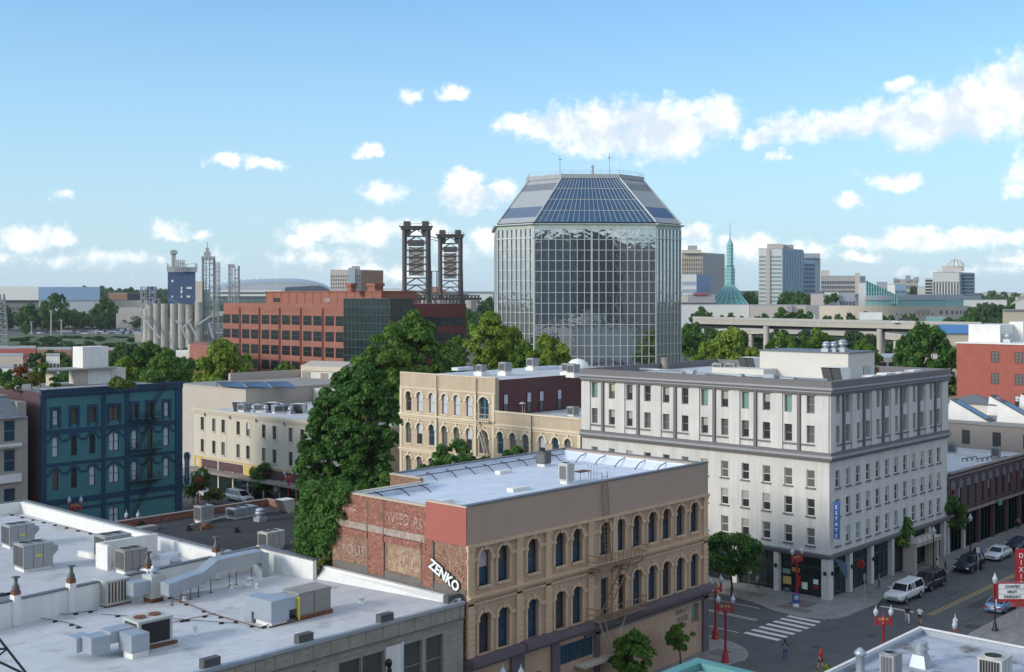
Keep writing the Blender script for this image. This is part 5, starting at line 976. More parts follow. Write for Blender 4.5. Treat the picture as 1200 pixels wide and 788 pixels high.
# ============================================================ dark brick row right of the hotel
def darkrow():
    X0, X1, Y = 139.95, 168.4, 58.2; b = thing('dark_brick_row', 'dark brick two storey row with white roof right of the hotel', 'building', (X0,Y,0)); F = Face(X0, Y, X1, Y); L = F.L
    us = [1.4+2.35*i for i in range(12)]; ops = [(u,.95,5.2,7.7) for u in us]
    w = MB(); F.wall(w, 4.5, 9.9, ops, .25); w.box(X0,X1,Y+.3,80,0,9.2); w.build('wall', MATS['plum_brick'], b)
    for u in us: window(b, F, u, 5.2, .95, 2.5, 0, RND.choice(['glass','glass_mid','glass_red',('glass_blind','glass')]), 'frame_dark', 'plum_brick', .2)
    q = MB(); F.box(q, 0, L, 9.75, 9.95, .5); F.box(q, 0, L, 9.2, 9.4, .15); F.box(q, 0, L, 4.5, 4.75, .3); q.build('cornice', MATS['taupe'], b)
    for u in us: q = MB(); F.box(q, u-.6, u+.6, 7.75, 8.55, .14); F.box(q, u-.35, u+.35, 8.55, 8.8, .1); q.build('window_hood', MATS['coping_grey'], b)
    q = MB(); F.box(q, 0, L, 8.0, 8.2, .06); q.build('band', MATS['plum_brick'], b)
    q = MB(); q.box(X0+.3,X1-.02,Y+.3,80,9.2,9.45); q.box(X0+.3,X1-.02,79.5,80.2,9.4,10.2); q.build('roof', MATS['membrane'], b)
    for i in range(6):
        a = .6+i*4.7; q = MB(); F.box(q, a, a+4.1, 0, 4.4, -.3, .4); q.build('shopfront', MATS['shop_glass'], b)
        q = MB(); F.box(q, a-.5, a, 0, 4.5, .05, .5); q.build('pillar', MATS['w_white' if i < 2 else 'plum_brick'], b)
        for k in range(1,4): q = MB(); F.box(q, a+k*1.03-.04, a+k*1.03+.04, 0, 4.4, -.24, .3); q.build('mullion', MATS['frame_teal'], b)
    q = MB(); F.box(q, 1.0, 4.2, 3.3, 4.4, .1); q.build('banner', MATS['sign_blue'], b); q = MB(); F.box(q, 14.5, 15.6, 4.2, 5.0, .7, -.6); q.build('green_sign', MATS['glass_green'], b)
    return b
darkrow()
for i, (px, py, lb) in enumerate(((1116,531,'small grey unit at the left of the white roof behind the dark brick row'),(1167,536,'grey roof unit further right on the white roof behind the dark brick row'))):
    x, y = inv(px, py, 9.6); u = rtu('condenser', lb, 1.1,1.1,1.2,'unit_grey',1,False); place(u, x, y, 9.45, .2)
t = thing('pipe_bends', 'tangle of small pipes across the white roof behind the dark brick row', 'pipe', (150,66,9.45))
for i in range(9):
    x, y = inv(1128+i*6, 541-(i%3), 9.5); q = MB(); q.tube([(x,y,9.45),(x,y,9.9),(x+.5,y-.3,9.9),(x+.5,y-.3,9.45)], .06, 6); q.build('pipe', MATS['metal_dark'], t)
# grey brown building with sawtooth skylights
b = thing('skylight_building', 'grey brown building with white sawtooth skylights on its flat roof', 'building', (168.5,40,0)); F = Face(168.5, 92, 168.5, 44)
w = MB(); w.box(168.5,199,44,92,0,12.9); w.build('wall', MATS['taupe'], b)
panes(b, F, [92-onx(x,168.5) for x in (1132,1168,1204)], [10.0], 1.15, 2.0, 'glass', fm='frame_dark')
q = MB(); q.box(168.3,199,44,92.2,12.9,13.05); q.build('roof', MATS['gravel_grey'], b)
def inv2(px, py): return inv(px, py, 13.05)
for i, (px, py, l, lb) in enumerate(((1126,492,2.6,'white sawtooth skylight nearest the hotel corner'),(1172,487,3.0,'tall white sawtooth skylight at the back, middle of the roof'),(1184,495,3.0,'white sawtooth skylight in front of the middle one'),(1209,484,2.8,'white sawtooth skylight at the right edge of the picture'))):
    x, y = inv2(px-8, py); t = thing('sawtooth_skylight', lb, 'skylight', (x,y,13.05), rad(-90), 'sawtooth skylights'); L_, H_, D_ = 6.0, 2.9, 2.6
    q = MB(); q.add([(-1,-.0,0),(L_-1,0,0),(-1,D_,0),(L_-1,D_,0),(-.6,0,H_),(-.6,D_,H_)],[(0,1,4),(2,3,5),(0,2,5,4)],0); q.build('end_wall', MATS['parapet_white'], t, False)
    q = MB(); q.add([(-.65,-.1,H_+.05),(L_-.9,-.1,.05),(L_-.9,D_+.1,.05),(-.65,D_+.1,H_+.05)],[(0,1,2,3)]); q.build('frame', MATS['metal_dark'], t, False)
    q = MB(); q.add([(-.1,.3,H_-.2),(L_-1.6,.3,.42),(L_-1.6,D_-.3,.42),(-.1,D_-.3,H_-.2)],[(0,1,2,3)]); q.build('glazing', MATS['glass_pale2'], t, False) if False else q.build('glazing', MATS['glaze_blue'], t, False)
q = MB(); x, y = inv2(1134, 483); q.prism([(x-2.6,y-5),(x+3,y-5),(x+3,y+3),(x-2.6,y+3)], 13.05, 14.6); t = q.build('stair_head', MATS['pale_wall']); tag(t, 'low cream block with dark hipped roof on the grey roof', 'roof house')
q = MB(); q.add([(x-3,y-5.5,14.6),(x+3.4,y-5.5,14.6),(x+3.4,y+3.4,14.6),(x-3,y+3.4,14.6),(x,y-1,15.9)],[(0,1,4),(1,2,4),(2,3,4),(3,0,4)]); q.build('hip_roof', MATS['coping_grey'], t)
# red brick building
X = 200.; Ya = 50; Yb = onx(1121, X); b = thing('red_brick_building', 'tall red brick building with small windows at the right edge', 'building', (X,Ya,0)); F = Face(X, Yb, X, Ya)
w = MB(); w.box(X,X+30,Ya,Yb,0,23.1); w.build('wall', MATS['red_brick'], b); q = MB(); q.box(X-.15,X+30,Ya,Yb+.15,23.1,23.3); q.build('coping', MATS['parapet_white'], b)
for px in (1166,1194): 
    for py in (424,449,474): window(b, F, Yb-onx(px,X), hgt(py,200)-.0, 1.25, 1.8, 0, 'glass_mid' if py != 474 else ('glass_pale','glass'), 'frame_dark', None, -.04, 'grid')
q = MB(); x = X+3; q.box(x,x+9,onx(1172,x),onx(1135,x),23.3,hgt(380.5,203)); q.build('penthouse', MATS['parapet_white'], b); q = MB(); x = X+9; q.box(x,x+8,onx(1199,x),onx(1183,x),23.3,hgt(377,207)); q.build('penthouse', MATS['parapet_white'], b)
v = mushroom('roof_vent', 'silver vent between the white roof houses of the red building', 1.1); place(v, X+4, onx(1181,X+4), 23.3)
# pale building with dark windows between hotel and red building
b = thing('pale_side_building', 'narrow slice of pale wall with dark windows between hotel and red building', 'building', (*far(1100,240),0)); q = MB(); q.prism([far(1058,232),far(1130,232),far(1132,250),far(1060,250)],0,hgt(420,232)); q.build('wall', MATS['coping_beige'], b)
F = Face(*far(1058,232), *far(1130,232)); panes(b, F, [F.L*.80], [hgt(445,232),hgt(463,232)], 1.1, 1.5, 'glass')
b = thing('parking_garage', 'low grey garage front with dark openings behind the hotel roof', 'building', (*far(1040,236),0)); q = MB(); q.prism([far(1024,234),far(1056,234),far(1056,250),far(1024,250)],0,hgt(419,234)); q.build('wall', MATS['sign_back'], b)
F = Face(*far(1024,234), *far(1056,234)); panes(b, F, [1.6,3.8], [hgt(432,234)], 1.8, 1.2, 'fan_black')
# buildings with blue roof and beige blocks further right
for nm, lb, pl, pr_, yt, d, m, rm in (('blue_roof_shed','low beige shed with bright blue roof right of the big tree',1098,1150,391,300,'coping_beige','roof_blue'),('beige_block','beige block behind the white roof houses at the right edge',1175,1215,364,330,'coping_beige','gravel_grey')):
    mat('roof_blue', (.05,.18,.42), .5, var=.1)
    b = thing(nm, lb, 'building', (*far(pl,d),0)); q = MB(); q.prism([far(pl,d),far(pr_,d),far(pr_,d+22),far(pl,d+22)],0,hgt(yt,d)); q.build('wall', MATS[m], b)
    q = MB(); a, c = far(pl-.5,d-.6), far(pr_+.5,d-.6); e, f_ = far(pr_,d+22), far(pl,d+22); z = hgt(yt,d); z2 = hgt(yt-8 if 'blue' in nm else yt-.5,d); q.add([(*a,z),(*c,z),(*e,z2),(*f_,z2)],[(0,1,2,3)]); q.build('roof', MATS[rm], b)
# ============================================================ near corners below the camera
b = thing('teal_cornice_building', 'building with teal cornice and white roof cut by the bottom edge', 'building', (40,10,0)); z = 9.6; X, Y = 59.0, 39.5
q = MB(); q.box(30,X-.5,5,Y-.5,0,z-.5); q.build('wall', MATS['l_stone'], b); q = MB(); q.box(30,X,Y-.45,Y,z-.9,z); q.box(X-.45,X,5,Y-.45,z-.9,z); q.box(30,X+.25,Y,Y+.25,z-.25,z); q.box(X,X+.25,5,Y,z-.25,z); q.build('cornice', MATS['teal_cornice'], b)
q = MB(); q.box(30,X-.46,5,Y-.46,z-.6,z-.45); q.build('roof', MATS['membrane'], b)
b = thing('flat_corner_roof', 'flat roof with silver upstand in the lower right corner of the picture', 'building', (60,10,0)); z = 5.6; X, Y = 88.3, 38.8
q = MB(); q.box(59.6,X,5,Y,0,z-.5); q.build('wall', MATS['l_stone'], b); q = MB(); q.box(59.6,X-.3,5,Y-.3,z-.5,z-.4); q.build('roof', MATS['membrane_dirty'] if 'membrane_dirty' in MATS else mat('membrane_dirty', (.42,.45,.52), .7, var=.25, scale=-.7, col2=(.17,.14,.12), c2s=.36, c2t=.53), b)
q = MB(); q.box(59.6,X+.1,Y-.35,Y+.1,z-.4,z); q.box(X-.35,X+.1,5,Y-.35,z-.4,z); q.build('upstand', MATS['metal_galv'], b)
q = MB(); q.box(59.6,X+.16,Y-.1,Y+.16,z,z+.07); q.box(X-.1,X+.16,5,Y-.1,z,z+.07); q.build('coping', MATS['parapet_white'], b)
def tg(px, py): return inv(px, py, z-.4)
x, y = tg(1079, 781); v = thing('drum_vent', 'round silver ventilator on its square curb on the corner roof', 'roof vent', (x,y,z-.4)); q = MB(); q.add([(-.6,-.6,0),(.6,-.6,0),(.6,.6,0),(-.6,.6,0),(-.42,-.42,.85),(.42,-.42,.85),(.42,.42,.85),(-.42,.42,.85)],[(4,5,6,7),(0,1,5,4),(1,2,6,5),(2,3,7,6),(3,0,4,7)]); q.build('curb', MATS['metal_galv'], v, False); q = MB(); q.lathe([(.45,.85),(.45,1.2),(.56,1.24),(.56,1.34),(.44,1.38),(.44,1.62),(.5,1.64),(.5,1.72),(.1,1.82)],n=20,sm=False); q.build('drum', MATS['metal_galv'], v, False)
x, y = tg(1044, 806); u = rtu('roof_cabinet', 'grey louvred cabinet at the near edge of the corner roof', 1.3,1.0,2.0,'unit_grey',1,False); place(u, x, y, z-.4)
x, y = tg(1166, 800); u = rtu('condenser', 'green grey fan condenser at the right of the corner roof', 1.9,1.6,1.5,'unit_beige',1,False); place(u, x, y, z-.4)
q = MB(); x, y = tg(1008, 790); q.lathe([(.3,0),(.3,1.3),(.42,1.35),(.42,1.5),(.1,1.8)],x,y,z-.4,12); tag(q.build('vent_pipe', MATS['metal_galv']), 'small silver flue by the left edge of the corner roof', 'roof vent')
# red bar marquee at the right edge
MX, MY = 121.5, 39.6
t = thing('bar_marquee', 'red framed white letter board marquee of a bar at the right edge', 'marquee', (MX,MY,3.2)); 
Fm = Face(119.6, 38.4, 119.6, 33.0); Fm = Face(*far(1165.5,112), *far(1205,112))
q = MB(); Fm.box(q, .35, Fm.L, 2.52, 3.97, 0, .35); q.build('letter_board', MATS['white_paint'], t)
q = MB(); Fm.box(q, 0, .32, 2.27, 4.07, .05, .4); Fm.box(q, .32, Fm.L, 2.27, 2.5, .05, .4); Fm.box(q, .32, Fm.L, 3.99, 4.07, .05, .4); q.build('frame', MATS['red_paint'], t)
q = MB(); Fm.box(q, .35, Fm.L, 2.98, 3.01, .02); Fm.box(q, .35, Fm.L, 3.46, 3.49, .02); q.build('letter_rail', MATS['metal_grey'], t)
for i, s_ in enumerate(('COUNTRY','NIGHT','THURSDAYS')): text(s_, 'letters', t, Fm, 1.65, 3.55-i*.48, .42, 'black_paint', .03, sx=.7)
q = MB(); Fm.box(q, 1.6, Fm.L, 1.78, 2.24, 0, .25); q.build('open_sign', MATS['s_red'], t); text('OPEN', 'open_letters', t, Fm, 2.35, 1.83, .5, 'red_paint', .03)
q = MB(); q.bar(Fm.p(Fm.L,3.1,0), Fm.p(Fm.L+3,3.1,0), .3); q.build('bracket', MATS['black_paint'], t)
t = thing('vertical_bar_sign', 'tall red vertical blade sign with white letters at the right edge', 'sign', (*far(1198,120),3)); Fv = Face(*far(1191,120), *far(1200,120))
q = MB(); Fv.box(q, 0, Fv.L+.5, hgt(697,120), hgt(644,120), 0, .3); q.build('blade', MATS['red_paint'], t)
for i, ch in enumerate('DIXIE'): text(ch, 'letter', t, Fv, .48, hgt(654+i*8.2,120), .72, 'white_paint', .03, sx=.9)
# unseen blocks across the avenue that close the street and show up in the tower's glass
for i, (x0,x1,y0,y1,h,m) in enumerate(((112,150,12,38,9,'dark_brick'),(122,165,-30,8,14,'beige_wall'))):
    pass
b = thing('bar_building', 'brick bar building behind the red signs at the right edge', 'building', (112,10,0)); q = MB(); q.box(128,165,8,37.5,0,7.5); q.build('wall', MATS['dark_brick'], b)
mat('f_bluegrey', (.22,.25,.27), .7, var=.1)
def block(x0, x1, y0, y1, h, m, lb, fl=3.6, sp=3.4):
    b = thing('office_block', lb, 'building', (x0,y0,0)); q = MB(); q.box(x0,x1,y0,y1,0,h); q.build('wall', MATS[m], b); q = MB(); q.box(x0-.3,x1+.3,y0-.3,y1+.3,h,h+.5); q.build('coping', MATS['coping_grey'], b)
    E = Face(x1, y0, x1, y1); zs = [3+i*fl for i in range(int((h-4)/fl))]; panes(b, E, [2+j*sp for j in range(int((y1-y0-2)/sp))], zs, 1.8, 2.0, 'glass_mid'); Nf = Face(x1, y1, x0, y1)
    panes(b, Nf, [2+j*sp for j in range(int((x1-x0-2)/sp))], zs, 1.8, 2.0, 'glass_mid'); return b
block(-30,4,-75,-43,57,'f_bluegrey','tall grey office block standing just behind and right of the viewpoint')
block(-34,0,-112,-80,63,'metal_dark','tallest dark office block behind the viewpoint')
block(-36,-2,-162,-118,60,'beige_wall','wide beige office block farthest behind the viewpoint')
block(-130,-95,-120,-60,78,'taupe','tall office block in the second row behind the viewpoint')
# ============================================================ vegetation
def leaves(clumps, n, leaf, rng, up=.35):
    c = np.array([k[:3] for k in clumps]); rr = np.array([k[3] for k in clumps]); p = rr**2; p = p/p.sum()
    idx = rng.choice(len(clumps), n, p=p); d = rng.normal(size=(n,3)); d /= np.linalg.norm(d, axis=1)[:,None]; d[:,2] = np.where(d[:,2] < -.3, -d[:,2]*.6, d[:,2])
    r = rr[idx]*(.62+.42*rng.random(n)**.6); pos = c[idx]+d*r[:,None]
    nrm = d+rng.normal(size=(n,3))*.55+np.array([0,0,up]); nrm /= np.linalg.norm(nrm, axis=1)[:,None]
    t = np.cross(nrm, rng.normal(size=(n,3))); t /= np.linalg.norm(t, axis=1)[:,None]; s = np.cross(nrm, t)
    L = leaf*(.6+.8*rng.random(n))[:,None]; a = t*L; b = s*L*.62
    v = np.stack([pos-a, pos-b+nrm*L*.12, pos+a, pos+b+nrm*L*.12], 1).reshape(-1,3); return v
def leafmesh(name, v, m):
    n = len(v)//4; me = bpy.data.meshes.new(name); me.vertices.add(len(v)); me.vertices.foreach_set('co', v.astype(np.float32).ravel()); me.loops.add(4*n); me.polygons.add(n)
    me.loops.foreach_set('vertex_index', np.arange(4*n, dtype=np.int32)); me.polygons.foreach_set('loop_start', np.arange(0,4*n,4,dtype=np.int32)); me.polygons.foreach_set('loop_total', np.full(n,4,dtype=np.int32))
    me.materials.append(MATS[m]); me.update(); me.validate(); return me
def crown_clumps(rx, rz, zc, nc, rng, shape='round', cr=.3):
    out = []
    for _ in range(nc):
        d = rng.normal(size=3); d /= np.linalg.norm(d); k = .45+.5*rng.random()**.5; z = d[2]*k
        w = 1.
        if shape == 'cone': w = .25+.75*(1-(z+1)/2)
        if shape == 'column': w = .9+.1*math.sin(z*7)
        if shape == 'spread': w = 1-.25*abs(z)
        w *= .8+.4*rng.random()
        out.append((d[0]*k*rx*w, d[1]*k*rx*w, zc+z*rz, cr*rx*(.6+.7*rng.random())))
    return out
def tree(name, label, x, y, H, R, base, m, n=7000, leaf=.26, seed=1, shape='round', nc=46, z0=0, group=None, cat='tree', cr=.28, trunk=True):
    rng = np.random.default_rng(seed); t = thing(name, label, cat, (x,y,z0), 0, group); rz = (H-base)/2; zc = base+rz
    cl = crown_clumps(R, rz*.9, zc, nc, rng, shape, cr)
    o = bpy.data.objects.new('crown', leafmesh('crown', leaves(cl, n, leaf, rng), m)); COL.objects.link(o); o.parent = t
    if trunk:
        q = MB(); r0 = max(.08, H*.02); pts = [(0,0,0),(.05*R,0,base*.6),(0,.05*R,base+rz*.5),(.05,-.05,base+rz*1.4)]; q.tube(pts, [r0,r0*.75,r0*.5,r0*.2], 7)
        for k in range(min(14, len(cl))):
            c = cl[k*len(cl)//14] if len(cl) >= 14 else cl[k]; z = max(base*.7, min(c[2]*.75, base+rz)); q.bar((0,0,z), (c[0]*.85,c[1]*.85,c[2]), r0*.45, None, 0, 5)
        q.build('trunk', MATS['bark'], t, False)
    return t
def put(proto, label, px, ytop, hw, d, z0=0, group=None, Hp=10., Rp=3.5, rz=0, m=None):
    x, y = far(px, d); H = hgt(ytop, d)-z0; R = hw*d/FPX
    o = dup(proto, (x,y,z0), rz, label, (R/Rp, R/Rp, R/Rp)); lift(o, H, R/Rp)
    if group: o['group'] = group
    return o
def lift(o, H, s, top=10.):
    "keep the crown's own proportions; a taller tree gets a longer trunk"
    sz = max(s*.8, min(H/top, s*1.35)); o.scale = (s, s, sz); off = max(0, H/sz-top)
    for c in bpy.data.objects:
        if c.parent == o:
            if c.name.startswith('crown'): c.location.z = off
            else: c.scale = (1, 1, (top*.72+off)/(top*.72))
P = {}
for k, m, sd, sh, n, lf in (('dark','leaf_dark',1,'round',9000,.21),('mid','leaf_mid',2,'round',9000,.21),('bright','leaf_bright',3,'spread',9000,.22),('olive','leaf_olive',4,'round',8000,.22)):
    P[k] = tree('leafy_tree', 'x', 0, 0, 10, 3.5, 1.6, m, n+2500, lf*.92, sd, sh, 105, cr=.185)
used = {}
def T(kind, label, px, yt, hw, d, z0=0, group='street and park trees', rz=None):
    rz = (px*1.7) % 6.28 if rz is None else rz
    if kind not in used:
        used[kind] = 1; o = P[kind]; KID[o.name] = list(o.children); x, y = far(px, d); o.location = (x,y,z0); H = hgt(yt,d)-z0; R = hw*d/FPX; o.rotation_euler = (0,0,rz); lift(o, H, R/3.5); o['label'] = label; o['group'] = group; return o
    return put(P[kind], label, px, yt, hw, d, z0, group, rz=rz)
# the dark group between cream and tan building
tree('tall_street_tree', 'dark spreading street tree hiding the right end of the cream building', *far(386,141), 20.6, 4.0, 3.0, 'leaf_dark', 30000, .24, 21, 'column', 190, cr=.19)
tree('tall_street_tree', 'tall dark tree standing between the cream and the tan arcaded building', *far(430,139), 24.6, 3.95, 3.0, 'leaf_dark', 32000, .24, 22, 'column', 200, cr=.19)
tree('tall_street_tree', 'lighter green tall tree rising behind the left end of the tan arcaded building', *far(487,192), 30.0, 6.4, 8, 'leaf_mid', 26000, .32, 23, 'round', 140, cr=.19)
tree('tall_street_tree', 'middle green tree top between the louvred penthouse and the tallest tree', *far(446,178), 26.5, 5.0, 8, 'leaf_mid', 18000, .31, 24, 'round', 100, cr=.2)
tree('tall_street_tree', 'dark tree top just right of the louvred penthouse', *far(406,176), 22.0, 3.4, 7, 'leaf_dark', 10000, .32, 25, 'column', 50, cr=.28)
tree('conifer', 'pointed green conifer behind the brick notch of the blue white roof', *far(451,113), 15.2, 1.9, 3, 'leaf_mid', 7000, .2, 31, 'cone', 40)
tree('conifer', 'small yellow green conifer above the ivy by the tar roof', *far(383,112), 13.6, 1.7, 3, 'leaf_olive', 5000, .2, 32, 'cone', 40)
tree('courtyard_tree', 'round dark clipped tree behind the back parapet of the blue white roof', *far(531,119), 17.3, 3.7, 6, 'leaf_dark', 18000, .19, 33, 'round', 90, cr=.22)
tree('courtyard_tree', 'smaller round tree right of the clipped one behind the blue white roof', *far(600,124), 16.4, 1.7, 6, 'leaf_dark', 5000, .2, 34, 'round', 24, cr=.35)
tree('courtyard_tree', 'low dark tree crown between the clipped tree and the smaller one', *far(561,121), 15.6, 2.2, 6, 'leaf_dark', 7000, .2, 35, 'round', 30, cr=.35)
# ivy hanging over the end of the brick flank
rng = np.random.default_rng(5); cl = []
for _ in range(230):
    py = 572+rng.random()*78; f_ = (py-572)/78; pr_ = 408-28*f_**1.3; pl = 350-4*f_+(6 if py < 590 else 0); px = pl+4+(pr_-pl-6)*rng.random()
    X = 58.9-1.4*rng.random()+.2*f_; Y = onx(px, X); d = X*CA+Y*SA; cl.append((X, Y, hgt(py,d), .42+.3*rng.random()))
cl = [(a-57, b_-74, c-9.2, e) for a, b_, c, e in cl]
o = bpy.data.objects.new('ivy', leafmesh('ivy', leaves(cl, 26000, .13, rng, .2), 'leaf_ivy')); COL.objects.link(o); o.location = (57,74,9.2); tag(o, 'thick dark green ivy swallowing the left end of the painted brick wall', 'ivy')
# street trees
def sx(px, Y): return (ony(px, Y), Y)
tree('street_tree', 'leafy young street tree with staked trunk in front of the hotel corner shops', *inv(857,704,0), 7.4, 2.6, 2.2, 'leaf_dark', 7000, .17, 41, 'round', 40, cr=.3)
tree('street_tree', 'round street tree on the hotel pavement near the porch', *inv(1048,668,.1), 6.6, 2.0, 2.4, 'leaf_mid', 5000, .17, 42, 'round', 30, cr=.32)
tree('street_tree', 'dark street tree on the pavement at the far end of the hotel', *inv(1112,648,.1), 6.8, 2.0, 2.2, 'leaf_dark', 4500, .17, 43, 'round', 30, cr=.32)
tree('street_tree', 'bushy young tree in front of the painted tan wall below the fire escape', *sx(741,55.4), 5.2, 1.75, 1.2, 'leaf_mid', 4200, .15, 44, 'spread', 34, cr=.26)
tree('street_tree', 'thin young tree with open branches before the painted house name', *sx(797,55.8), 4.4, 1.25, 1.9, 'leaf_mid', 2200, .14, 45, 'spread', 22, cr=.26)
tree('street_tree', 'yellow green tree top poking up at the bottom edge beside the crossing', *sx(915,41.9), 4.6, 1.9, 1.5, 'leaf_olive', 3200, .14, 46, 'spread', 26, cr=.24)
tree('street_tree', 'small yellow green tree top left of the corner roof', *sx(972,41.6), 4.5, .9, 1.5, 'leaf_olive', 1600, .13, 47, 'spread', 14, cr=.3)
tree('street_tree', 'wide dark street tree in front of the cream shopfronts', *inv(316,586,.1), 6.4, 3.1, 1.2, 'leaf_dark', 8000, .2, 48, 'spread', 44, cr=.28)
tree('street_tree', 'small round street tree left of the wide one by the cream shops', *inv(268,575,.1), 3.9, 1.6, 1.4, 'leaf_dark', 3500, .18, 49, 'round', 20, cr=.36)
tree('street_tree', 'dark street tree between the blade sign and the red double lamp', *inv(226,590,.1), 5.6, 2.4, 1.0, 'leaf_dark', 5500, .18, 50, 'round', 30, cr=.32)
tree('street_tree', 'sunlit palm like bush before the right end of the blue building', *far(192,139), 5.0, 1.9, 1, 'leaf_olive', 4000, .18, 51, 'spread', 24, cr=.28)
tree('street_tree', 'small bush left of the palm like one before the blue building', *far(174,139), 3.6, 1.2, 1, 'leaf_mid', 2500, .16, 52, 'round', 16, cr=.34)
tree('street_tree', 'light green shrub beside the parked silver car', *inv(250,592,0), 2.4, 1.6, .4, 'leaf_olive', 3000, .16, 53, 'round', 18, cr=.34)
tree('street_tree', 'dark trees closing the avenue at the right edge', *sx(1196,61.5), 9.5, 5.0, 1, 'leaf_dark', 9000, .22, 54, 'round', 44, cr=.3)
# trees by pixel of the survey: kind, label, px, top, half width, distance
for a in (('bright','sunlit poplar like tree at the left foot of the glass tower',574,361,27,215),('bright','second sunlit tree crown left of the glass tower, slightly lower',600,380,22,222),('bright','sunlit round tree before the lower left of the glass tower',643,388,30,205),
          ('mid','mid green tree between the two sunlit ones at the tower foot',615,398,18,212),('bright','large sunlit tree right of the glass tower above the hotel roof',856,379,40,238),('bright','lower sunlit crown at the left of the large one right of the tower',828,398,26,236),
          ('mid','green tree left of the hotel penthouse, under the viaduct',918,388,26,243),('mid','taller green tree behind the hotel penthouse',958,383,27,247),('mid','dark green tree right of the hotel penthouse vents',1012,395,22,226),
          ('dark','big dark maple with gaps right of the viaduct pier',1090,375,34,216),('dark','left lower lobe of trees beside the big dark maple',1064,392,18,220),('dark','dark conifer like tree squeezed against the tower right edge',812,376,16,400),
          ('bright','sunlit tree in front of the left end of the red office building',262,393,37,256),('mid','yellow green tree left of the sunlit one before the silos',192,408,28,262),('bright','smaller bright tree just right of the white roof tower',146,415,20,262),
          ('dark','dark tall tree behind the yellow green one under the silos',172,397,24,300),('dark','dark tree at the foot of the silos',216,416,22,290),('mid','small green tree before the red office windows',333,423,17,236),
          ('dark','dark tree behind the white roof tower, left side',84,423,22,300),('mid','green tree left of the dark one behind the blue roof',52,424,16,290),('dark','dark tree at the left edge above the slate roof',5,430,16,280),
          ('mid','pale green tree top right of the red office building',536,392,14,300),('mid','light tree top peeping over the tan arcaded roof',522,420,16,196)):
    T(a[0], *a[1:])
zr2 = bz(19.8)
def roofplant(name, lb, px, yt, hw, d, m, sd, n=1800): x, y = far(px, d); tree(name, lb, x, y, hgt(yt,d)-zr2, hw*d/FPX, .2, m, n, .16, sd, 'round', 14, z0=zr2, cat='roof plant', group='roof garden plants', cr=.36)
roofplant('red_maple', 'rusty red small maple in the roof garden of the blue building', 24, 427, 8, 152, 'leaf_red', 61); roofplant('roof_bush', 'golden bush right of the rusty red maple in the roof garden', 37, 436, 8, 151, 'leaf_gold', 62)
roofplant('roof_bush', 'tall green bush beside the penthouse in the roof garden', 47, 424, 8, 155, 'leaf_mid', 63); roofplant('roof_bush', 'long low planter of grass at the roof garden edge', 16, 446, 13, 148, 'leaf_olive', 64); roofplant('roof_bush', 'flat shaggy grass bed on the roof right of the penthouse', 140, 445, 15, 148, 'leaf_olive', 65, 2500)
roofplant('roof_bush', 'small dark green plant on the penthouse terrace of the blue building', 64, 441, 5, 149, 'leaf_dark', 66, 900)
# ============================================================ street furniture
def chinatown_lamp(label, x, y, rz=0, H=6.0):
    t = thing('street_lamp', label, 'street lamp', (x,y,.14), rz, 'red double street lamps'); s = H/6.
    q = MB(); q.lathe([(.34,0),(.36,.12),(.28,.2),(.30,.5),(.2,.75),(.15,.95),(.17,1.0),(.12,1.1)],n=10); q.build('base', MATS['red_paint'], t, False)
    q = MB(); q.lathe([(.11,1.1),(.095,4.2*s),(.15,4.25*s),(.15,4.35*s),(.09,4.45*s),(.07,5.0*s),(.03,5.15*s)],n=8); q.build('pole', MATS['red_paint'], t, False)
    q = MB(); z = 4.4*s; q.box(-.62,.62,-.05,.05,z+.02,z+.14)
    for a in (-1,1): q.bar((a*.62,0,z-.25),(a*.62,0,z+.55),.15); q.bar((a*.12,0,z-.3),(a*.6,0,z+.04),.07); q.bar((a*.12,0,z+.5),(a*.35,0,z+.14),.06)
    q.build('arm', MATS['red_paint'], t, False)
    q = MB()
    for a in (-1,1): q.box(a*.3-.1,a*.3+.1,-.07,.07,z+.18,z+.36)
    q.sph(0,0,z+.3,.13,None,8); q.build('gold_ornament', MATS['gold'], t, False)
    for a in (-1,1):
        q = MB(); q.lathe([(.08,z+.55),(.15,z+.62),(.2,z+.78),(.2,z+.9)], a*.62, 0, 0, 10); l = q.build('lantern', MATS['lamp_glass'], t, False)
        q = MB(); q.lathe([(.22,z+.9),(.2,z+.95),(.11,z+1.1),(.035,z+1.18),(.045,z+1.25),(.01,z+1.45)], a*.62, 0, 0, 10); q.build('finial', MATS['lamp_glass'], l, False)
    return t
LMP = [('red double lamp on the rounded kerb before the tan building corner',86.1,54.9),('red double lamp close against the right corner of the tan building',91.35,59.3),('red double lamp by the hotel corner shop beside the newspaper box',107.3,60.0),
    ('red double lamp rising behind the edge of the flat corner roof, left of two',91.4,43.3),('red double lamp rising behind the corner roof, right of two',92.1,37.7),('red lamp top before the purple shopfront at the bottom edge',59.6,55.0),
    ('red double lamp before the navy ground floor of the blue building, left one',*far(88,146)),('red double lamp before the blue building by the worn brick parapet',*far(155,137)),('red double lamp at the cream row corner, near the street tree',*inv(338,598,.0)),('red double lamp beside the dark tree right of the blade sign',*inv(232,600,0)) ]
l0 = chinatown_lamp(LMP[0][0], LMP[0][1], LMP[0][2], rad(-50)); L_RZ = [-50,-20,-20,-45,20,-45,-40,-45,-50,-50]
for i, (lb, x, y) in enumerate(LMP[1:]): dup(l0, (x,y,.14), rad(L_RZ[i+1]), lb, {5:1.12, 6:1.08}.get(i))
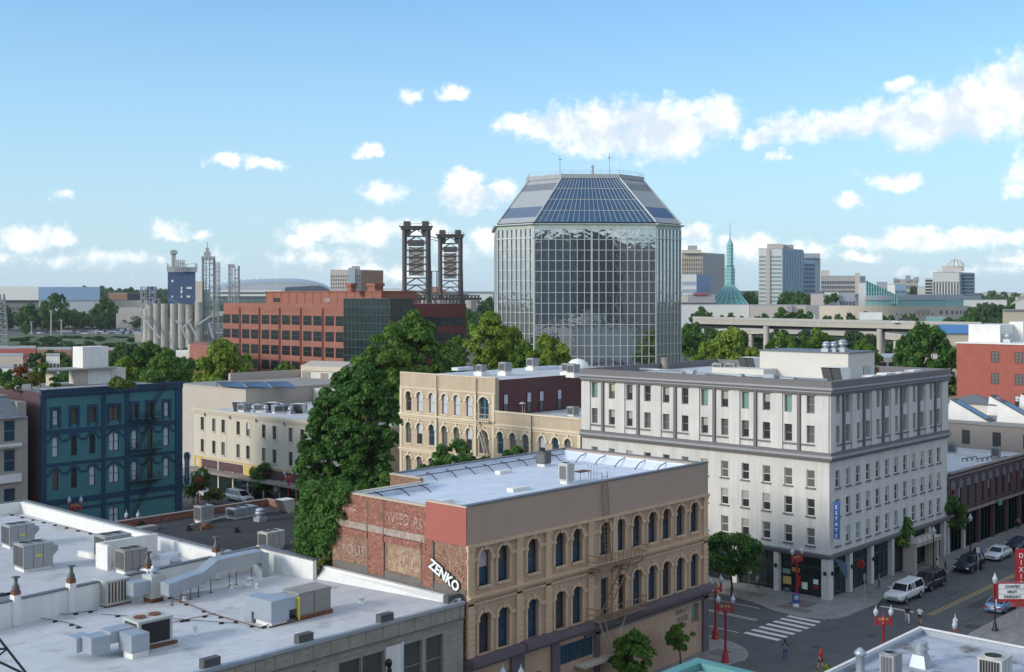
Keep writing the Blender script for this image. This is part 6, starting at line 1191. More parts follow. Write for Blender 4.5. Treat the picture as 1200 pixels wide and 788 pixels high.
def black_lamp(label, x, y):
    t = thing('street_lamp', label, 'street lamp', (x,y,.14), 0, 'black single street lamps'); q = MB(); q.lathe([(.3,0),(.3,.15),(.2,.3),(.12,.8)],n=10); q.build('base', MATS['black_paint'], t, False)
    q = MB(); q.lathe([(.08,.8),(.06,4.3),(.1,4.35)],n=8); q.build('pole', MATS['black_paint'], t, False); q = MB(); q.lathe([(.1,4.35),(.2,4.5),(.24,4.8)],n=10); l = q.build('lantern', MATS['lamp_glass'], t, False); q = MB(); q.lathe([(.26,4.8),(.14,5.0),(.02,5.35)],n=10); q.build('finial', MATS['lamp_glass'], l, False); return t
b0 = black_lamp('black single lamp with white notice on the right kerb by the bar marquee', *inv(1166,741,0)); q = MB(); q.box(-.14,.14,-.12,-.09,2.3,2.9); q.build('notice', MATS['white_paint'], b0, False)
b1 = black_lamp('black lamp on the pavement beside the black parked minivan', *inv(1094,673,.1)); dup(b1, (*inv(1137,655,.1),.14), 0, 'black lamp on the pavement beside the blue mailbox')
def signpost(label, x, y, kind='round', h=2.6, m='sign_back', rz=0):
    t = thing('sign_post', label, 'street sign', (x,y,.14), rz); q = MB(); q.cyl(0,0,0,h,.035,None,6); q.build('post', MATS['sign_back'], t, False); q = MB()
    if kind == 'oct': q.lathe([(.4,-.015),(.4,.015)],0,0,0,8); q.v = [(x_,z_,y_+h-.35) for x_,y_,z_ in q.v]
    else: q.box(-.22,.22,-.05,-.03,h-.65,h-.05)
    q.build('sign_plate', MATS[m], t, False); return t
signpost('grey back of an octagonal stop sign at the kerb before the white pickup', 112.3, 55.2, 'oct', 2.9, rz=rad(45)); signpost('white parking sign on a thin post at the hotel kerb', *inv(1146,672,.1), 'r', 2.9, 'coping_beige', rad(-40)); signpost('parking sign post beside the blue car', *inv(1192,727,.1), 'r', 2.6, 'sign_back', rad(-40))
signpost('small white sign on the pavement by the staked tree, left', *inv(878,697,.1), 'r', 2.8, 'white_paint', rad(-50)); signpost('grey diamond sign post by the brick railing of the cream row', *inv(323,592,.1), 'oct', 2.7, 'sign_back', rad(-50))
t = thing('newspaper_box', 'blue newspaper box with white base at the foot of the red lamp', 'newspaper box', (*inv(932.5,711.5,.1),.14), rad(-45)); q = MB(); q.box(-.28,.28,-.25,.25,.35,1.25); q.build('box', MATS['sign_blue'], t, False); q = MB(); q.box(-.26,.26,-.23,.23,0,.35); q.build('stand', MATS['white_paint'], t, False); q = MB(); q.box(-.2,.2,-.262,-.252,.75,1.15); q.build('window', MATS['lamp_glass'], t, False)
q = MB(); x, y = inv(923,693,.1); q.sph(x,y,.3,.5,.25,10); q.sph(x+.6,y-.2,.26,.35,.2,8); tag(q.build('blanket_bundle', MATS['glaze_blue']), 'crumpled blue and black bundle lying by the hotel shop window', 'bundle')
t = thing('mailbox', 'dark blue mailbox on the pavement beside the white sedan', 'mailbox', (*inv(1146,655,.1),.14), rad(0)); q = MB(); q.box(-.45,.45,-.4,.4,.2,1.1); q.bar((-.45,0,1.1),(.45,0,1.1),.8,.5,0,12); q.build('box', MATS['sign_blue'], t, False); q = MB(); q.box(-.4,-.3,-.3,.3,0,.2); q.build('leg', MATS['sign_blue'], t, False)
q = MB(); q.box(.3,.4,-.3,.3,0,.2); q.build('leg', MATS['sign_blue'], t, False)
# blade sign of the neighbouring restaurant
t = thing('blade_sign', 'bone shaped blue grey vertical blade sign at the right end of the blue building', 'sign', (*far(219,158),3)); Fb = Face(*far(214.5,158), *far(223.5,158)); d = 158
w_ = Fb.L; prof = [(570,.28),(566,.5),(560,.5),(555,.34),(541,.32),(535,.46),(532,.42),(530,.25)]
for nm, k, m, o_ in (('sign_rim',1.0,'lamp_glass',0.),('sign_face',.72,'b_navy',.06)):
    q = MB(); cy = 550
    pts = [(w_/2-w_*a*k*1.0, hgt(cy+(p-cy)*(.97 if k < 1 else 1),d)) for p, a in prof]+[(w_/2+w_*a*k, hgt(cy+(p-cy)*(.97 if k < 1 else 1),d)) for p, a in reversed(prof)]
    n = len(pts); vs = [Fb.p(u,z,-o_) for u, z in pts]+[Fb.p(u,z,.2) for u, z in pts]; q.add(vs, [tuple(range(n)), tuple(range(2*n-1,n-1,-1))]+[(i,(i+1)%n,n+(i+1)%n,n+i) for i in range(n)]); q.build(nm, MATS[m], t)
for i, ch in enumerate('ROSELIFE'[:8]): text(ch, 'letter', t, Fb, w_/2, hgt(539+i*3.1,d), .42, 'lamp_glass', .09)
q = MB(); q.bar(Fb.p(0,hgt(545,d),.1), Fb.p(-.6,hgt(545,d),.1), .12); q.build('bracket', MATS['black_paint'], t)
t = thing('brick_railing', 'long dark red railing wall along the cream row pavement', 'railing', (104.9,150,0)); q = MB(); q.box(106.9-1.9,106.9-1.75,128,146,.14,1.1); q.build('panel', MATS['old_brick_red'], t)
q = MB(); q.box(104.95,105.2,127.9,146.1,1.1,1.2); q.build('rail', MATS['red_paint'], t)
# ============================================================ cars
for n, c in dict(car_white=(.70,.71,.72), car_black=(.008,.009,.011), car_navy=(.012,.018,.035), car_silver=(.42,.44,.46), car_blue=(.16,.25,.42), car_red=(.25,.02,.02)).items(): mat(n, c, .25, .1, var=.03, spec=.6)
mat('car_glass', (.010,.014,.018), .05, spec=.8, var=.1); mat('tyre', (.015,.015,.015), .9, var=.2); mat('rim', (.35,.36,.37), .35, .6, var=.1); mat('headlight', (.75,.78,.80), .15, spec=.8, var=.05); mat('taillight', (.35,.02,.02), .25, var=.05); mat('chrome', (.6,.6,.6), .2, .8, var=.05)
def car(name, label, kind, m, cat='car', group=None):
    "front towards -x"
    S = dict(sedan=(4.7,1.82,1.43,[(-2.35,.62),(-2.3,.74),(-1.1,.92),(-.35,.97),(1.55,.98),(2.2,.96),(2.35,.75)],[(-1.1,.92),(-.25,1.40),(.9,1.43),(1.75,.98)]),
        coupe=(4.5,1.8,1.35,[(-2.25,.6),(-2.2,.7),(-1.0,.88),(-.2,.93),(1.6,.95),(2.15,.92),(2.25,.72)],[(-.95,.88),(-.1,1.33),(.75,1.35),(1.75,.95)]),
        suv=(4.8,1.92,1.8,[(-2.4,.75),(-2.35,.95),(-1.15,1.08),(-.7,1.12),(2.2,1.12),(2.38,1.0),(2.4,.8)],[(-1.15,1.08),(-.45,1.75),(2.0,1.78),(2.33,1.12)]),
        van=(5.0,1.95,1.75,[(-2.5,.7),(-2.45,.88),(-1.6,1.02),(-1.0,1.05),(2.3,1.08),(2.48,1.0),(2.5,.7)],[(-1.7,1.0),(-.7,1.70),(2.1,1.75),(2.45,1.08)]),
        pickup=(5.6,1.98,1.9,[(-2.8,.8),(-2.76,1.05),(-1.35,1.16),(-.95,1.18),(2.72,1.18),(2.78,1.1),(2.8,.8)],[(-1.35,1.16),(-.75,1.8),(2.55,1.9),(2.75,1.18)]))[kind]
    L, Wd, H, body, gh = S; t = thing(name, label, cat, (0,0,0), 0, group); zb = .28 if kind not in ('pickup','suv') else .42
    def sect(x, zt, k=1.):
        h = Wd/2*k; e = min(1, (L/2-abs(x))/.35); h *= .86+.14*math.sqrt(max(0,e)); zt2 = zt
        return [(x,-h*.94,zb),(x,-h,zb+.18),(x,-h,zt2-.16),(x,-h*.95,zt2-.04),(x,-h*.8,zt2),(x,h*.8,zt2),(x,h*.95,zt2-.04),(x,h,zt2-.16),(x,h,zb+.18),(x,h*.94,zb)]
    q = MB(); xs = sorted({p[0] for p in body}|{-L/2+.15,-L/2+.35,L/2-.2}); zf = lambda x: float(np.interp(x, [p[0] for p in body],[p[1] for p in body])); vs = []
    for x in xs: vs += sect(x, zf(x))
    fs = [(i*10+j, i*10+(j+1)%10, (i+1)*10+(j+1)%10, (i+1)*10+j) for i in range(len(xs)-1) for j in range(10)]; q.add(vs, fs+[tuple(range(9,-1,-1)), tuple(range(len(vs)-10,len(vs)))], 0, True)
    q.build('body', MATS[m], t, False)
    # greenhouse: glass volume with body coloured roof and pillars
    g = MB(); wi, wr = Wd/2*.90, Wd/2*.70; (xa,za),(xb,zb_),(xc,zc),(xd,zd) = gh
    lo = [(xa,-wi*.92,za-.03),(xd,-wi,zd-.05),(xd,wi,zd-.05),(xa,wi*.92,za-.03)]; hi = [(xb,-wr,zb_-.04),(xc,-wr,zc-.04),(xc,wr,zc-.04),(xb,wr,zb_-.04)]
    g.add(lo+hi, [(0,1,5,4),(1,2,6,5),(2,3,7,6),(3,0,4,7)]); g.build('windows', MATS['car_glass'], t, False)
    r = MB(); r.add([(xb-.06,-wr-.02,zb_-.05),(xc+.05,-wr-.02,zc-.05),(xc+.05,wr+.02,zc-.05),(xb-.06,wr+.02,zb_-.05),(xb+.08,-wr*.85,zb_+.02),(xc-.1,-wr*.85,zc+.02),(xc-.1,wr*.85,zc+.02),(xb+.08,wr*.85,zb_+.02)],[(0,1,5,4),(1,2,6,5),(2,3,7,6),(3,0,4,7),(4,5,6,7)], 0, False)
    for s in (-1,1):
        r.bar((xa,s*wi*.93,za-.02),(xb,s*wr,zb_-.02),.09,.07); r.bar((xd,s*wi,zd-.03),(xc,s*wr,zc-.02),.16 if kind in ('suv','van','pickup') else .1,.08)
        for xm in ([xb+.95] if kind in ('coupe',) else [xb+.75,xb+1.65] if kind != 'pickup' else [xb+.7,xb+1.15,xb+1.35]): r.bar((xm+.05,s*wi*.99,za-.0),(xm,s*(wr+.01),zb_-.02),.09 if kind != 'pickup' else .16,.06)
    r.build('roof', MATS[m], t, False)
    for sx_, nm, m_, x in ((-1,'headlight','headlight',-L/2),(1,'taillight','taillight',L/2)):
        for s in (-1,1):
            q = MB(); z = zf(x)-.02; q.box(x+(.10 if sx_ < 0 else -.16), x+(.30 if sx_ < 0 else .02)*1, s*Wd*.30, s*Wd*.455, z-.17, z+.02); q.v = [(a+(-.14 if sx_ < 0 else 0),b_,c) for a,b_,c in q.v]; q.build(nm, MATS[m_], t, False)
    q = MB(); q.box(-L/2-.03,-L/2+.1,-Wd*.27,Wd*.27,zf(-L/2)-.2,zf(-L/2)-.04); q.build('grille', MATS['chrome' if kind == 'pickup' else 'fan_black'], t, False)
    q = MB(); q.box(-L/2-.07,-L/2+.2,-Wd*.45,Wd*.45,zb+.03,zb+.2); q.build('bumper', MATS['chrome' if kind == 'pickup' else m], t, False); q = MB(); q.box(L/2-.2,L/2+.06,-Wd*.45,Wd*.45,zb+.03,zb+.2); q.build('bumper', MATS['chrome' if kind == 'pickup' else m], t, False)
    q = MB(); q.box(L/2+.06,L/2+.075,-.25,.25,zb+.22,zb+.36) ; q.build('number_plate', MATS['white_paint'], t, False)
    rw = .38 if kind in ('pickup','suv') else .33
    for x in (-L*.31, L*.30):
        for s in (-1,1):
            q = MB(); q.lathe([(rw*.6,-.11),(rw,-.1),(rw,.1),(rw*.6,.11)],n=16); q.v = [(a+x,c+s*(Wd/2-.1),b_+rw) for a,b_,c in q.v]; w = q.build('wheel', MATS['tyre'], t, False)
            q = MB(); q.lathe([(rw*.58,-.112),(rw*.58,.112)],n=12); q.v = [(a+x,c+s*(Wd/2-.092),b_+rw) for a,b_,c in q.v]; q.build('rim', MATS['rim'], w, False)
    for s in (-1,1): q = MB(); q.box(xa+.28,xa+.42,s*(Wd/2+.02),s*(Wd/2+.2),za+.02,za+.18); q.build('mirror', MATS[m], t, False)
    return t
def park(o, px, py, rz=0, z=.014): x, y = inv(px, py, 0); place(o, x, y, z, rz)
c = car('pickup_truck', 'white pickup truck with white canopy parked first at the hotel kerb', 'pickup', 'car_white', 'pickup'); place(c, 116.7, 53.0, .014, 0)
q = MB(); q.box(.35,2.4,-.96,-.94,1.25,1.27); q.build('canopy_seam', MATS['fan_black'], c, False)
c = car('minivan', 'black minivan parked right behind the white pickup', 'van', 'car_black', 'minivan'); place(c, 123.3, 53.3, .014, 0)
c = car('sport_utility', 'dark navy sport utility with headlights facing us behind the black minivan', 'suv', 'car_navy', 'car'); place(c, 134.2, 53.3, .014, 0)
c = car('sedan', 'white sedan parked beside the blue mailbox', 'sedan', 'car_white'); place(c, 142.6, 53.2, .014, 0)
c = car('sedan', 'dark car parked behind the white sedan at the right edge', 'sedan', 'car_navy'); place(c, 149.6, 53.3, .014, 0)
c = car('coupe', 'blue silver coupe seen from behind at the right kerb by the marquee', 'coupe', 'car_blue'); place(c, 119.4, 44.2, .014, rad(180))
c = car('sedan', 'silver car parked beside the dark tree in the side street', 'sedan', 'car_silver'); place(c, 103.2, 161.5, .014, rad(90))
c = car('minivan', 'white silver minivan parked on the side street before the tar roof', 'van', 'car_white', 'minivan'); place(c, 104.4, 152.6, .014, rad(90))
c = car('sedan', 'small dark car deep in the avenue beyond the parked row', 'sedan', 'car_black'); place(c, 158, 53.3, .014, 0)
# ============================================================ people
for n, cc in dict(skin=(.42,.25,.17), cloth_red=(.50,.03,.04), cloth_black=(.015,.015,.018), cloth_white=(.68,.66,.62), cloth_blue=(.06,.10,.22), cloth_grey=(.2,.2,.21), hair_dark=(.03,.018,.012), hair_brown=(.12,.06,.03), cloth_pink=(.55,.22,.25), bag_blue=(.05,.12,.25)).items(): mat(n, cc, .85, var=.1)
def person(label, x, y, rz, top, bottom, hair='hair_dark', stride=.25, h=1.72, arms=(0.3,-.3), bend=(0,0), shorts=False, sleeve=True, sit=False, bag=None, dress=0):
    t = thing('person', label, 'person', (x,y,.014), rz); s = h/1.72
    J = [(0,0,.95),(0,0,1.12),(0,0,1.36),(0,0,1.47),(0,-.02,1.57),(0,-.02,1.68),
         (.1,0,.92),(.11,-stride*.5,.50),(.11,-stride,.08),(.11,-stride-.16,.04),(-.1,0,.92),(-.11,stride*.35,.52),(-.11,stride,.10),(-.11,stride-.14,.04),
         (.19,0,1.38),(.25,arms[0]*.3,1.12),(.25,arms[0]-bend[0]*.1,.90+bend[0]*.3),(.25,arms[0]-.06-bend[0]*.1,.82+bend[0]*.36),(-.19,0,1.38),(-.25,arms[1]*.3,1.12),(-.25,arms[1]-bend[1]*.1,.90+bend[1]*.3),(-.25,arms[1]-.06-bend[1]*.1,.82+bend[1]*.36)]
    E = [(0,1),(1,2),(2,3),(3,4),(4,5),(0,6),(6,7),(7,8),(8,9),(0,10),(10,11),(11,12),(12,13),(2,14),(14,15),(15,16),(16,17),(2,18),(18,19),(19,20),(20,21)]
    Rr = [.135,.12,.135,.055,.085,.075,.09,.065,.045,.04,.09,.065,.045,.04,.06,.045,.036,.03,.06,.045,.036,.03]
    me = bpy.data.meshes.new('body'); me.from_pydata([tuple(c*s for c in p) for p in J], E, []); o = bpy.data.objects.new('body', me); COL.objects.link(o)
    md = o.modifiers.new('s','SKIN'); md.use_smooth_shade = True
    for i, v in enumerate(me.skin_vertices[0].data): v.radius = (Rr[i]*s*(1.15 if i in (1,2) else 1), Rr[i]*s*(.8 if i in (1,2) else 1)); v.use_root = (i == 0)
    o.modifiers.new('b','SUBSURF').levels = 1; bpy.context.view_layer.update()
    m2 = bpy.data.meshes.new_from_object(o.evaluated_get(bpy.context.evaluated_depsgraph_get())); bpy.data.objects.remove(o); m2.materials.clear()
    for n in ('skin', top, bottom, 'cloth_black'): m2.materials.append(MATS[n])
    for p in m2.polygons:
        c = p.center; z = c.z/s; ax = abs(c.x)/s
        if z > 1.46: k = 0
        elif ax > .17 and z < (1.18 if sleeve else 1.36) and z > .7: k = 0
        elif z > .98: k = 1
        elif z < .12: k = 3
        elif shorts and z < .62: k = 0
        else: k = 2
        p.material_index = k; p.use_smooth = True
    o = bpy.data.objects.new('body', m2); COL.objects.link(o); o.parent = t
    q = MB(); q.sph(0,.015*s,1.66*s,.105*s,.115*s,10); q.sph(0,.05*s,1.58*s,.085*s,.11*s,8); q.build('hair', MATS[hair], t, False)
    q = MB(); q.bar((0,-.10*s,1.63*s),(0,-.125*s,1.6*s),.025); q.build('nose', MATS['skin'], t, False)
    if bag: q = MB(); q.box(-.15,.15,.12,.30,1.0*s,1.4*s); q.build('backpack', MATS[bag], t, False)
    return t
person('person in black top and white trousers striding across the avenue', 108.3, 48.9, rad(-60), 'cloth_black', 'cloth_white', 'hair_dark', .36, 1.7)
person('person in white top and dark shorts crossing just right of the white trousered one', 108.8, 47.9, rad(-70), 'cloth_white', 'cloth_black', 'hair_brown', .22, 1.68, (.1,.1), (1,1), shorts=True)
person('person in dark top and blue jeans with backpack crossing near the crosswalk', *inv(920,774,0), rad(120), 'cloth_black', 'cloth_blue', 'hair_dark', .15, 1.75, (.1,-.1), (1,0), bag='cloth_grey')
person('person in bright red hooded jacket with black shorts in the crossing', *inv(962,786,0), rad(160), 'cloth_red', 'cloth_black', 'cloth_red', .22, 1.78, shorts=True)
person('person in grey on the hotel pavement behind the pickup', *inv(1030,690,.1), rad(20), 'cloth_grey', 'cloth_blue', 'hair_brown', .1, 1.7)
person('person in white shirt standing on the pavement by the black minivan', *inv(1098,672,.1), rad(40), 'cloth_white', 'cloth_black', 'hair_dark', .08, 1.72)
person('person bent at the far left shop near the dark doorway of the hotel', *inv(888,690,.1), rad(-30), 'cloth_grey', 'cloth_black', 'hair_dark', .1, 1.65)
person('person in dark jacket at the kerb below the corner roof edge', 86.9, 41.6, rad(100), 'cloth_black', 'cloth_grey', 'hair_dark', .12, 1.75)
person('person in pink top walking far down the pavement near the dark trees', *inv(1193,620,.1), rad(60), 'cloth_pink', 'cloth_black', 'hair_dark', .2, 1.7)
# bicycle and planters near the black lamp
def bicycle(label, x, y, rz, m='steel_black'):
    t = thing('bicycle', label, 'bicycle', (x,y,.14), rz)
    for a in (-.5,.5):
        q = MB(); pts = [(a+.33*math.cos(k*math.pi/8), 0, .33+.33*math.sin(k*math.pi/8)) for k in range(17)]; q.tube(pts, .02, 5); q.build('wheel', MATS['tyre'], t, False)
    q = MB(); q.tube([(-.5,0,.33),(-.1,0,.3),(.3,0,.8),(-.2,0,.8),(-.1,0,.3)],.02,5); q.tube([(.5,0,.33),(.35,0,.95)],.02,5); q.tube([(-.2,0,.8),(-.5,0,.33)],.015,5); q.build('frame', MATS[m], t, False)
    q = MB(); q.box(-.32,-.1,-.06,.06,.88,.93); q.build('saddle', MATS['steel_black'], t, False); q = MB(); q.bar((.35,-.28,.98),(.35,.28,.98),.03); q.build('handlebar', MATS['steel_black'], t, False); return t
bicycle('bicycle leaning on the pavement right of the black lamp by the minivan', *inv(1108,668,.1), rad(30)); bicycle('bicycle on the street kerb just beyond the flat corner roof tip', 93.6, 42.3, rad(20), 'car_white')
t = thing('motor_scooter', 'white scooter standing at the kerb beyond the corner roof tip', 'scooter', (98.0,43.9,.014), rad(25)); 
q = MB(); q.box(-.5,.45,-.16,.16,.35,.55); q.bar((.45,0,.4),(.6,0,1.0),.16); q.sph(-.25,0,.6,.33,.18,10); q.build('body', MATS['car_white'], t, False)
for a in (-.55,.6): q = MB(); q.lathe([(.24,-.06),(.24,.06)],n=14); q.v = [(x_+a,z_,y_+.24) for x_,y_,z_ in q.v]; q.build('wheel', MATS['tyre'], t, False)
q = MB(); q.bar((.58,-.28,1.02),(.58,.28,1.02),.05); q.build('handlebar', MATS['steel_black'], t, False); q = MB(); q.box(-.55,.1,-.13,.13,.74,.82); q.build('seat', MATS['steel_black'], t, False)
# ============================================================ glass tower
mat('tower_glass', (.03,.045,.045), .025, metal=.0, var=.25, scale=.35, spec=1.0); MATS['tower_glass'].node_tree.nodes['Principled BSDF'].inputs['IOR'].default_value = 3.1
mat('tower_glass_roof', (.05,.10,.18), .12, var=.2, scale=.5, spec=.9); mat('tower_metal', (.46,.49,.475), .4, .3, var=.06); mat('tower_panel', (.33,.345,.36), .45, var=.1); mat('tower_panel_dark', (.17,.19,.21), .4, var=.1); mat('tower_band', (.40,.47,.42), .25, var=.2, scale=.8)
_nt = MATS['tower_glass'].node_tree; _n = _nt.nodes.new('ShaderNodeTexNoise'); _n.inputs['Scale'].default_value = .55; _n.inputs['Detail'].default_value = 2; _b = _nt.nodes.new('ShaderNodeBump'); _b.inputs['Strength'].default_value = .16; _b.inputs['Distance'].default_value = .10
_nt.links.new(_nt.nodes['Texture Coordinate'].outputs['Object'], _n.inputs['Vector']); _nt.links.new(_n.outputs[0], _b.inputs['Height']); _nt.links.new(_b.outputs[0], _nt.nodes['Principled BSDF'].inputs['Normal'])
def tower():
    d0 = 270.; v1 = Vector(far(626,d0)); dr = Vector((1,-1)).normalized()
    k = 169/FPX  # run along the face until pixel 769
    s = 0.
    while True:
        q = v1+dr*s; d = q.x*CA+q.y*SA; r = q.x*SA-q.y*CA
        if 600+FPX*r/d > 769: break
        s += .02
    v2 = v1+dr*s; v0 = Vector((v1.x, onx(583,v1.x))); v3 = Vector((ony(798,v2.y), v2.y))
    w = (v1-v2).length; a = (v0-v1).length; c = (v3-v2).length
    v7 = v0+Vector((1,1)).normalized()*w; v4 = v3+Vector((1,1)).normalized()*w; v6 = Vector((v7.x+c, v7.y)); v5 = Vector((v4.x, v4.y+a))
    V = [v0,v1,v2,v3,v4,v5,v6,v7]; zt = hgt(262,d0); zr_ = hgt(256,d0); zp = hgt(207,d0+4)
    cen = (v0+v1+v2+v3+v4+v5+v6+v7)/8; b = thing('glass_tower', 'large octagonal glass office tower with sloping glazed roof', 'building', (v1.x,v1.y,0))
    for i in range(8):
        A, B_ = V[i], V[(i+1)%8]; F = Face(A.x,A.y,B_.x,B_.y); ins = .0
        q = MB(); q.quad(F.p(0,0,.15),F.p(F.L,0,.15),F.p(F.L,zt,.15),F.p(0,zt,.15)); q.build('glass_wall', MATS['tower_glass'], b)
        q = MB(); n = max(6, round(F.L/(1.62 if i in (1,5) else 1.45))); fl = 2.42; nz = int(zt/fl)
        for j in range(n+1):
            u = F.L*j/n; t_ = .2 if j in (0, n) or (i == 1 and j == n//2) else .075; F.box(q, max(0,u-t_), min(F.L,u+t_), 0, zt-1.2, .1, .1)
        q.build('mullions', MATS['tower_metal'], b)
        if i in (1,5):
            q = MB()
            for j in range(nz+1): z = zt-1.2-j*fl; F.box(q, 0, F.L, z-.07, z+.07, .08, .1)
            q.build('transoms', MATS['tower_metal'], b)
        elif i in (0,2):
            q = MB()
            for j in range(nz+1): z = zt-3.3-j*fl; F.box(q, 0, F.L, z-.05, z+.05, .06, .1)
            F.box(q, 0, F.L, zt-3.4, zt-3.1, .3, .1); q.build('transoms', MATS['tower_metal'], b)
        else: q = MB(); F.box(q, 0, F.L, 0, zt, .0, .1); q.build('side_panel', MATS['tower_panel'], b)
        q = MB(); F.box(q, 0, F.L, zt-1.2, zt, .02, .1); q.build('upper_band', MATS['tower_band'], b)
        q = MB(); F.box(q, -.3, F.L+.3, zt-.2, zt+.05, .8 if i != 1 else .35, .3); q.build('eave', MATS['tower_metal'], b)
    # roof frustum
    pk = .50; T_ = [cen+(v-cen)*.64 for v in V]
    q1 = v1+(v2-v1)*.22; 
    TT = []
    for i, v in enumerate(V): o_ = V[[7,2,1,4,3,6,5,0][i]]; mid = (v+o_)/2; TT.append(cen+(mid-cen)*.64+(v-mid)*.49)
    for i in range(8):
        A, B_, C_, D = V[i], V[(i+1)%8], TT[(i+1)%8], TT[i]; q = MB()
        P = lambda p, z: (p.x,p.y,z)
        def lerp(f): return (P(A+(D-A)*f, zt+.3+(zp-zt-.3)*f), P(B_+(C_-B_)*f, zt+.3+(zp-zt-.3)*f))
        segs = [(0,1,'tower_glass_roof')] if i in (1,3,5,7) else [(0,.12,'tower_panel'),(.12,.36,'tower_glass_roof'),(.36,.74,'tower_panel'),(.74,.9,'tower_panel_dark'),(.9,1,'tower_panel')]
        for f0, f1, m in segs:
            a0, b0_ = lerp(f0); a1, b1_ = lerp(f1); q = MB(); q.quad(a0,b0_,b1_,a1); q.build('roof_glazing' if 'glass' in m else 'roof_panel', MATS[m], b)
        q = MB(); a0, b0_ = [Vector(t) for t in lerp(0)]; a1, b1_ = [Vector(t) for t in lerp(1)]; up = Vector((0,0,.12)); n = 22 if i in (1,5) else 8
        q.bar(a0+up, a1+up, .3)
        if i in (1,5):
            for j in range(1, n): f = j/n; bt = a0+(b0_-a0)*f; L_ = (b0_-a0).length; Lt = (b1_-a1).length; tp = a1+(b1_-a1)*f; q.bar(bt+up, tp+up, .09)
            for f in (.25,.5,.75): a2, b2_ = [Vector(t) for t in lerp(f)]; q.bar(a2+up, b2_+up, .12)
            q.build('roof_mullions', MATS['tower_metal'], b)
        else: q.build('hip', MATS['tower_metal'], b)
        F = Face(D.x,D.y,C_.x,C_.y); q = MB(); F.box(q, 0, F.L, zp, zp+1.0, .2, .3); q.build('crown_band', MATS['tower_panel'], b)
        q = MB()
        for j in range(7): u = F.L*j/6; q.bar(F.p(u,zp+1,.1),F.p(u,zp+1.9,.1),.05)
        q.bar(F.p(0,zp+1.9,.1),F.p(F.L,zp+1.9,.1),.05); q.bar(F.p(0,zp+1.45,.1),F.p(F.L,zp+1.45,.1),.04); q.build('railing', MATS['sign_back'], b)
    q = MB(); q.add([(t.x,t.y,zp+.4) for t in TT], [tuple(range(8))]); q.build('roof', MATS['gravel_grey'], b)
    for px, h, w_ in ((656,5.5,.14),(714,6,.14),(694,3.2,.5)): x, y = far(px, d0+9); q = MB(); q.bar((x,y,zp+.4),(x,y,zp+h),w_); q.box(x-.5,x+.5,y-.1,y+.1,zp+h*.8,zp+h*.8+.15); q.build('mast', MATS['sign_back'], b)
    q = MB(); A, B_ = far(668,262), far(770,262); F = Face(*A, *B_); F.box(q, 0, F.L, hgt(437,262)-.2, hgt(434,262), .3, 6); F.box(q, 0, F.L, hgt(431,262), hgt(430,262), .3, .1); q.build('terrace', MATS['tower_panel'], b)
tower()
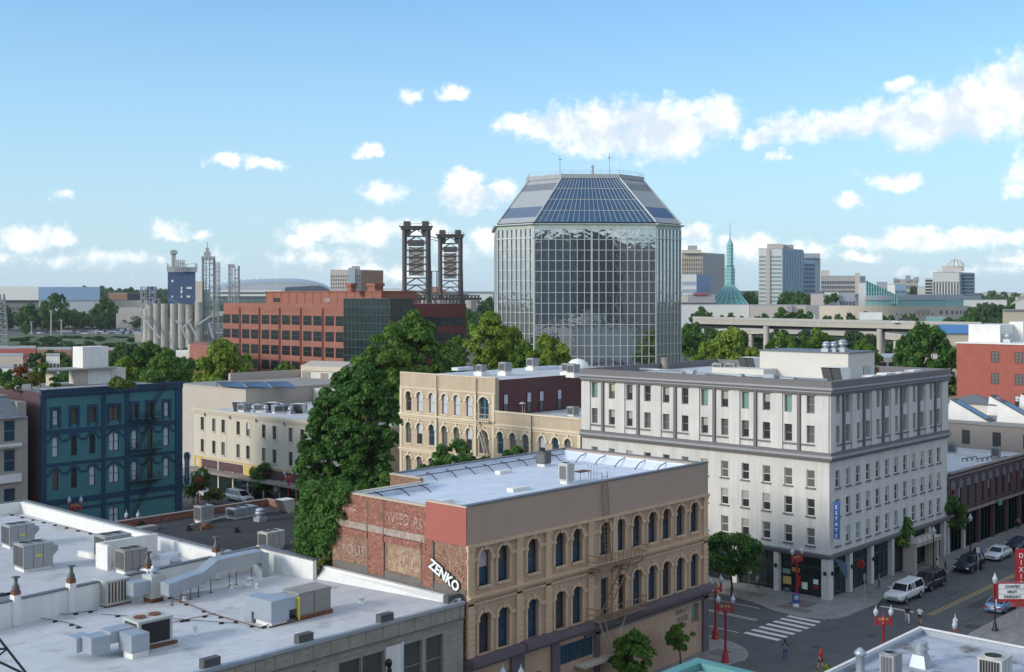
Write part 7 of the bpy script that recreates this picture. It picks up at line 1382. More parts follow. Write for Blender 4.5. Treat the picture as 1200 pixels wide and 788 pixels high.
# ============================================================ red brick office
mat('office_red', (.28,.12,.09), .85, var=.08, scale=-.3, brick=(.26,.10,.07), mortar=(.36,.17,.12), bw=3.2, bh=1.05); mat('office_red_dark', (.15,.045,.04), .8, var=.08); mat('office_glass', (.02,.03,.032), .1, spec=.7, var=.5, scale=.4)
def office():
    d = 300; cx, cy = far(457,d); X, Y = cx, cy; Yl = onx(262,X); Xr = ony(546,Y); zt = hgt(356.5,300); b = thing('red_office_building', 'long red brick office building with rows of dark windows and a glass corner', 'building', (X,Y,0))
    Yg = onx(406,X); Lf = Face(X, Yl, X, Yg); Rf = Face(X, Y, Xr, Y); q = MB(); q.box(X,Xr,Y,Yl,0,zt); q.build('wall', MATS['office_red'], b)
    rows = [zt-5.9-4.22*i for i in range(6)]; cols = []
    bay = Lf.L/5.9; us = []
    for i in range(6):
        for k in (.27,.73):
            u = Lf.L-(i+k)*bay
            if u > 1: us.append(u)
    panes(b, Lf, us, rows, bay*.38, 2.6, 'office_glass', fm='frame_dark')
    for i in range(6): u = Lf.L-i*bay-.25; q = MB(); Lf.box(q, u-.22, u+.22, 4, zt-1.2, .28); q.build('pier', MATS['office_red_dark'], b)
    q = MB(); Lf.box(q, 0, Lf.L, zt-1.9, zt-1.7, .12)
    for r_ in rows: Lf.box(q, 0, Lf.L, r_-1.35, r_-1.2, .08)
    q.build('ledge', MATS['office_red'], b)
    q = MB(); q.box(X-.9,X+7,Y-.9,Yg,2,zt+1.4); q.build('glass_corner', MATS['office_glass'], b)
    for F in (Face(X-.9,Yg,X-.9,Y-.9), Face(X-.9,Y-.9,X+7,Y-.9)):
        q = MB(); n = int(F.L/1.6)
        for j in range(n+1): u = F.L*j/n; F.box(q, u-.05, u+.05, 2, zt+1.4, .06, 0)
        for j in range(14): z = zt+1.35-j*2.1; F.box(q, 0, F.L, z-.08, z+.04, .09 if j%2 else .3, 0)
        q.build('corner_mullions', MATS['frame_teal'], b)
    R2 = Face(X+7.2, Y, Xr, Y)
    for r_ in rows[:5]: q = MB(); R2.box(q, 1.2, R2.L-1, r_, r_+2.3, .05); w_ = q.build('window_band', MATS['office_glass'], b); q = MB(); [R2.box(q, 1.2+i*1.5, 1.3+i*1.5, r_, r_+2.3, .1) for i in range(int((R2.L-2)/1.5))]; R2.box(q, .8, R2.L*.45, r_+2.4, r_+2.6, .9); q.build('frame', MATS['frame_dark'], w_)
    q = MB(); R2.box(q, 0, R2.L, 0, zt-.01, .03); q.build('painted_shade_wall', MATS['office_red_dark'], b)  # shade of the right front put into a darker brick colour
    # set back top storey
    xs = X+8; yl = onx(312,xs); yc = onx(447,xs); z2 = hgt(342,308); q = MB(); q.box(xs, ony(489,yc), yc, yl, zt-.2, z2); q.build('penthouse', MATS['office_red'], b); F = Face(xs, yl, xs, yc)
    for i in range(15): q = MB(); u = F.L*i/14; F.box(q, u-.12, u+.12, zt-.2, z2, .12); q.build('rib', MATS['office_red'], b)
    for u, w_ in ((F.L*.10,3),(F.L*.56,2.6),(F.L*.94,2.2)): q = MB(); F.box(q, u-w_/2, u+w_/2, zt+.3, zt+1.5, .14); q.build('louvre', MATS['fan_black' if u != F.L*.56 else 'taupe'], b)
    q = MB(); F.box(q, -.2, F.L+.2, z2, z2+.25, .25, 12); q.build('coping', MATS['office_red'], b)
    for px, w_ in ((412,.85),(440,1.45)): x, y = far(px, 318); q = MB(); q.prism([(x-w_,y-w_),(x+w_,y-w_),(x+w_,y+w_),(x-w_,y+w_)], z2, z2+1.6); q.prism([(x-w_-.3,y-w_-.3),(x+w_+.3,y-w_-.3),(x+w_+.3,y+w_+.3),(x-w_-.3,y+w_+.3)], z2+1.5, z2+2.3); q.build('roof_cowl', MATS['office_red'], b)
    q = MB(); x, y = far(255,322); q.prism([far(222,320),far(262,300),far(268,320),far(230,340)],0,hgt(405,310)); q.build('low_wing', MATS['office_red'], b)
office()
q = MB(); q.prism([far(206,322),far(236,322),far(236,330),far(206,330)], 0, hgt(412,322)); q.prism([far(220,320),far(232,320),far(232,328),far(220,328)], hgt(412,322), hgt(405,322)); tag(q.build('white_shed', MATS['parapet_white']), 'small white shed roof before the foot of the silos', 'shed')
# ============================================================ lift bridge towers
mat('bridge_steel', (.085,.075,.075), .7, .2, var=.2, scale=.2); mat('counterweight', (.36,.33,.30), .9, var=.15, scale=.2)
def lift_tower(label, pl, pr_, yt, d, ybase=360):
    x, y = far(pl, d); x2, y2 = far(pr_, d); t = thing('lift_bridge_tower', label, 'bridge tower', (x,y,0), 0, 'lift bridge towers'); F = Face(x, y, x2, y2); L = F.L; H = hgt(yt, d); dp = L*.55
    q = MB()
    for u in (0, L):
        for e in (0, dp):
            sp = .0 if e == 0 else .0
            q.bar(F.p(u+(-L*.10 if u == 0 and e else L*.10 if e else 0),0,e+4), F.p(u,H-3,e*.55), 2.0, 2.0)
    q.build('leg', MATS['bridge_steel'], t)
    q = MB(); n = 9
    for i in range(n):
        z0_, z1_ = H*.42+(H*.58-4)*i/n, H*.42+(H*.58-4)*(i+1)/n
        for e in (0, dp*.6):
            q.bar(F.p(0,z0_,e),F.p(L,z0_,e),.8)
            if i in (0,1,7,8) : q.bar(F.p(0,z0_,e),F.p(L/2,z1_,e),.6); q.bar(F.p(L,z0_,e),F.p(L/2,z1_,e),.6)
        for u in (0,L): q.bar(F.p(u,z0_,0),F.p(u,z1_,dp*.6),.5); q.bar(F.p(u,z1_,0),F.p(u,z0_,dp*.6),.5)
        for u in (-1.6, L+1.6): q.bar(F.p(u,z0_,3),F.p(u,z1_,4.5),.5); q.bar(F.p(u-.0,z1_,3),F.p(u,z0_,5),.4)
    q.build('bracing', MATS['bridge_steel'], t)
    q = MB(); F.box(q, L*.18, L*.82, H*.56, H*.80, -1, dp*.5); q.build('counterweight', MATS['counterweight'], t)
    q = MB(); F.box(q, L*.16, L*.84, H*.81, H*.86, 0, dp*.5)
    for i in range(5): q.bar(F.p(L*.2,H*(.56+.05*i),.8),F.p(L*.8,H*(.60+.05*i),.8),.6); q.bar(F.p(L*.8,H*(.56+.05*i),.8),F.p(L*.2,H*(.60+.05*i),.8),.5)
    q.build('weight_frame', MATS['bridge_steel'], t)
    q = MB(); F.box(q, -2.5, L+2.5, H-4.2, H-2.4, 2, dp); F.box(q, -3.5, L+3.5, H-2.4, H-1.8, 3, dp)
    for u in (L*.1, L*.9): F.box(q, u-2.2, u+2.2, H-2, H+1.5, 1, dp*.8)
    q.build('head_frame', MATS['bridge_steel'], t)
    q = MB()
    for i in range(12): u = -3+(L+6)*i/11; q.bar(F.p(u,H-1.8,-2.6),F.p(u,H-.3,-2.6),.18)
    q.bar(F.p(-3,H-.3,-2.6),F.p(L+3,H-.3,-2.6),.2); q.build('railing', MATS['bridge_steel'], t)
    for u in (L*.1, L*.9):
        q = MB(); q.lathe([(3.0,-.5),(3.0,.5)],n=16); P = F.p(u,H-6,1); q.v = [(P.x+a*F.U.x+c*F.N.x, P.y+a*F.U.y+c*F.N.y, P.z+b_) for a,b_,c in q.v]; q.build('sheave', MATS['bridge_steel'], t)
    return t
lift_tower('left and taller dark steel lift bridge tower with grey counterweight', 474, 501, 262, 820); lift_tower('right dark steel lift bridge tower with grey counterweight', 516, 539, 272, 900)
t = thing('bridge_span', 'dark truss span between the lift bridge towers', 'bridge', (*far(500,860),0)); a, c = far(470,840), far(560,900); F = Face(*a, *c); q = MB(); F.box(q, 0, F.L, hgt(352,860), hgt(349,860), 4, 4)
for i in range(22): u = F.L*i/21; q.bar(F.p(u,hgt(356,860),0),F.p(u,hgt(346,860),0),.7); q.bar(F.p(u,hgt(352,860),0),F.p(u+2,hgt(346,860),0),.5)
F.box(q, 0, F.L, hgt(346.5,860), hgt(345.8,860), 1, 1); q.build('truss', MATS['bridge_steel'], t); q = MB()
for px in (478,515,552): x, y = far(px, 860); q2 = MB(); q2.box(x-3,x+3,y-3,y+3,0,hgt(352,860)); q2.build('pier', MATS['counterweight'], t)
q = MB(); x, y = far(501,858); q.bar((*far(500,850),hgt(276,850)),(*far(518,880),hgt(281,880)),.5); q.bar((*far(500,850),hgt(279,850)),(*far(518,880),hgt(284,880)),.4); tag(q.build('cable', MATS['bridge_steel']), 'cables strung between the two lift bridge towers', 'cable')
for px in (506,512): x, y = far(px, 760); q = MB(); q.bar((x,y,0),(x,y,hgt(318,760)),.5); q.bar((x-1.5,y+1,hgt(318,760)),(x+1.5,y-1,hgt(318,760)),.4); tag(q.build('light_mast', MATS['bridge_steel']), 'thin light mast between the bridge towers, %s one' % ('left' if px == 506 else 'right'), 'light mast')
# ============================================================ grain elevator
mat('silo', (.42,.40,.37), .9, var=.2, scale=.15, streak=.3); mat('grain_steel', (.30,.32,.34), .6, .2, var=.2, scale=.2); mat('grain_blue', (.045,.085,.17), .6, var=.08, scale=.1, streak=.15)
def grain():
    d = 560; t = thing('grain_elevator', 'grain elevator with grey concrete silos, blue headhouse and steel towers', 'grain elevator', (*far(165,d),0))
    for i, (px, yt) in enumerate(((176,357),(184,356),(193,356),(204,356),(213,356),(222,357),(172,362),(233,354))):
        x, y = far(px, d-5); q = MB(); q.cyl(x,y,0,hgt(yt,d),1.85,None,16); q.build('silo', MATS['silo'], t)
    def fb(nm, pl, pr_, ya, yb, m, dd=0, dep=5): q = MB(); q.prism([far(pl,d+dd),far(pr_,d+dd),far(pr_,d+dd+dep),far(pl,d+dd+dep)], hgt(yb,d), hgt(ya,d)); return q.build(nm, MATS[m], t)
    fb('headhouse', 196.5,229,319,357,'grain_blue',-2,10); F = Face(*far(196.5,d-2), *far(229,d-2))
    for u, py, w_, h_ in ((5.5,331,.8,1.1),(16,339,.6,1),(23,339,.6,1),(25,339,.6,1),(27,339,.6,1),(5.5,349,.6,1),(16,349,.6,1),(23,349,.6,1),(25,349,.6,1),(16,344,.7,1.7)):
        q = MB(); u2 = u/32*F.L; F.box(q, u2-w_/2, u2+w_/2, hgt(py,d), hgt(py,d)+h_, .1); q.build('window', MATS['parapet_white'], t)
    fb('white_leg_casing', 229,237,330,372,'coping_beige',-6,4); fb('gallery', 160,263,365,370.5,'silo',-4,4)
    fb('low_housing', 172,183,336,357,'grain_blue',0,4); fb('roof_deck', 196,231,314,319,'sign_back',-2,8); fb('tower_head', 201,206,293,317,'grain_steel',0,2); fb('tower_cap', 199.5,208,294,298,'grain_steel',-1,4)
    def lattice(pl, pr_, yt, yb, nn, nm='lattice_tower', w_=.28):
        A, B_ = far(pl,d-4), far(pr_,d-4); F = Face(*A, *B_); q = MB()
        for k in range(4): u = F.L*k/3; q.bar(F.p(u,hgt(yb,d),0),F.p(u,hgt(yt,d),0),w_*1.3)
        for e in (2.5,): 
            for u in (0,F.L): q.bar(F.p(u,hgt(yb,d),e),F.p(u,hgt(yt,d),e),w_*1.3)
        for i in range(nn):
            a, c = hgt(yb+(yt-yb)*i/nn,d), hgt(yb+(yt-yb)*(i+1)/nn,d); q.bar(F.p(0,a,0),F.p(F.L,a,0),w_); q.bar(F.p(0,a,0) if i%2 else F.p(F.L,a,0), F.p(F.L,c,0) if i%2 else F.p(0,c,0), w_*.8); q.bar(F.p(0,a,2.5),F.p(F.L,a,2.5),w_)
        q.build(nm, MATS['grain_steel'], t)
    lattice(237,250,302,392,13,w_=.34); lattice(268,279,312,356,9); lattice(207,214,305,318,3); lattice(166,186,350,395,6); lattice(165,181,336,356,3); lattice(244,262,372,400,4); lattice(184,232,357,372,3,'framework'); lattice(251,256,308,372,12,w_=.2); lattice(196,229,309,318,2,w_=.22)
    for pl, pr_, ya, yb in ((236,252,301,305),(239,247,296,301),(241,245,291,296)): fb('tower_head', pl, pr_, ya, yb, 'grain_steel', -4, 5)
    fb('tower_head', 267,275,310,314,'grain_steel',-4,3)
    for a, c in (((168,372),(188,396)),((206,375),(214,384)),((214,384),(218,396)),((222,378),(232,397)),((232,380),(247,370)),((245,378),(250,396)),((214,384),(224,374)),((162,368),(168,372)),((198,350),(222,362))):
        hh = c[1] < 363; q = MB(); q.bar((*far(a[0],d-9),hgt(a[1],d)),(*far(c[0],d-9),hgt(c[1],d)),.22 if hh else .7); q.build('stair' if hh else 'chute', MATS['grain_steel' if hh else 'sign_back'], t)
    q = MB(); q.bar((*far(243,d-3),hgt(291,d)),(*far(243,d-3),hgt(284,d)),.25); q.build('mast', MATS['grain_steel'], t)
    fb('base_shed', 158,262,392,402,'silo',10,20)
grain()
# ============================================================ distant buildings
for n, c in dict(f_dgrey=(.17,.175,.185), f_white=(.62,.62,.60), f_grey=(.33,.33,.34), f_tan=(.46,.40,.33), f_pink=(.50,.44,.41), f_glassblue=(.22,.34,.44), f_glasspale=(.26,.36,.34), f_teal=(.06,.22,.22), f_teal_pale=(.20,.40,.40), f_dark=(.06,.065,.075), f_blue=(.20,.30,.46), f_brown=(.27,.15,.10), f_red=(.34,.09,.09), f_steel=(.34,.38,.42), f_window=(.09,.10,.12), f_cream=(.55,.50,.42), f_concrete=(.40,.39,.37)).items(): mat(n, c, .6 if 'glass' in n or 'teal' in n else .8, var=.08, scale=.05)
def fbld(name, label, pl, pr_, yt, d, m, dep=30, rot=0, yb=None, cols=0, rows=0, wm='f_window', ww=.5, wh=.5, roof=True, side=None, side_m=None, cat='building', ribbon=False, z0=0, group=None, topm=.06, botm=.1):
    "block seen across its front between two bearings; side = bearing of a receding right (or left) flank"
    A, B_ = far(pl,d), far(pr_,d); b = thing(name, label, cat, (A[0],A[1],z0), 0, group); H = hgt(yt,d); zb_ = z0 if yb is None else hgt(yb,d)
    F = Face(*A, *B_); back = [far(pr_,d+dep), far(pl,d+dep)]
    if side:
        if side > pr_: back = [far(side,d+dep), far(pl+(side-pr_)*.6,d+dep*1.2)]
        else: back = [far(pr_-(pl-side)*.6,d+dep*1.2), far(side,d+dep)]
    q = MB(); q.prism([A,B_]+back, zb_, H); q.build('wall', MATS[m], b)
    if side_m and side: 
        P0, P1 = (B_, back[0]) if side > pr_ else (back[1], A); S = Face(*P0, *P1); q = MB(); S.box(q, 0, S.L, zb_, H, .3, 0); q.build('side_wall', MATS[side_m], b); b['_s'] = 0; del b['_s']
    if roof: q = MB(); q.prism([A,B_]+back, H, H+.6); q.build('roof', MATS['f_grey'], b)
    if cols and rows:
        hh = (H-zb_)*(1-topm-botm)/rows; zs = [zb_+(H-zb_)*botm+hh*i for i in range(rows)]
        if ribbon:
            for z in zs: q = MB(); F.box(q, F.L*.02, F.L*.98, z, z+hh*wh, .25); q.build('window_band', MATS[wm], b)
        else: cw = F.L/cols; panes(b, F, [cw*(i+.5) for i in range(cols)], zs, cw*ww, hh*wh, wm, out=.25, t=.3)
    return b, F, H
def add(b, nm, pl, pr_, ya, yb, d, m, dep=6):
    q = MB(); q.prism([far(pl,d),far(pr_,d),far(pr_,d+dep),far(pl,d+dep)], hgt(yb,d), hgt(ya,d)); return q.build(nm, MATS[m], b)
# left: exhibition hall, brick blocks, arena
b, F, H = fbld('exhibition_hall','wide low hall with white and pale blue upper band at the left edge', -6,117,352,1150,'f_dgrey',60, cols=26, rows=3, wm='f_window', ww=.7, wh=.35)
add(b,'white_band',-6,45,336,352,1146,'f_white',70); add(b,'blue_band',45,117,336.5,352.5,1146,'f_blue',70); add(b,'steel_wall',45.5,117,352.5,384,1147,'f_steel',3); q = add(b,'dark_band',70,116,368,376,1145,'f_dark',3)
b, F, H = fbld('brick_block','small brown brick block behind trees right of the blue banded hall',127,149,344,1300,'f_brown',30,side=166,side_m='f_dark',cols=4,rows=3,ribbon=True,wm='f_window'); 
b, F, H = fbld('flat_depot','long low pale depot left of the grain elevator',134,172,353,1180,'f_cream',40,cols=1,rows=2,ribbon=True,wm='f_grey',wh=.3)
b, F, H = fbld('white_depot','white shed below the long pale depot left of the silos',136,172,361,1150,'f_concrete',20)
mat('arena_roof', (.40,.43,.46), .4, .3, var=.06, scale=.02); mat('arena_dark', (.07,.09,.12), .3, var=.1)
t = thing('arena', 'huge arena with low curved grey roof behind the red office building', 'arena', (*far(320,1500),0)); q = MB(); xs_ = np.linspace(246,392,34); vs = []
pr = [(246,338),(262,332),(280,329),(300,327.6),(330,326.8),(350,326.8),(366,329),(380,333),(388,338),(393,344)]
top = lambda p: float(np.interp(p,[a for a,_ in pr],[c for _,c in pr]))
for p in xs_: vs += [(*far(p,1500),hgt(352,1500)),(*far(p,1500),hgt(top(p)+4.5,1500)),(*far(p,1510),hgt(top(p)+2.2,1510)),(*far(p,1560),hgt(top(p)+.4,1560)),(*far(p,1640),hgt(top(p),1640)),(*far(p,1740),hgt(350,1740))]
q.add(vs, [(i*6+j,i*6+j+1,(i+1)*6+j+1,(i+1)*6+j) for i in range(33) for j in range(5)], 0, False); q.build('shell_roof', MATS['arena_roof'], t)
q = MB(); vs = []
for p in np.linspace(334,388,16): vs += [(*far(p,1492),hgt(350,1492)),(*far(p,1492),hgt(max(top(p)+3.2, 334+((388-p)/54)*3),1492))]
q.add(vs,[(2*i,2*i+1,2*i+3,2*i+2) for i in range(15)]); q.build('glazed_front', MATS['arena_dark'], t)
for k in range(18): p = 250+k*7.6; q = MB(); q.bar((*far(p,1499),hgt(top(p)+4.5,1499)),(*far(p-6,1640),hgt(top(p)-.4,1640)),1.2); q.build('roof_rib', MATS['f_steel'], t)
q = MB()
for ya in (340,345): q.prism([far(246,1488),far(330,1488),far(330,1496),far(246,1496)], hgt(ya+2.4,1488), hgt(ya,1488))
q.build('concourse_band', MATS['f_white'], t)
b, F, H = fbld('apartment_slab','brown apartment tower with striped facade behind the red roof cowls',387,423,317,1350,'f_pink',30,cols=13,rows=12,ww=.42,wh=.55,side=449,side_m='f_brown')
add(b,'stair_tower',408,416,314,345,1345,'f_steel',8); add(b,'roof_house',412,422,312,317,1355,'f_grey',10); 
b, F, H = fbld('low_white_block','low white block right of the striped apartment tower',448,470,339,1250,'f_white',20,cols=6,rows=2)
b = thing('hip_roofed_house','pale house with brown hip roof between the bridge towers','house',(*far(502,980),0)); q = MB(); q.prism([far(492,980),far(524,980),far(526,1000),far(494,1000)],0,hgt(343,980)); q.build('wall', MATS['f_cream'], b)
q = MB(); A, B_, C_, D = far(490,976), far(526,976), far(528,1004), far(492,1004); e = far(503,988); f_ = far(512,990); z = hgt(343,980); z2 = hgt(336,980); q.add([(*A,z),(*B_,z),(*C_,z),(*D,z),(*e,z2),(*f_,z2)],[(0,1,5,4),(1,2,5),(2,3,4,5),(3,0,4)]); q.build('hip_roof', MATS['f_brown'], b)
b, F, H = fbld('white_apartments','white apartment block among trees right of the bridge towers',549,578,345,1050,'f_white',14,cols=6,rows=4,ww=.6,wh=.5)
# right of the tower
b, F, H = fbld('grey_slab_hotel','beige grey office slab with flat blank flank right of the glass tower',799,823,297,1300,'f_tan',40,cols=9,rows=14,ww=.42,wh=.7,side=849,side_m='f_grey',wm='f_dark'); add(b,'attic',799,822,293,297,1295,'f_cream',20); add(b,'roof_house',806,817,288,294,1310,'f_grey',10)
b, F, H = fbld('patterned_block','small block with white and blue chequered front below the beige slab',799,816,322,1150,'f_white',20,cols=9,rows=6,ww=.45,wh=.5,wm='f_blue',side=832,side_m='f_blue')
mat('spire_glass', (.20,.42,.42), .3, var=.12, scale=.08, spec=.7)
t = thing('glass_spire', 'pale green glass spire with needle above a glass pyramid', 'tower', (*far(855.5,1200),0)); d = 1200; x, y = far(855.5,d)
q = MB(); k = d/FPX; q.lathe([(5.9*k,0),(5.9*k,hgt(315,d)),(4.0*k,hgt(312,d)),(3.9*k,hgt(287,d)),(3.0*k,hgt(284,d)),(.5*k,hgt(279,d))],x,y,0,8,0,False); q.build('shaft', MATS['spire_glass'], t); q = MB(); q.lathe([(.6*k,hgt(280,d)),(.25*k,hgt(261,d))],x,y,0,6); q.build('needle', MATS['f_steel'], t)
q = MB()
for py in range(288,356,4): q.lathe([((4.1 if py < 312 else 6.05)*k,hgt(py,d)),((4.1 if py < 312 else 6.05)*k,hgt(py-.5,d))],x,y,0,8,0,False)
q.build('mullion_ring', MATS['f_teal'], t)
q = MB(); z = hgt(359,d-20); z2 = hgt(330,d); A, B_, C_, D = far(827,d-30), far(878,d-30), far(884,d+60), far(834,d+60); q.add([(*A,z),(*B_,z),(*C_,z),(*D,z),(x,y,z2)],[(0,1,4),(1,2,4),(2,3,4),(3,0,4)]); q.build('pyramid', MATS['f_teal'], t)
q = MB()
for f_ in (0,.15,.3,.45,.6,.75,.9,1): q.bar((A[0]+(B_[0]-A[0])*f_,A[1]+(B_[1]-A[1])*f_,z),(x,y,z2),.9)
for f_ in (.2,.4,.6,.8): q.bar((A[0]+(x-A[0])*f_,A[1]+(y-A[1])*f_,z+(z2-z)*f_),(B_[0]+(x-B_[0])*f_,B_[1]+(y-B_[1])*f_,z+(z2-z)*f_),.7)
q.build('pyramid_frame', MATS['f_teal_pale'], t)
b, F, H = fbld('glass_tower_block','tall apartment tower with beige balconies and blue glass half',889,916,292,1100,'f_white',30,cols=1,rows=17,ribbon=True,wm='f_glasspale',wh=.5,side=941,side_m='f_glassblue'); add(b,'upper_core',899,918,286,293,1105,'f_pink',20); add(b,'roof_house',914,930,287,292,1115,'f_grey',15)
S = Face(*far(916,1100), *far(941,1130)); q = MB()
for i in range(9): u = S.L*i/8; S.box(q, u-.25, u+.25, 0, H-1, .9, 0)
q.build('glass_mullions', MATS['f_steel'], b); q = MB(); F.box(q, F.L*.32, F.L*.48, 0, H, 1.2); q.build('pier', MATS['f_pink'], b)
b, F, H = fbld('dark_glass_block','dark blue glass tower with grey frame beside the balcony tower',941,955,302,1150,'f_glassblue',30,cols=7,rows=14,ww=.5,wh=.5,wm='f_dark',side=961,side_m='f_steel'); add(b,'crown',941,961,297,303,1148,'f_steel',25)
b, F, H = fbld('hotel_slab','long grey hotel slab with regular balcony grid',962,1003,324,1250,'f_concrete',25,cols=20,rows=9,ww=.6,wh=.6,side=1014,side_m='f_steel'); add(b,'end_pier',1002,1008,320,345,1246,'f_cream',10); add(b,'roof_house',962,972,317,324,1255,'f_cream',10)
b, F, H = fbld('white_house_block','white block with small windows below the hotel slab',950,965,345,1000,'f_pink',20); b, F, H = fbld('grey_window_block','pale grey block with three rows of dark windows below the hotel slab',984,1002,344,980,'f_steel',18,cols=5,rows=3,ww=.6,wh=.5); b, F, H = fbld('white_stepped_block','white blocks between the pink and the grey window block',966,983,343,1020,'f_white',20)
b, F, H = fbld('white_hall','white wall right of the hotel slab',1006,1016,332,1100,'f_white',15); b, F, H = fbld('blue_grey_block','low blue grey block behind the glass wedge',1027,1040,331,1500,'f_steel',20,cols=4,rows=4); b, F, H = fbld('blue_office','blue glazed office behind the sloping glass wedge',1049,1062,334,1400,'f_glassblue',20,cols=6,rows=5,side=1040,side_m='f_white')
b, F, H = fbld('castellated_block','grey block with three stepped towers',1047,1076,328,1600,'f_concrete',20,cols=10,rows=5); add(b,'tower',1061,1067,323,330,1598,'f_grey',15); add(b,'tower',1071,1077,325,330,1598,'f_grey',15); add(b,'tower',1047,1052,326,330,1598,'f_grey',15)
# domed office
b, F, H = fbld('domed_office','white office building with open domed frame on its stepped top',1093,1124,320,1200,'f_white',30,cols=9,rows=1,ww=.38,wh=.95,wm='f_dark',side=1142,side_m='f_glassblue',topm=.12,botm=.05); add(b,'left_wing',1084,1093,326,356,1202,'f_white',20); add(b,'attic',1098,1127,316,321,1205,'f_white',20); add(b,'upper_attic',1104,1130,312,317,1210,'f_cream',20)
for i in range(8): add(b,'window_band',1084.3,1092.7,328+i*3.6,329.7+i*3.6,1201,'f_dark',2); add(b,'window_band',1124.5,1141.5,322+i*4,324+i*4,1204,'f_dark',2)
q = MB(); x, y = far(1119.5,1215); k = 1215/FPX
for i in range(12):
    a = 2*math.pi*i/12; P_ = [(x+math.cos(a)*r*k, y+math.sin(a)*r*k, hgt(py,1215)) for r, py in ((11,312),(8.5,308),(4.5,305),(0,303.5))]
    for j in range(3): q.bar(P_[j],P_[j+1],.7)
q.bar((x,y,hgt(304,1215)),(x,y,hgt(295,1215)),.5); q.build('dome_frame', MATS['f_white'], b)
text('LLOYD 700', 'roof_letters', b, Face(*far(1100,1203), *far(1124,1203)), 10, hgt(319.5,1203), 3.2, 'f_grey', .5, sx=.7)
b, F, H = fbld('low_terrace','stepped pale terraces left of the domed office',1075,1086,337,1250,'f_white',20,cols=1,rows=3,ribbon=True)
# sports bowl with glass wedge
t = thing('sports_bowl', 'wide tan sports bowl with teal roof edge and dark openings', 'arena', (*far(1075,900),0)); d = 900
q = MB(); n = 26; vs = []; A = []
for i in range(n+1):
    f_ = i/n; p = 960+176*f_; dd = 900+70*(1-math.sin(math.pi*min(1,.25+f_*.75)))+(60*max(0,f_-.85)/.15 if f_ > .85 else 0); A.append((*far(p,dd),dd))
for (ax, ay, dd) in A: vs += [(ax,ay,0),(ax,ay,hgt(358.5 if True else 0,dd))]
q.add(vs,[(2*i,2*i+2,2*i+3,2*i+1) for i in range(n)]); q.build('outer_wall', MATS['f_tan'], t)
for nm, y0_, y1_, m, i0 in (('teal_fascia',352,358.5,'f_teal_pale',8),('dark_gallery',346.5,352,'f_dark',12),('roof_edge',345.4,346.5,'f_steel',12)):
    q = MB(); vs = []
    for (ax, ay, dd) in A[i0:-1]: s = (dd+14)/dd if nm != 'teal_fascia' else 1.001; vs += [(ax*s,ay*s,hgt(y1_+.2,dd*s)),(ax*s,ay*s,hgt(y0_,dd*s))]
    m_ = len(vs)//2; q.add(vs,[(2*i,2*i+2,2*i+3,2*i+1) for i in range(m_-1)]); q.build(nm, MATS[m], t)
q = MB(); q.prism([(ax,ay) for ax, ay, dd in A[8:]]+[far(1150,1100),far(1020,1100)], hgt(352,920), hgt(346.4,920)); q.build('roof', MATS['f_steel'], t)
for px in (1101,1108,1114.5,1120,1125,1129,1132.5): add(t,'opening',px,px+3.6-(px-1100)*.05,364,368.6,896 if px < 1120 else 906,'f_dark',2)
for px in (1074,1077.5,1081,1084.5,1088): add(t,'opening',px,px+1.3,363,367.5,897,'f_dark',2)
for i in range(9): add(t,'opening',1050+i*5.2,1052+i*5.2,367.5,369.6,897,'f_dark',2)
q = MB(); d = 905; z0_ = hgt(357,d); a = far(1015,d); c = far(1051,d); e = far(1051,d+50); f_ = far(1015,d+50); g_ = far(1019,d+10); q.add([(*a,z0_),(*c,z0_),(*e,z0_),(*f_,z0_),(*a,hgt(329,d)),(*f_,hgt(329,d+30)),(*c,hgt(346,d)),(*e,hgt(346,d))],[(0,1,6,4),(0,4,5,3),(4,6,7,5),(1,2,7,6),(3,5,7,2)]); q.build('glass_wedge', MATS['f_teal'], t)
q = MB(); F = Face(*a, *c)
for i in range(13): f2 = i/12; q.bar(F.p(F.L*f2,z0_,-.4),F.p(F.L*f2,hgt(329+17*f2,d),-.4),.5)
for i in range(4): q.bar(F.p(0,hgt(355-i*6,d),-.4),F.p(F.L*min(1,(i and 1.3-.35*i) or 1),hgt(355-i*6,d),-.4),.4)
q.build('wedge_frame', MATS['f_teal_pale'], t)
# long blank convention walls
b, F, H = fbld('convention_hall','long white blank convention hall wall behind the viaduct',797,878,358,960,'f_white',60); b, F, H = fbld('convention_annex','pale pink grey hall wall continuing right of the white one',878.5,945,358.5,955,'f_pink',60); add(b,'darker_bay',922,928,358,366,952,'f_grey',3)
b, F, H = fbld('grey_annex','grey hall wall left of the sports bowl',944.5,1000,359,950,'f_grey',50); b, F, H = fbld('blue_roof_hall','low hall with dark blue roof at the foot of the glass pyramid',797,840,355,1050,'f_dark',40); b, F, H = fbld('cream_shed','cream shed right of the glass tower edge',797,806,347,1120,'f_cream',20); b, F, H = fbld('red_edged_shed','long low grey shed with red roof line before the chequered block',806,838,346,1110,'f_grey',20); add(b,'red_roof',812,829,343.5,346,1108,'f_red',10)
b, F, H = fbld('white_sheds','row of low white sheds behind the viaduct wall',929,955,369,900,'f_white',10); b, F, H = fbld('green_shed','pale green shed before the sports bowl',1085,1108,373,700,'f_teal_pale',20,cols=0)
b, F, H = fbld('flat_white_roofs','low white industrial roofs at the right horizon',1128,1180,352,1200,'f_white',30); b, F, H = fbld('right_far_block','long low grey apartments on the right horizon',1152,1190,343,2200,'f_pink',40,cols=12,rows=3); b, F, H = fbld('sloped_hall','white hall with steep sloping roof at the right edge',1190,1204,349,700,'f_white',30)
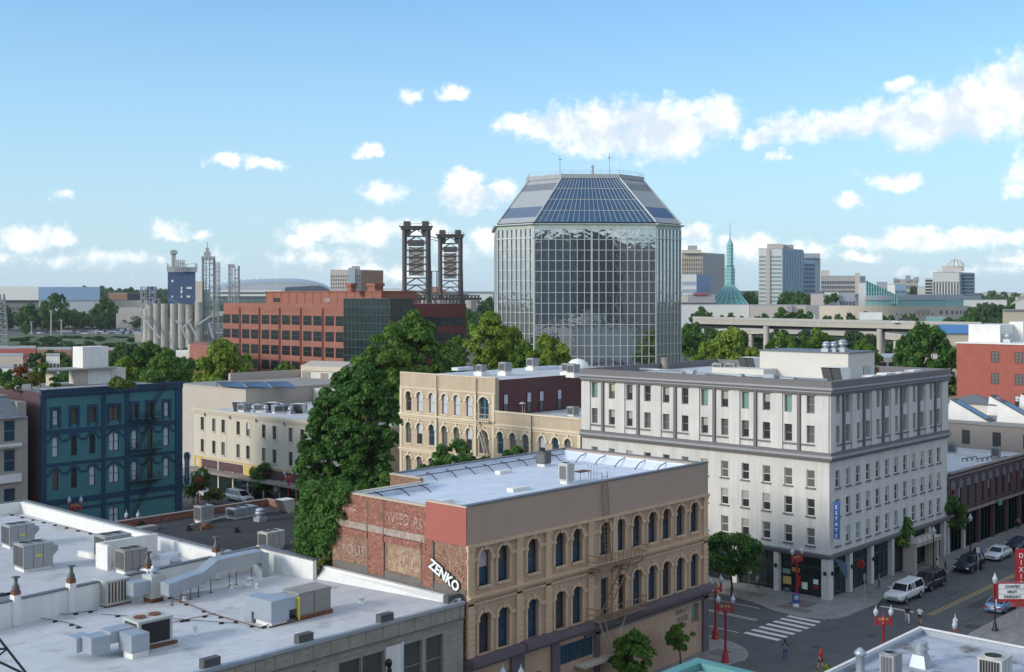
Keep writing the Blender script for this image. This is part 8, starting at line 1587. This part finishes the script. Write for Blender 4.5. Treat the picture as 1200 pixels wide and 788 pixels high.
q = MB(); z = hgt(349,700); q.add([(*far(1184,700),hgt(358,700)),(*far(1204,700),z),(*far(1204,700),hgt(338,700)),(*far(1184,730),hgt(358,700)),(*far(1204,730),hgt(338,700))],[(0,1,2),(0,2,4,3)]); q.build('sloping_roof', MATS['f_cream'], b)
# ============================================================ viaduct
mat('viaduct', (.42,.39,.34), .85, var=.12, scale=-.08, streak=.1)
def viaduct(label, pts, th, w, piers, rail=True, m='viaduct'):
    t = thing('viaduct', label, 'viaduct', (*far(pts[0][0],pts[0][2]),0)); C_ = [(*far(px,d), hgt(py,d)) for px, py, d in pts]; q = MB(); vs = []
    for i, p in enumerate(C_):
        a = Vector(C_[min(i+1,len(C_)-1)])-Vector(C_[max(i-1,0)]); n = Vector((-a.y,a.x,0)).normalized()*w
        if (Vector((p[0],p[1],0))+n).length < Vector((p[0],p[1],0)).length: n = -n
        vs += [(p[0],p[1],p[2]-th),(p[0],p[1],p[2]),(p[0]+n.x,p[1]+n.y,p[2]),(p[0]+n.x,p[1]+n.y,p[2]-th)]
    k = len(C_); q.add(vs,[(4*i+j,4*i+(j+1)%4,4*i+4+(j+1)%4,4*i+4+j) for i in range(k-1) for j in range(4)]); q.build('deck', MATS[m], t)
    q = MB(); 
    for i in range(k-1): a, c = Vector(vs[4*i+1]), Vector(vs[4*i+5]); q.bar(a+Vector((0,0,.5)), c+Vector((0,0,.5)), .3, 1.0)
    q.build('parapet', MATS['f_concrete'], t)
    q = MB()
    for i in range(k-1): a, c = Vector(vs[4*i]), Vector(vs[4*i+4]); q.bar(a+(Vector(vs[4*i+3])-a)*.2-Vector((0,0,.6)), c+(Vector(vs[4*i+7])-c)*.2-Vector((0,0,.6)), .8, 1.4)
    q.build('girder', MATS['f_dark'], t)
    for px, d, dd in piers: x, y = far(px, d); q = MB(); q.cyl(x,y,0,hgt(py_on(pts,px),d)-th-.2,1.1,None,12); q.build('pier', MATS['viaduct'], t)
    return t
def py_on(pts, px): return float(np.interp(px,[a for a,_,_ in pts],[b_ for _,b_,_ in pts]))
viaduct('upper concrete viaduct deck with tall round piers', [(812,374,470),(880,375.5,455),(960,377.5,440),(1040,379,425),(1086,380,415),(1150,381,405)], 1.9, 16, [(898,452,0),(910,462,0),(1031,428,0),(1033.5,440,0),(1104,414,0)])
viaduct('lower ramp of the viaduct curving behind the trees', [(800,389,560),(880,387,540),(905,386.5,530),(960,387.5,520),(1010,390,505),(1060,395,480)], 1.8, 12, [(880,541,0),(960,521,0),(1050,486,0)])
viaduct('far low ramp crossing under the upper viaduct', [(812,379,700),(870,381,680),(930,383,660),(1000,384,650)], 1.8, 10, [(870,680,0),(950,655,0)])
# traffic on the viaduct, lot, container row
fc = {}
def farcar(label, px, d, z, m, L=4.6, H=1.45, group=None, rz=0.):
    k = (m, L, H)
    if k not in fc: q = MB(); q.add([(-L/2,-.9,.2),(L/2,-.9,.2),(L/2,.9,.2),(-L/2,.9,.2),(-L/2,-.85,.85),(L/2,-.85,.85),(L/2,.85,.85),(-L/2,.85,.85)],[(3,2,1,0),(4,5,6,7),(0,1,5,4),(1,2,6,5),(2,3,7,6),(3,0,4,7)]); q.add([(-L*.28,-.8,.85),(L*.34,-.8,.85),(L*.34,.8,.85),(-L*.28,.8,.85),(-L*.15,-.65,H),(L*.24,-.65,H),(L*.24,.65,H),(-L*.15,.65,H)],[(4,5,6,7),(0,1,5,4),(1,2,6,5),(2,3,7,6),(3,0,4,7)],1); fc[k] = q.mesh('far_car', [MATS[m], MATS['car_glass']])
    o = bpy.data.objects.new('far_car', fc[k]); COL.objects.link(o); o.location = (*far(px,d), z); o.rotation_euler = (0,0,rz); return tag(o, label, 'car', group)
def truck(label, pl, pr_, d, z, h): q = MB(); q.prism([far(pl,d),far(pr_,d),far(pr_,d+2.6),far(pl,d+2.6)], z+1, z+1+h); o = q.build('freight_trailer', MATS['white_paint']); tag(o, label, 'trailer')
truck('long white freight trailer on the upper viaduct deck', 1007, 1034, 432, hgt(378.3,432), 2.7)
farcar('white car on the upper viaduct right of the white trailer', 1058, 422, hgt(379,422), 'car_white', 7, 1.8, rz=-.8); farcar('white van on the lower viaduct ramp near the pier', 1017, 508, hgt(390,508), 'car_white', 6, 2.0, rz=-.8)
farcar('red van on the far left of the upper viaduct', 868, 560, hgt(387,556)-.0, 'car_white', 5, 1.9, rz=-.8)
# parking lot across the river
slab('parking_lot', [[inv(-20,392.5,0), inv(170,392.5,0), inv(190,381,0), inv(-40,381,0)]], 'asphalt', .02)
cls = ['car_white','car_silver','car_black','car_navy','car_white','car_silver','car_blue','car_red']; r = random.Random(4); k = 0
for row, (py, p0, p1) in enumerate(((391.3,88,158),(389.6,92,160),(388,100,162),(386.6,108,160),(391,38,58),(389,60,84))):
    px = p0
    while px < p1:
        x, y = inv(px, py, 0); d = x*CA+y*SA; m = r.choice(cls); farcar('small parked cars filling the lot beyond the river at the left', px, d, .02, m, 4.8, 1.5, 'cars in the far parking lot', rz=rad(-47+r.choice((0,90)))); px += r.uniform(3.6,5.4); k += 1
mat('embankment', (.10,.12,.05), .95, var=.35, scale=-.06, col2=(.05,.09,.02), c2s=.03)
q = MB(); a, c = far(-30,800), far(170,800); F = Face(*a, *c); q.prism([far(-40,770),far(180,770),far(180,955),far(-40,955)], 0, [.4,.4,.6,.6]); tag(q.build('embankment', MATS['embankment']), kind='structure')
for i, (pl, pr_, ya, m, lb) in enumerate(((-4,20,409,'f_red','pink red rooftop block at the left edge beyond the garden'),(20,42,408.5,'f_red','taller pink red block right of the first one'),(43,84,410,'f_brown','long orange red block behind the roof garden trees'),(86,140,410.5,'f_red','long red block left of the silos trees'))):
    b, F, H = fbld('red_townhouses', lb, pl, pr_, ya, 520, m, 14, cols=6, rows=2, ww=.3, wh=.4, group='red blocks before the river bank')
b, F, H = fbld('tan_low_block','low tan block below the pink red one at the left edge',-4,27,418,420,'f_tan',12,cols=5,rows=2); b, F, H = fbld('white_low_block','white low block behind the rusty red maple',-4,16,432,360,'f_white',12,cols=2,rows=1); b, F, H = fbld('white_frame_block','white framed low block behind the roof garden bushes',54,70,418,430,'f_white',12,cols=4,rows=2)
for px, yt, d in ((60,364,900),(37,377,980),(72,375,960)): x, y = far(px, d); q = MB(); q.bar((x,y,0),(x,y,hgt(yt,d)),.7); q.box(x-1,x+1,y-1,y+1,hgt(yt,d)-.6,hgt(yt,d)); tag(q.build('light_mast', MATS['f_concrete']), {60:'tall pale light mast in the far parking lot',37:'short light mast at the left of the far parking lot',72:'short light mast right of the tallest one in the far lot'}[px], 'light mast')
t = thing('pylon', 'white lattice pylon at the left edge beside the parking lot', 'pylon', (*far(4,620),0)); q = MB(); a0, b0_ = far(-3,620), far(9,620); F = Face(*a0, *b0_)
for s in (0,1): q.bar(F.p(F.L*s,0,0),F.p(F.L*(.3+.4*s)-1,hgt(345,620),1),.5); q.bar(F.p(F.L*s,0,3),F.p(F.L*(.3+.4*s)-1,hgt(345,620),2),.5)
for i in range(9): z = hgt(405-i*6.4,620); q.bar(F.p(F.L*.05*i*.5,z,0),F.p(F.L*(1-.03*i),z,0),.35); q.bar(F.p(F.L*.05*i*.5,z,0),F.p(F.L*(1-.03*i),z+2.7,0),.3)
q.build('lattice', MATS['grain_steel'], t)
# ============================================================ far trees, hills
fp = {}
for k, m, sd in (('a','leaf_far',71),('b','leaf_dark',72)):
    rng = np.random.default_rng(sd); fp[k] = leafmesh('far_crown', leaves(crown_clumps(5,5,5.5,60,rng,'spread',.24), 2600, .6, rng), m)
tk = MB().bar((0,0,0),(0,0,6),.8).mesh('trunk', MATS['bark'])
def ftree(label, px, yt, hw, d, k='a', group=None):
    x, y = far(px, d); H = hgt(yt,d); R = hw*d/FPX; t = thing('far_tree', label, 'tree', (x,y,0), 0, group); t.rotation_euler = (0,0,px%6.28); s = R/5; sz = min(H/10.5, s*1.25); t.scale = (s,s,sz); off = H/sz-10.5; inst('crown', fp[k], t, (0,0,off)); inst('trunk', tk, t, sc=(1,1,(6+off)/6))
r = random.Random(9)
def belt(label, group, p0, p1, ya, yb, d0, d1, n, hw=(6,11), k='ab'):
    for i in range(n): px = p0+(p1-p0)*(i+r.random()*.8)/n; ftree(label if n > 20 else ['leftmost','second from the left','third from the left','fourth from the left','fifth from the left','sixth from the left','seventh from the left','eighth from the left','ninth from the left','tenth from the left','eleventh from the left','twelfth from the left','thirteenth from the left','fourteenth from the left','fifteenth from the left','sixteenth from the left','seventeenth from the left','eighteenth from the left','nineteenth from the left','last at the right'][i]+' of the '+label, px, r.uniform(ya,yb), r.uniform(*hw), r.uniform(d0,d1), r.choice(k), group)
ftree('big dark tree in front of the blue banded hall', 64, 347, 17, 1060, 'b'); ftree('dark tree left of the big one before the hall', 34, 358, 15, 1060, 'b'); ftree('dark tree at the right end of the blue banded hall', 124, 350, 12, 1120, 'b'); ftree('small conifer like tree in the far lot', 30, 380, 5, 960, 'b'); ftree('dark tree at the left edge before the hall', 5, 358, 10, 1080, 'b')
belt('trees behind the far parking lot', 'trees behind the far parking lot', 84, 162, 368, 373, 1150, 1200, 16, (7,10)); belt('trees standing before the blue banded hall', 'trees before the hall', 0, 122, 362, 372, 1080, 1130, 14, (7,11), 'b'); belt('low bushes on the bank below the far parking lot', 'bushes on the river bank', 12, 165, 393.5, 397, 800, 930, 22, (6,9), 'a'); belt('bushes above the red blocks', 'lower bank bushes', 20, 160, 400, 404, 640, 700, 14, (6,9), 'a')
belt('ridge trees left of the grain elevator', 'ridge trees left', 96, 200, 336, 341, 1900, 2300, 16, (5,9), 'b'); belt('distant trees behind the tower and bridge', 'trees behind the bridge', 540, 600, 347, 356, 1000, 1500, 10, (7,11)); belt('dark trees left of the glass tower base', 'trees below the white apartments', 545, 590, 366, 382, 600, 800, 7, (7,11))
belt('distant trees at the left horizon', 'trees on the left horizon', -5, 100, 340, 344, 2400, 2900, 12, (4,8), 'b')
belt('tree mass between the spire and the balcony tower', 'trees right of the spire', 870, 892, 343, 347, 1180, 1260, 4, (6,9), 'b'); belt('tree mass before the balcony tower', 'trees before the balcony tower', 916, 950, 343, 350, 1000, 1080, 7, (7,10), 'b'); belt('dark conifers before the grey window block', 'trees below the hotel slab', 968, 982, 343, 352, 960, 990, 3, (4,6), 'b')
belt('trees right of the sports bowl', 'trees right of the sports bowl', 1136, 1204, 354, 362, 760, 900, 14, (7,12)); belt('trees on the right horizon beyond the domed office', 'trees on the right horizon', 1140, 1200, 342, 350, 1500, 2100, 10, (5,9)); belt('trees lower right before the sports bowl', 'trees under the right viaduct end', 1110, 1180, 372, 380, 520, 640, 9, (8,13))
belt('shrubs and small trees between viaduct and halls', 'trees behind the viaduct', 812, 1080, 366, 371, 640, 840, 20, (4,8)); belt('trees under the viaduct decks', 'trees under the viaduct', 800, 1090, 386, 398, 480, 640, 26, (8,14)); ftree('large round dark tree above the viaduct, middle', 916, 362, 10, 700, 'b'); ftree('dark tree right of the large round one above the viaduct', 938, 364, 8, 700, 'b'); ftree('dark tree above the viaduct near the tower edge', 822, 361, 9, 720, 'b'); ftree('bright bush on the horizon right of the castellated block', 1071, 336, 6, 1550, 'a')
belt('trees between the red office and the river', 'trees around the red blocks', 10, 250, 404, 416, 420, 560, 26, (8,14)); belt('trees beyond the tower on the right bank', 'trees right of the tower foot', 798, 840, 376, 392, 430, 560, 6, (9,13))
belt('trees under the bridge ends', 'trees behind the red office', 540, 585, 360, 372, 650, 900, 7, (7,12))
# hills and the wooded plain to the horizon
def hills(name, d, base, amp, seed, m, p0=-500, p1=1700, freq=.02):
    rr = random.Random(seed); ph = [rr.random()*6.28 for _ in range(6)]; q = MB(); vs = []; n = 160
    for i in range(n+1):
        px = p0+(p1-p0)*i/n; f = sum(math.sin(px*freq*(1.7**j)*.35+ph[j])/(1.5**j) for j in range(6)); py = base-amp*(.5+.3*f); vs += [(*far(px,d),-1),(*far(px,d*1.06),hgt(py,d)),(*far(px,d*1.6),hgt(py,d)*.8),(*far(px,d*1.6),-1)]
    q.add(vs,[(4*i+j,4*i+j+1,4*i+5+j,4*i+4+j) for i in range(n) for j in range(3)]); tag(q.build(name, MATS[m]), kind='structure')
mat('hill_wood', (.035,.06,.035), .95, var=.4, scale=-.012); mat('hill_far', (.05,.08,.07), .95, var=.3, scale=-.004)
hills('hills', 3600, 345, 4, 3, 'hill_wood'); hills('far_hills', 7000, 345, 6, 8, 'hill_far', freq=.006)
rng = np.random.default_rng(77); n = 2600; px = rng.uniform(-120,1320,n); d = rng.uniform(1300,3600,n)**1.0; rr_ = (px-600)/FPX*d; bx, by = d*CA+rr_*SA, d*SA-rr_*CA; v = []
cl = [(bx[i],by[i],5+2*rng.random(),6+6*rng.random()) for i in range(n)]; o = bpy.data.objects.new('woodland', leafmesh('woodland', leaves(cl, 60000, 3.6, rng), 'leaf_far')); COL.objects.link(o); tag(o, kind='stuff')
# small roofs scattered in the plain
mat('f_roof', (.22,.2,.19), .9, var=.2)
for i in range(60):
    pxx = r.uniform(-10,1210); dd = r.uniform(1300,2400)
    if 180 < pxx < 400 or 590 < pxx < 800: continue
    x, y = far(pxx, dd); w_ = r.uniform(8,22); h_ = r.uniform(6,12); b = thing('distant_house', 'small distant houses scattered among trees near the horizon', 'house', (x,y,0), 0, 'distant houses near the horizon'); q = MB(); q.box(x-w_/2,x+w_/2,y-w_/3,y+w_/3,0,h_); q.build('wall', MATS[r.choice(['f_white','f_cream','f_pink','f_grey'])], b); q = MB(); q.add([(x-w_/2-.5,y-w_/3-.5,h_),(x+w_/2+.5,y-w_/3-.5,h_),(x+w_/2+.5,y+w_/3+.5,h_),(x-w_/2-.5,y+w_/3+.5,h_),(x-w_/2,y,h_+3),(x+w_/2,y,h_+3)],[(0,1,5,4),(2,3,4,5),(0,4,3),(1,2,5)]); q.build('roof', MATS['f_roof'], b)
for k_, v_ in P.items():
    if k_ not in used: [bpy.data.objects.remove(c_) for c_ in list(v_.children)]; bpy.data.objects.remove(v_)
# ============================================================ the air over the river and beyond
q = MB(); q.box(-9050,9050,-9050,9050,-1,128); hz = q.build('haze', bpy.data.materials.new('haze'), world=False); tag(hz, kind='stuff')
hm = hz.data.materials[0]; hm.use_nodes = True; nt = hm.node_tree; nt.nodes.clear(); o_ = nt.nodes.new('ShaderNodeOutputMaterial'); v_ = nt.nodes.new('ShaderNodeVolumePrincipled'); v_.inputs['Color'].default_value = (.86,.92,1,1); v_.inputs['Density'].default_value = .000045; nt.links.new(v_.outputs[0], o_.inputs['Volume'])
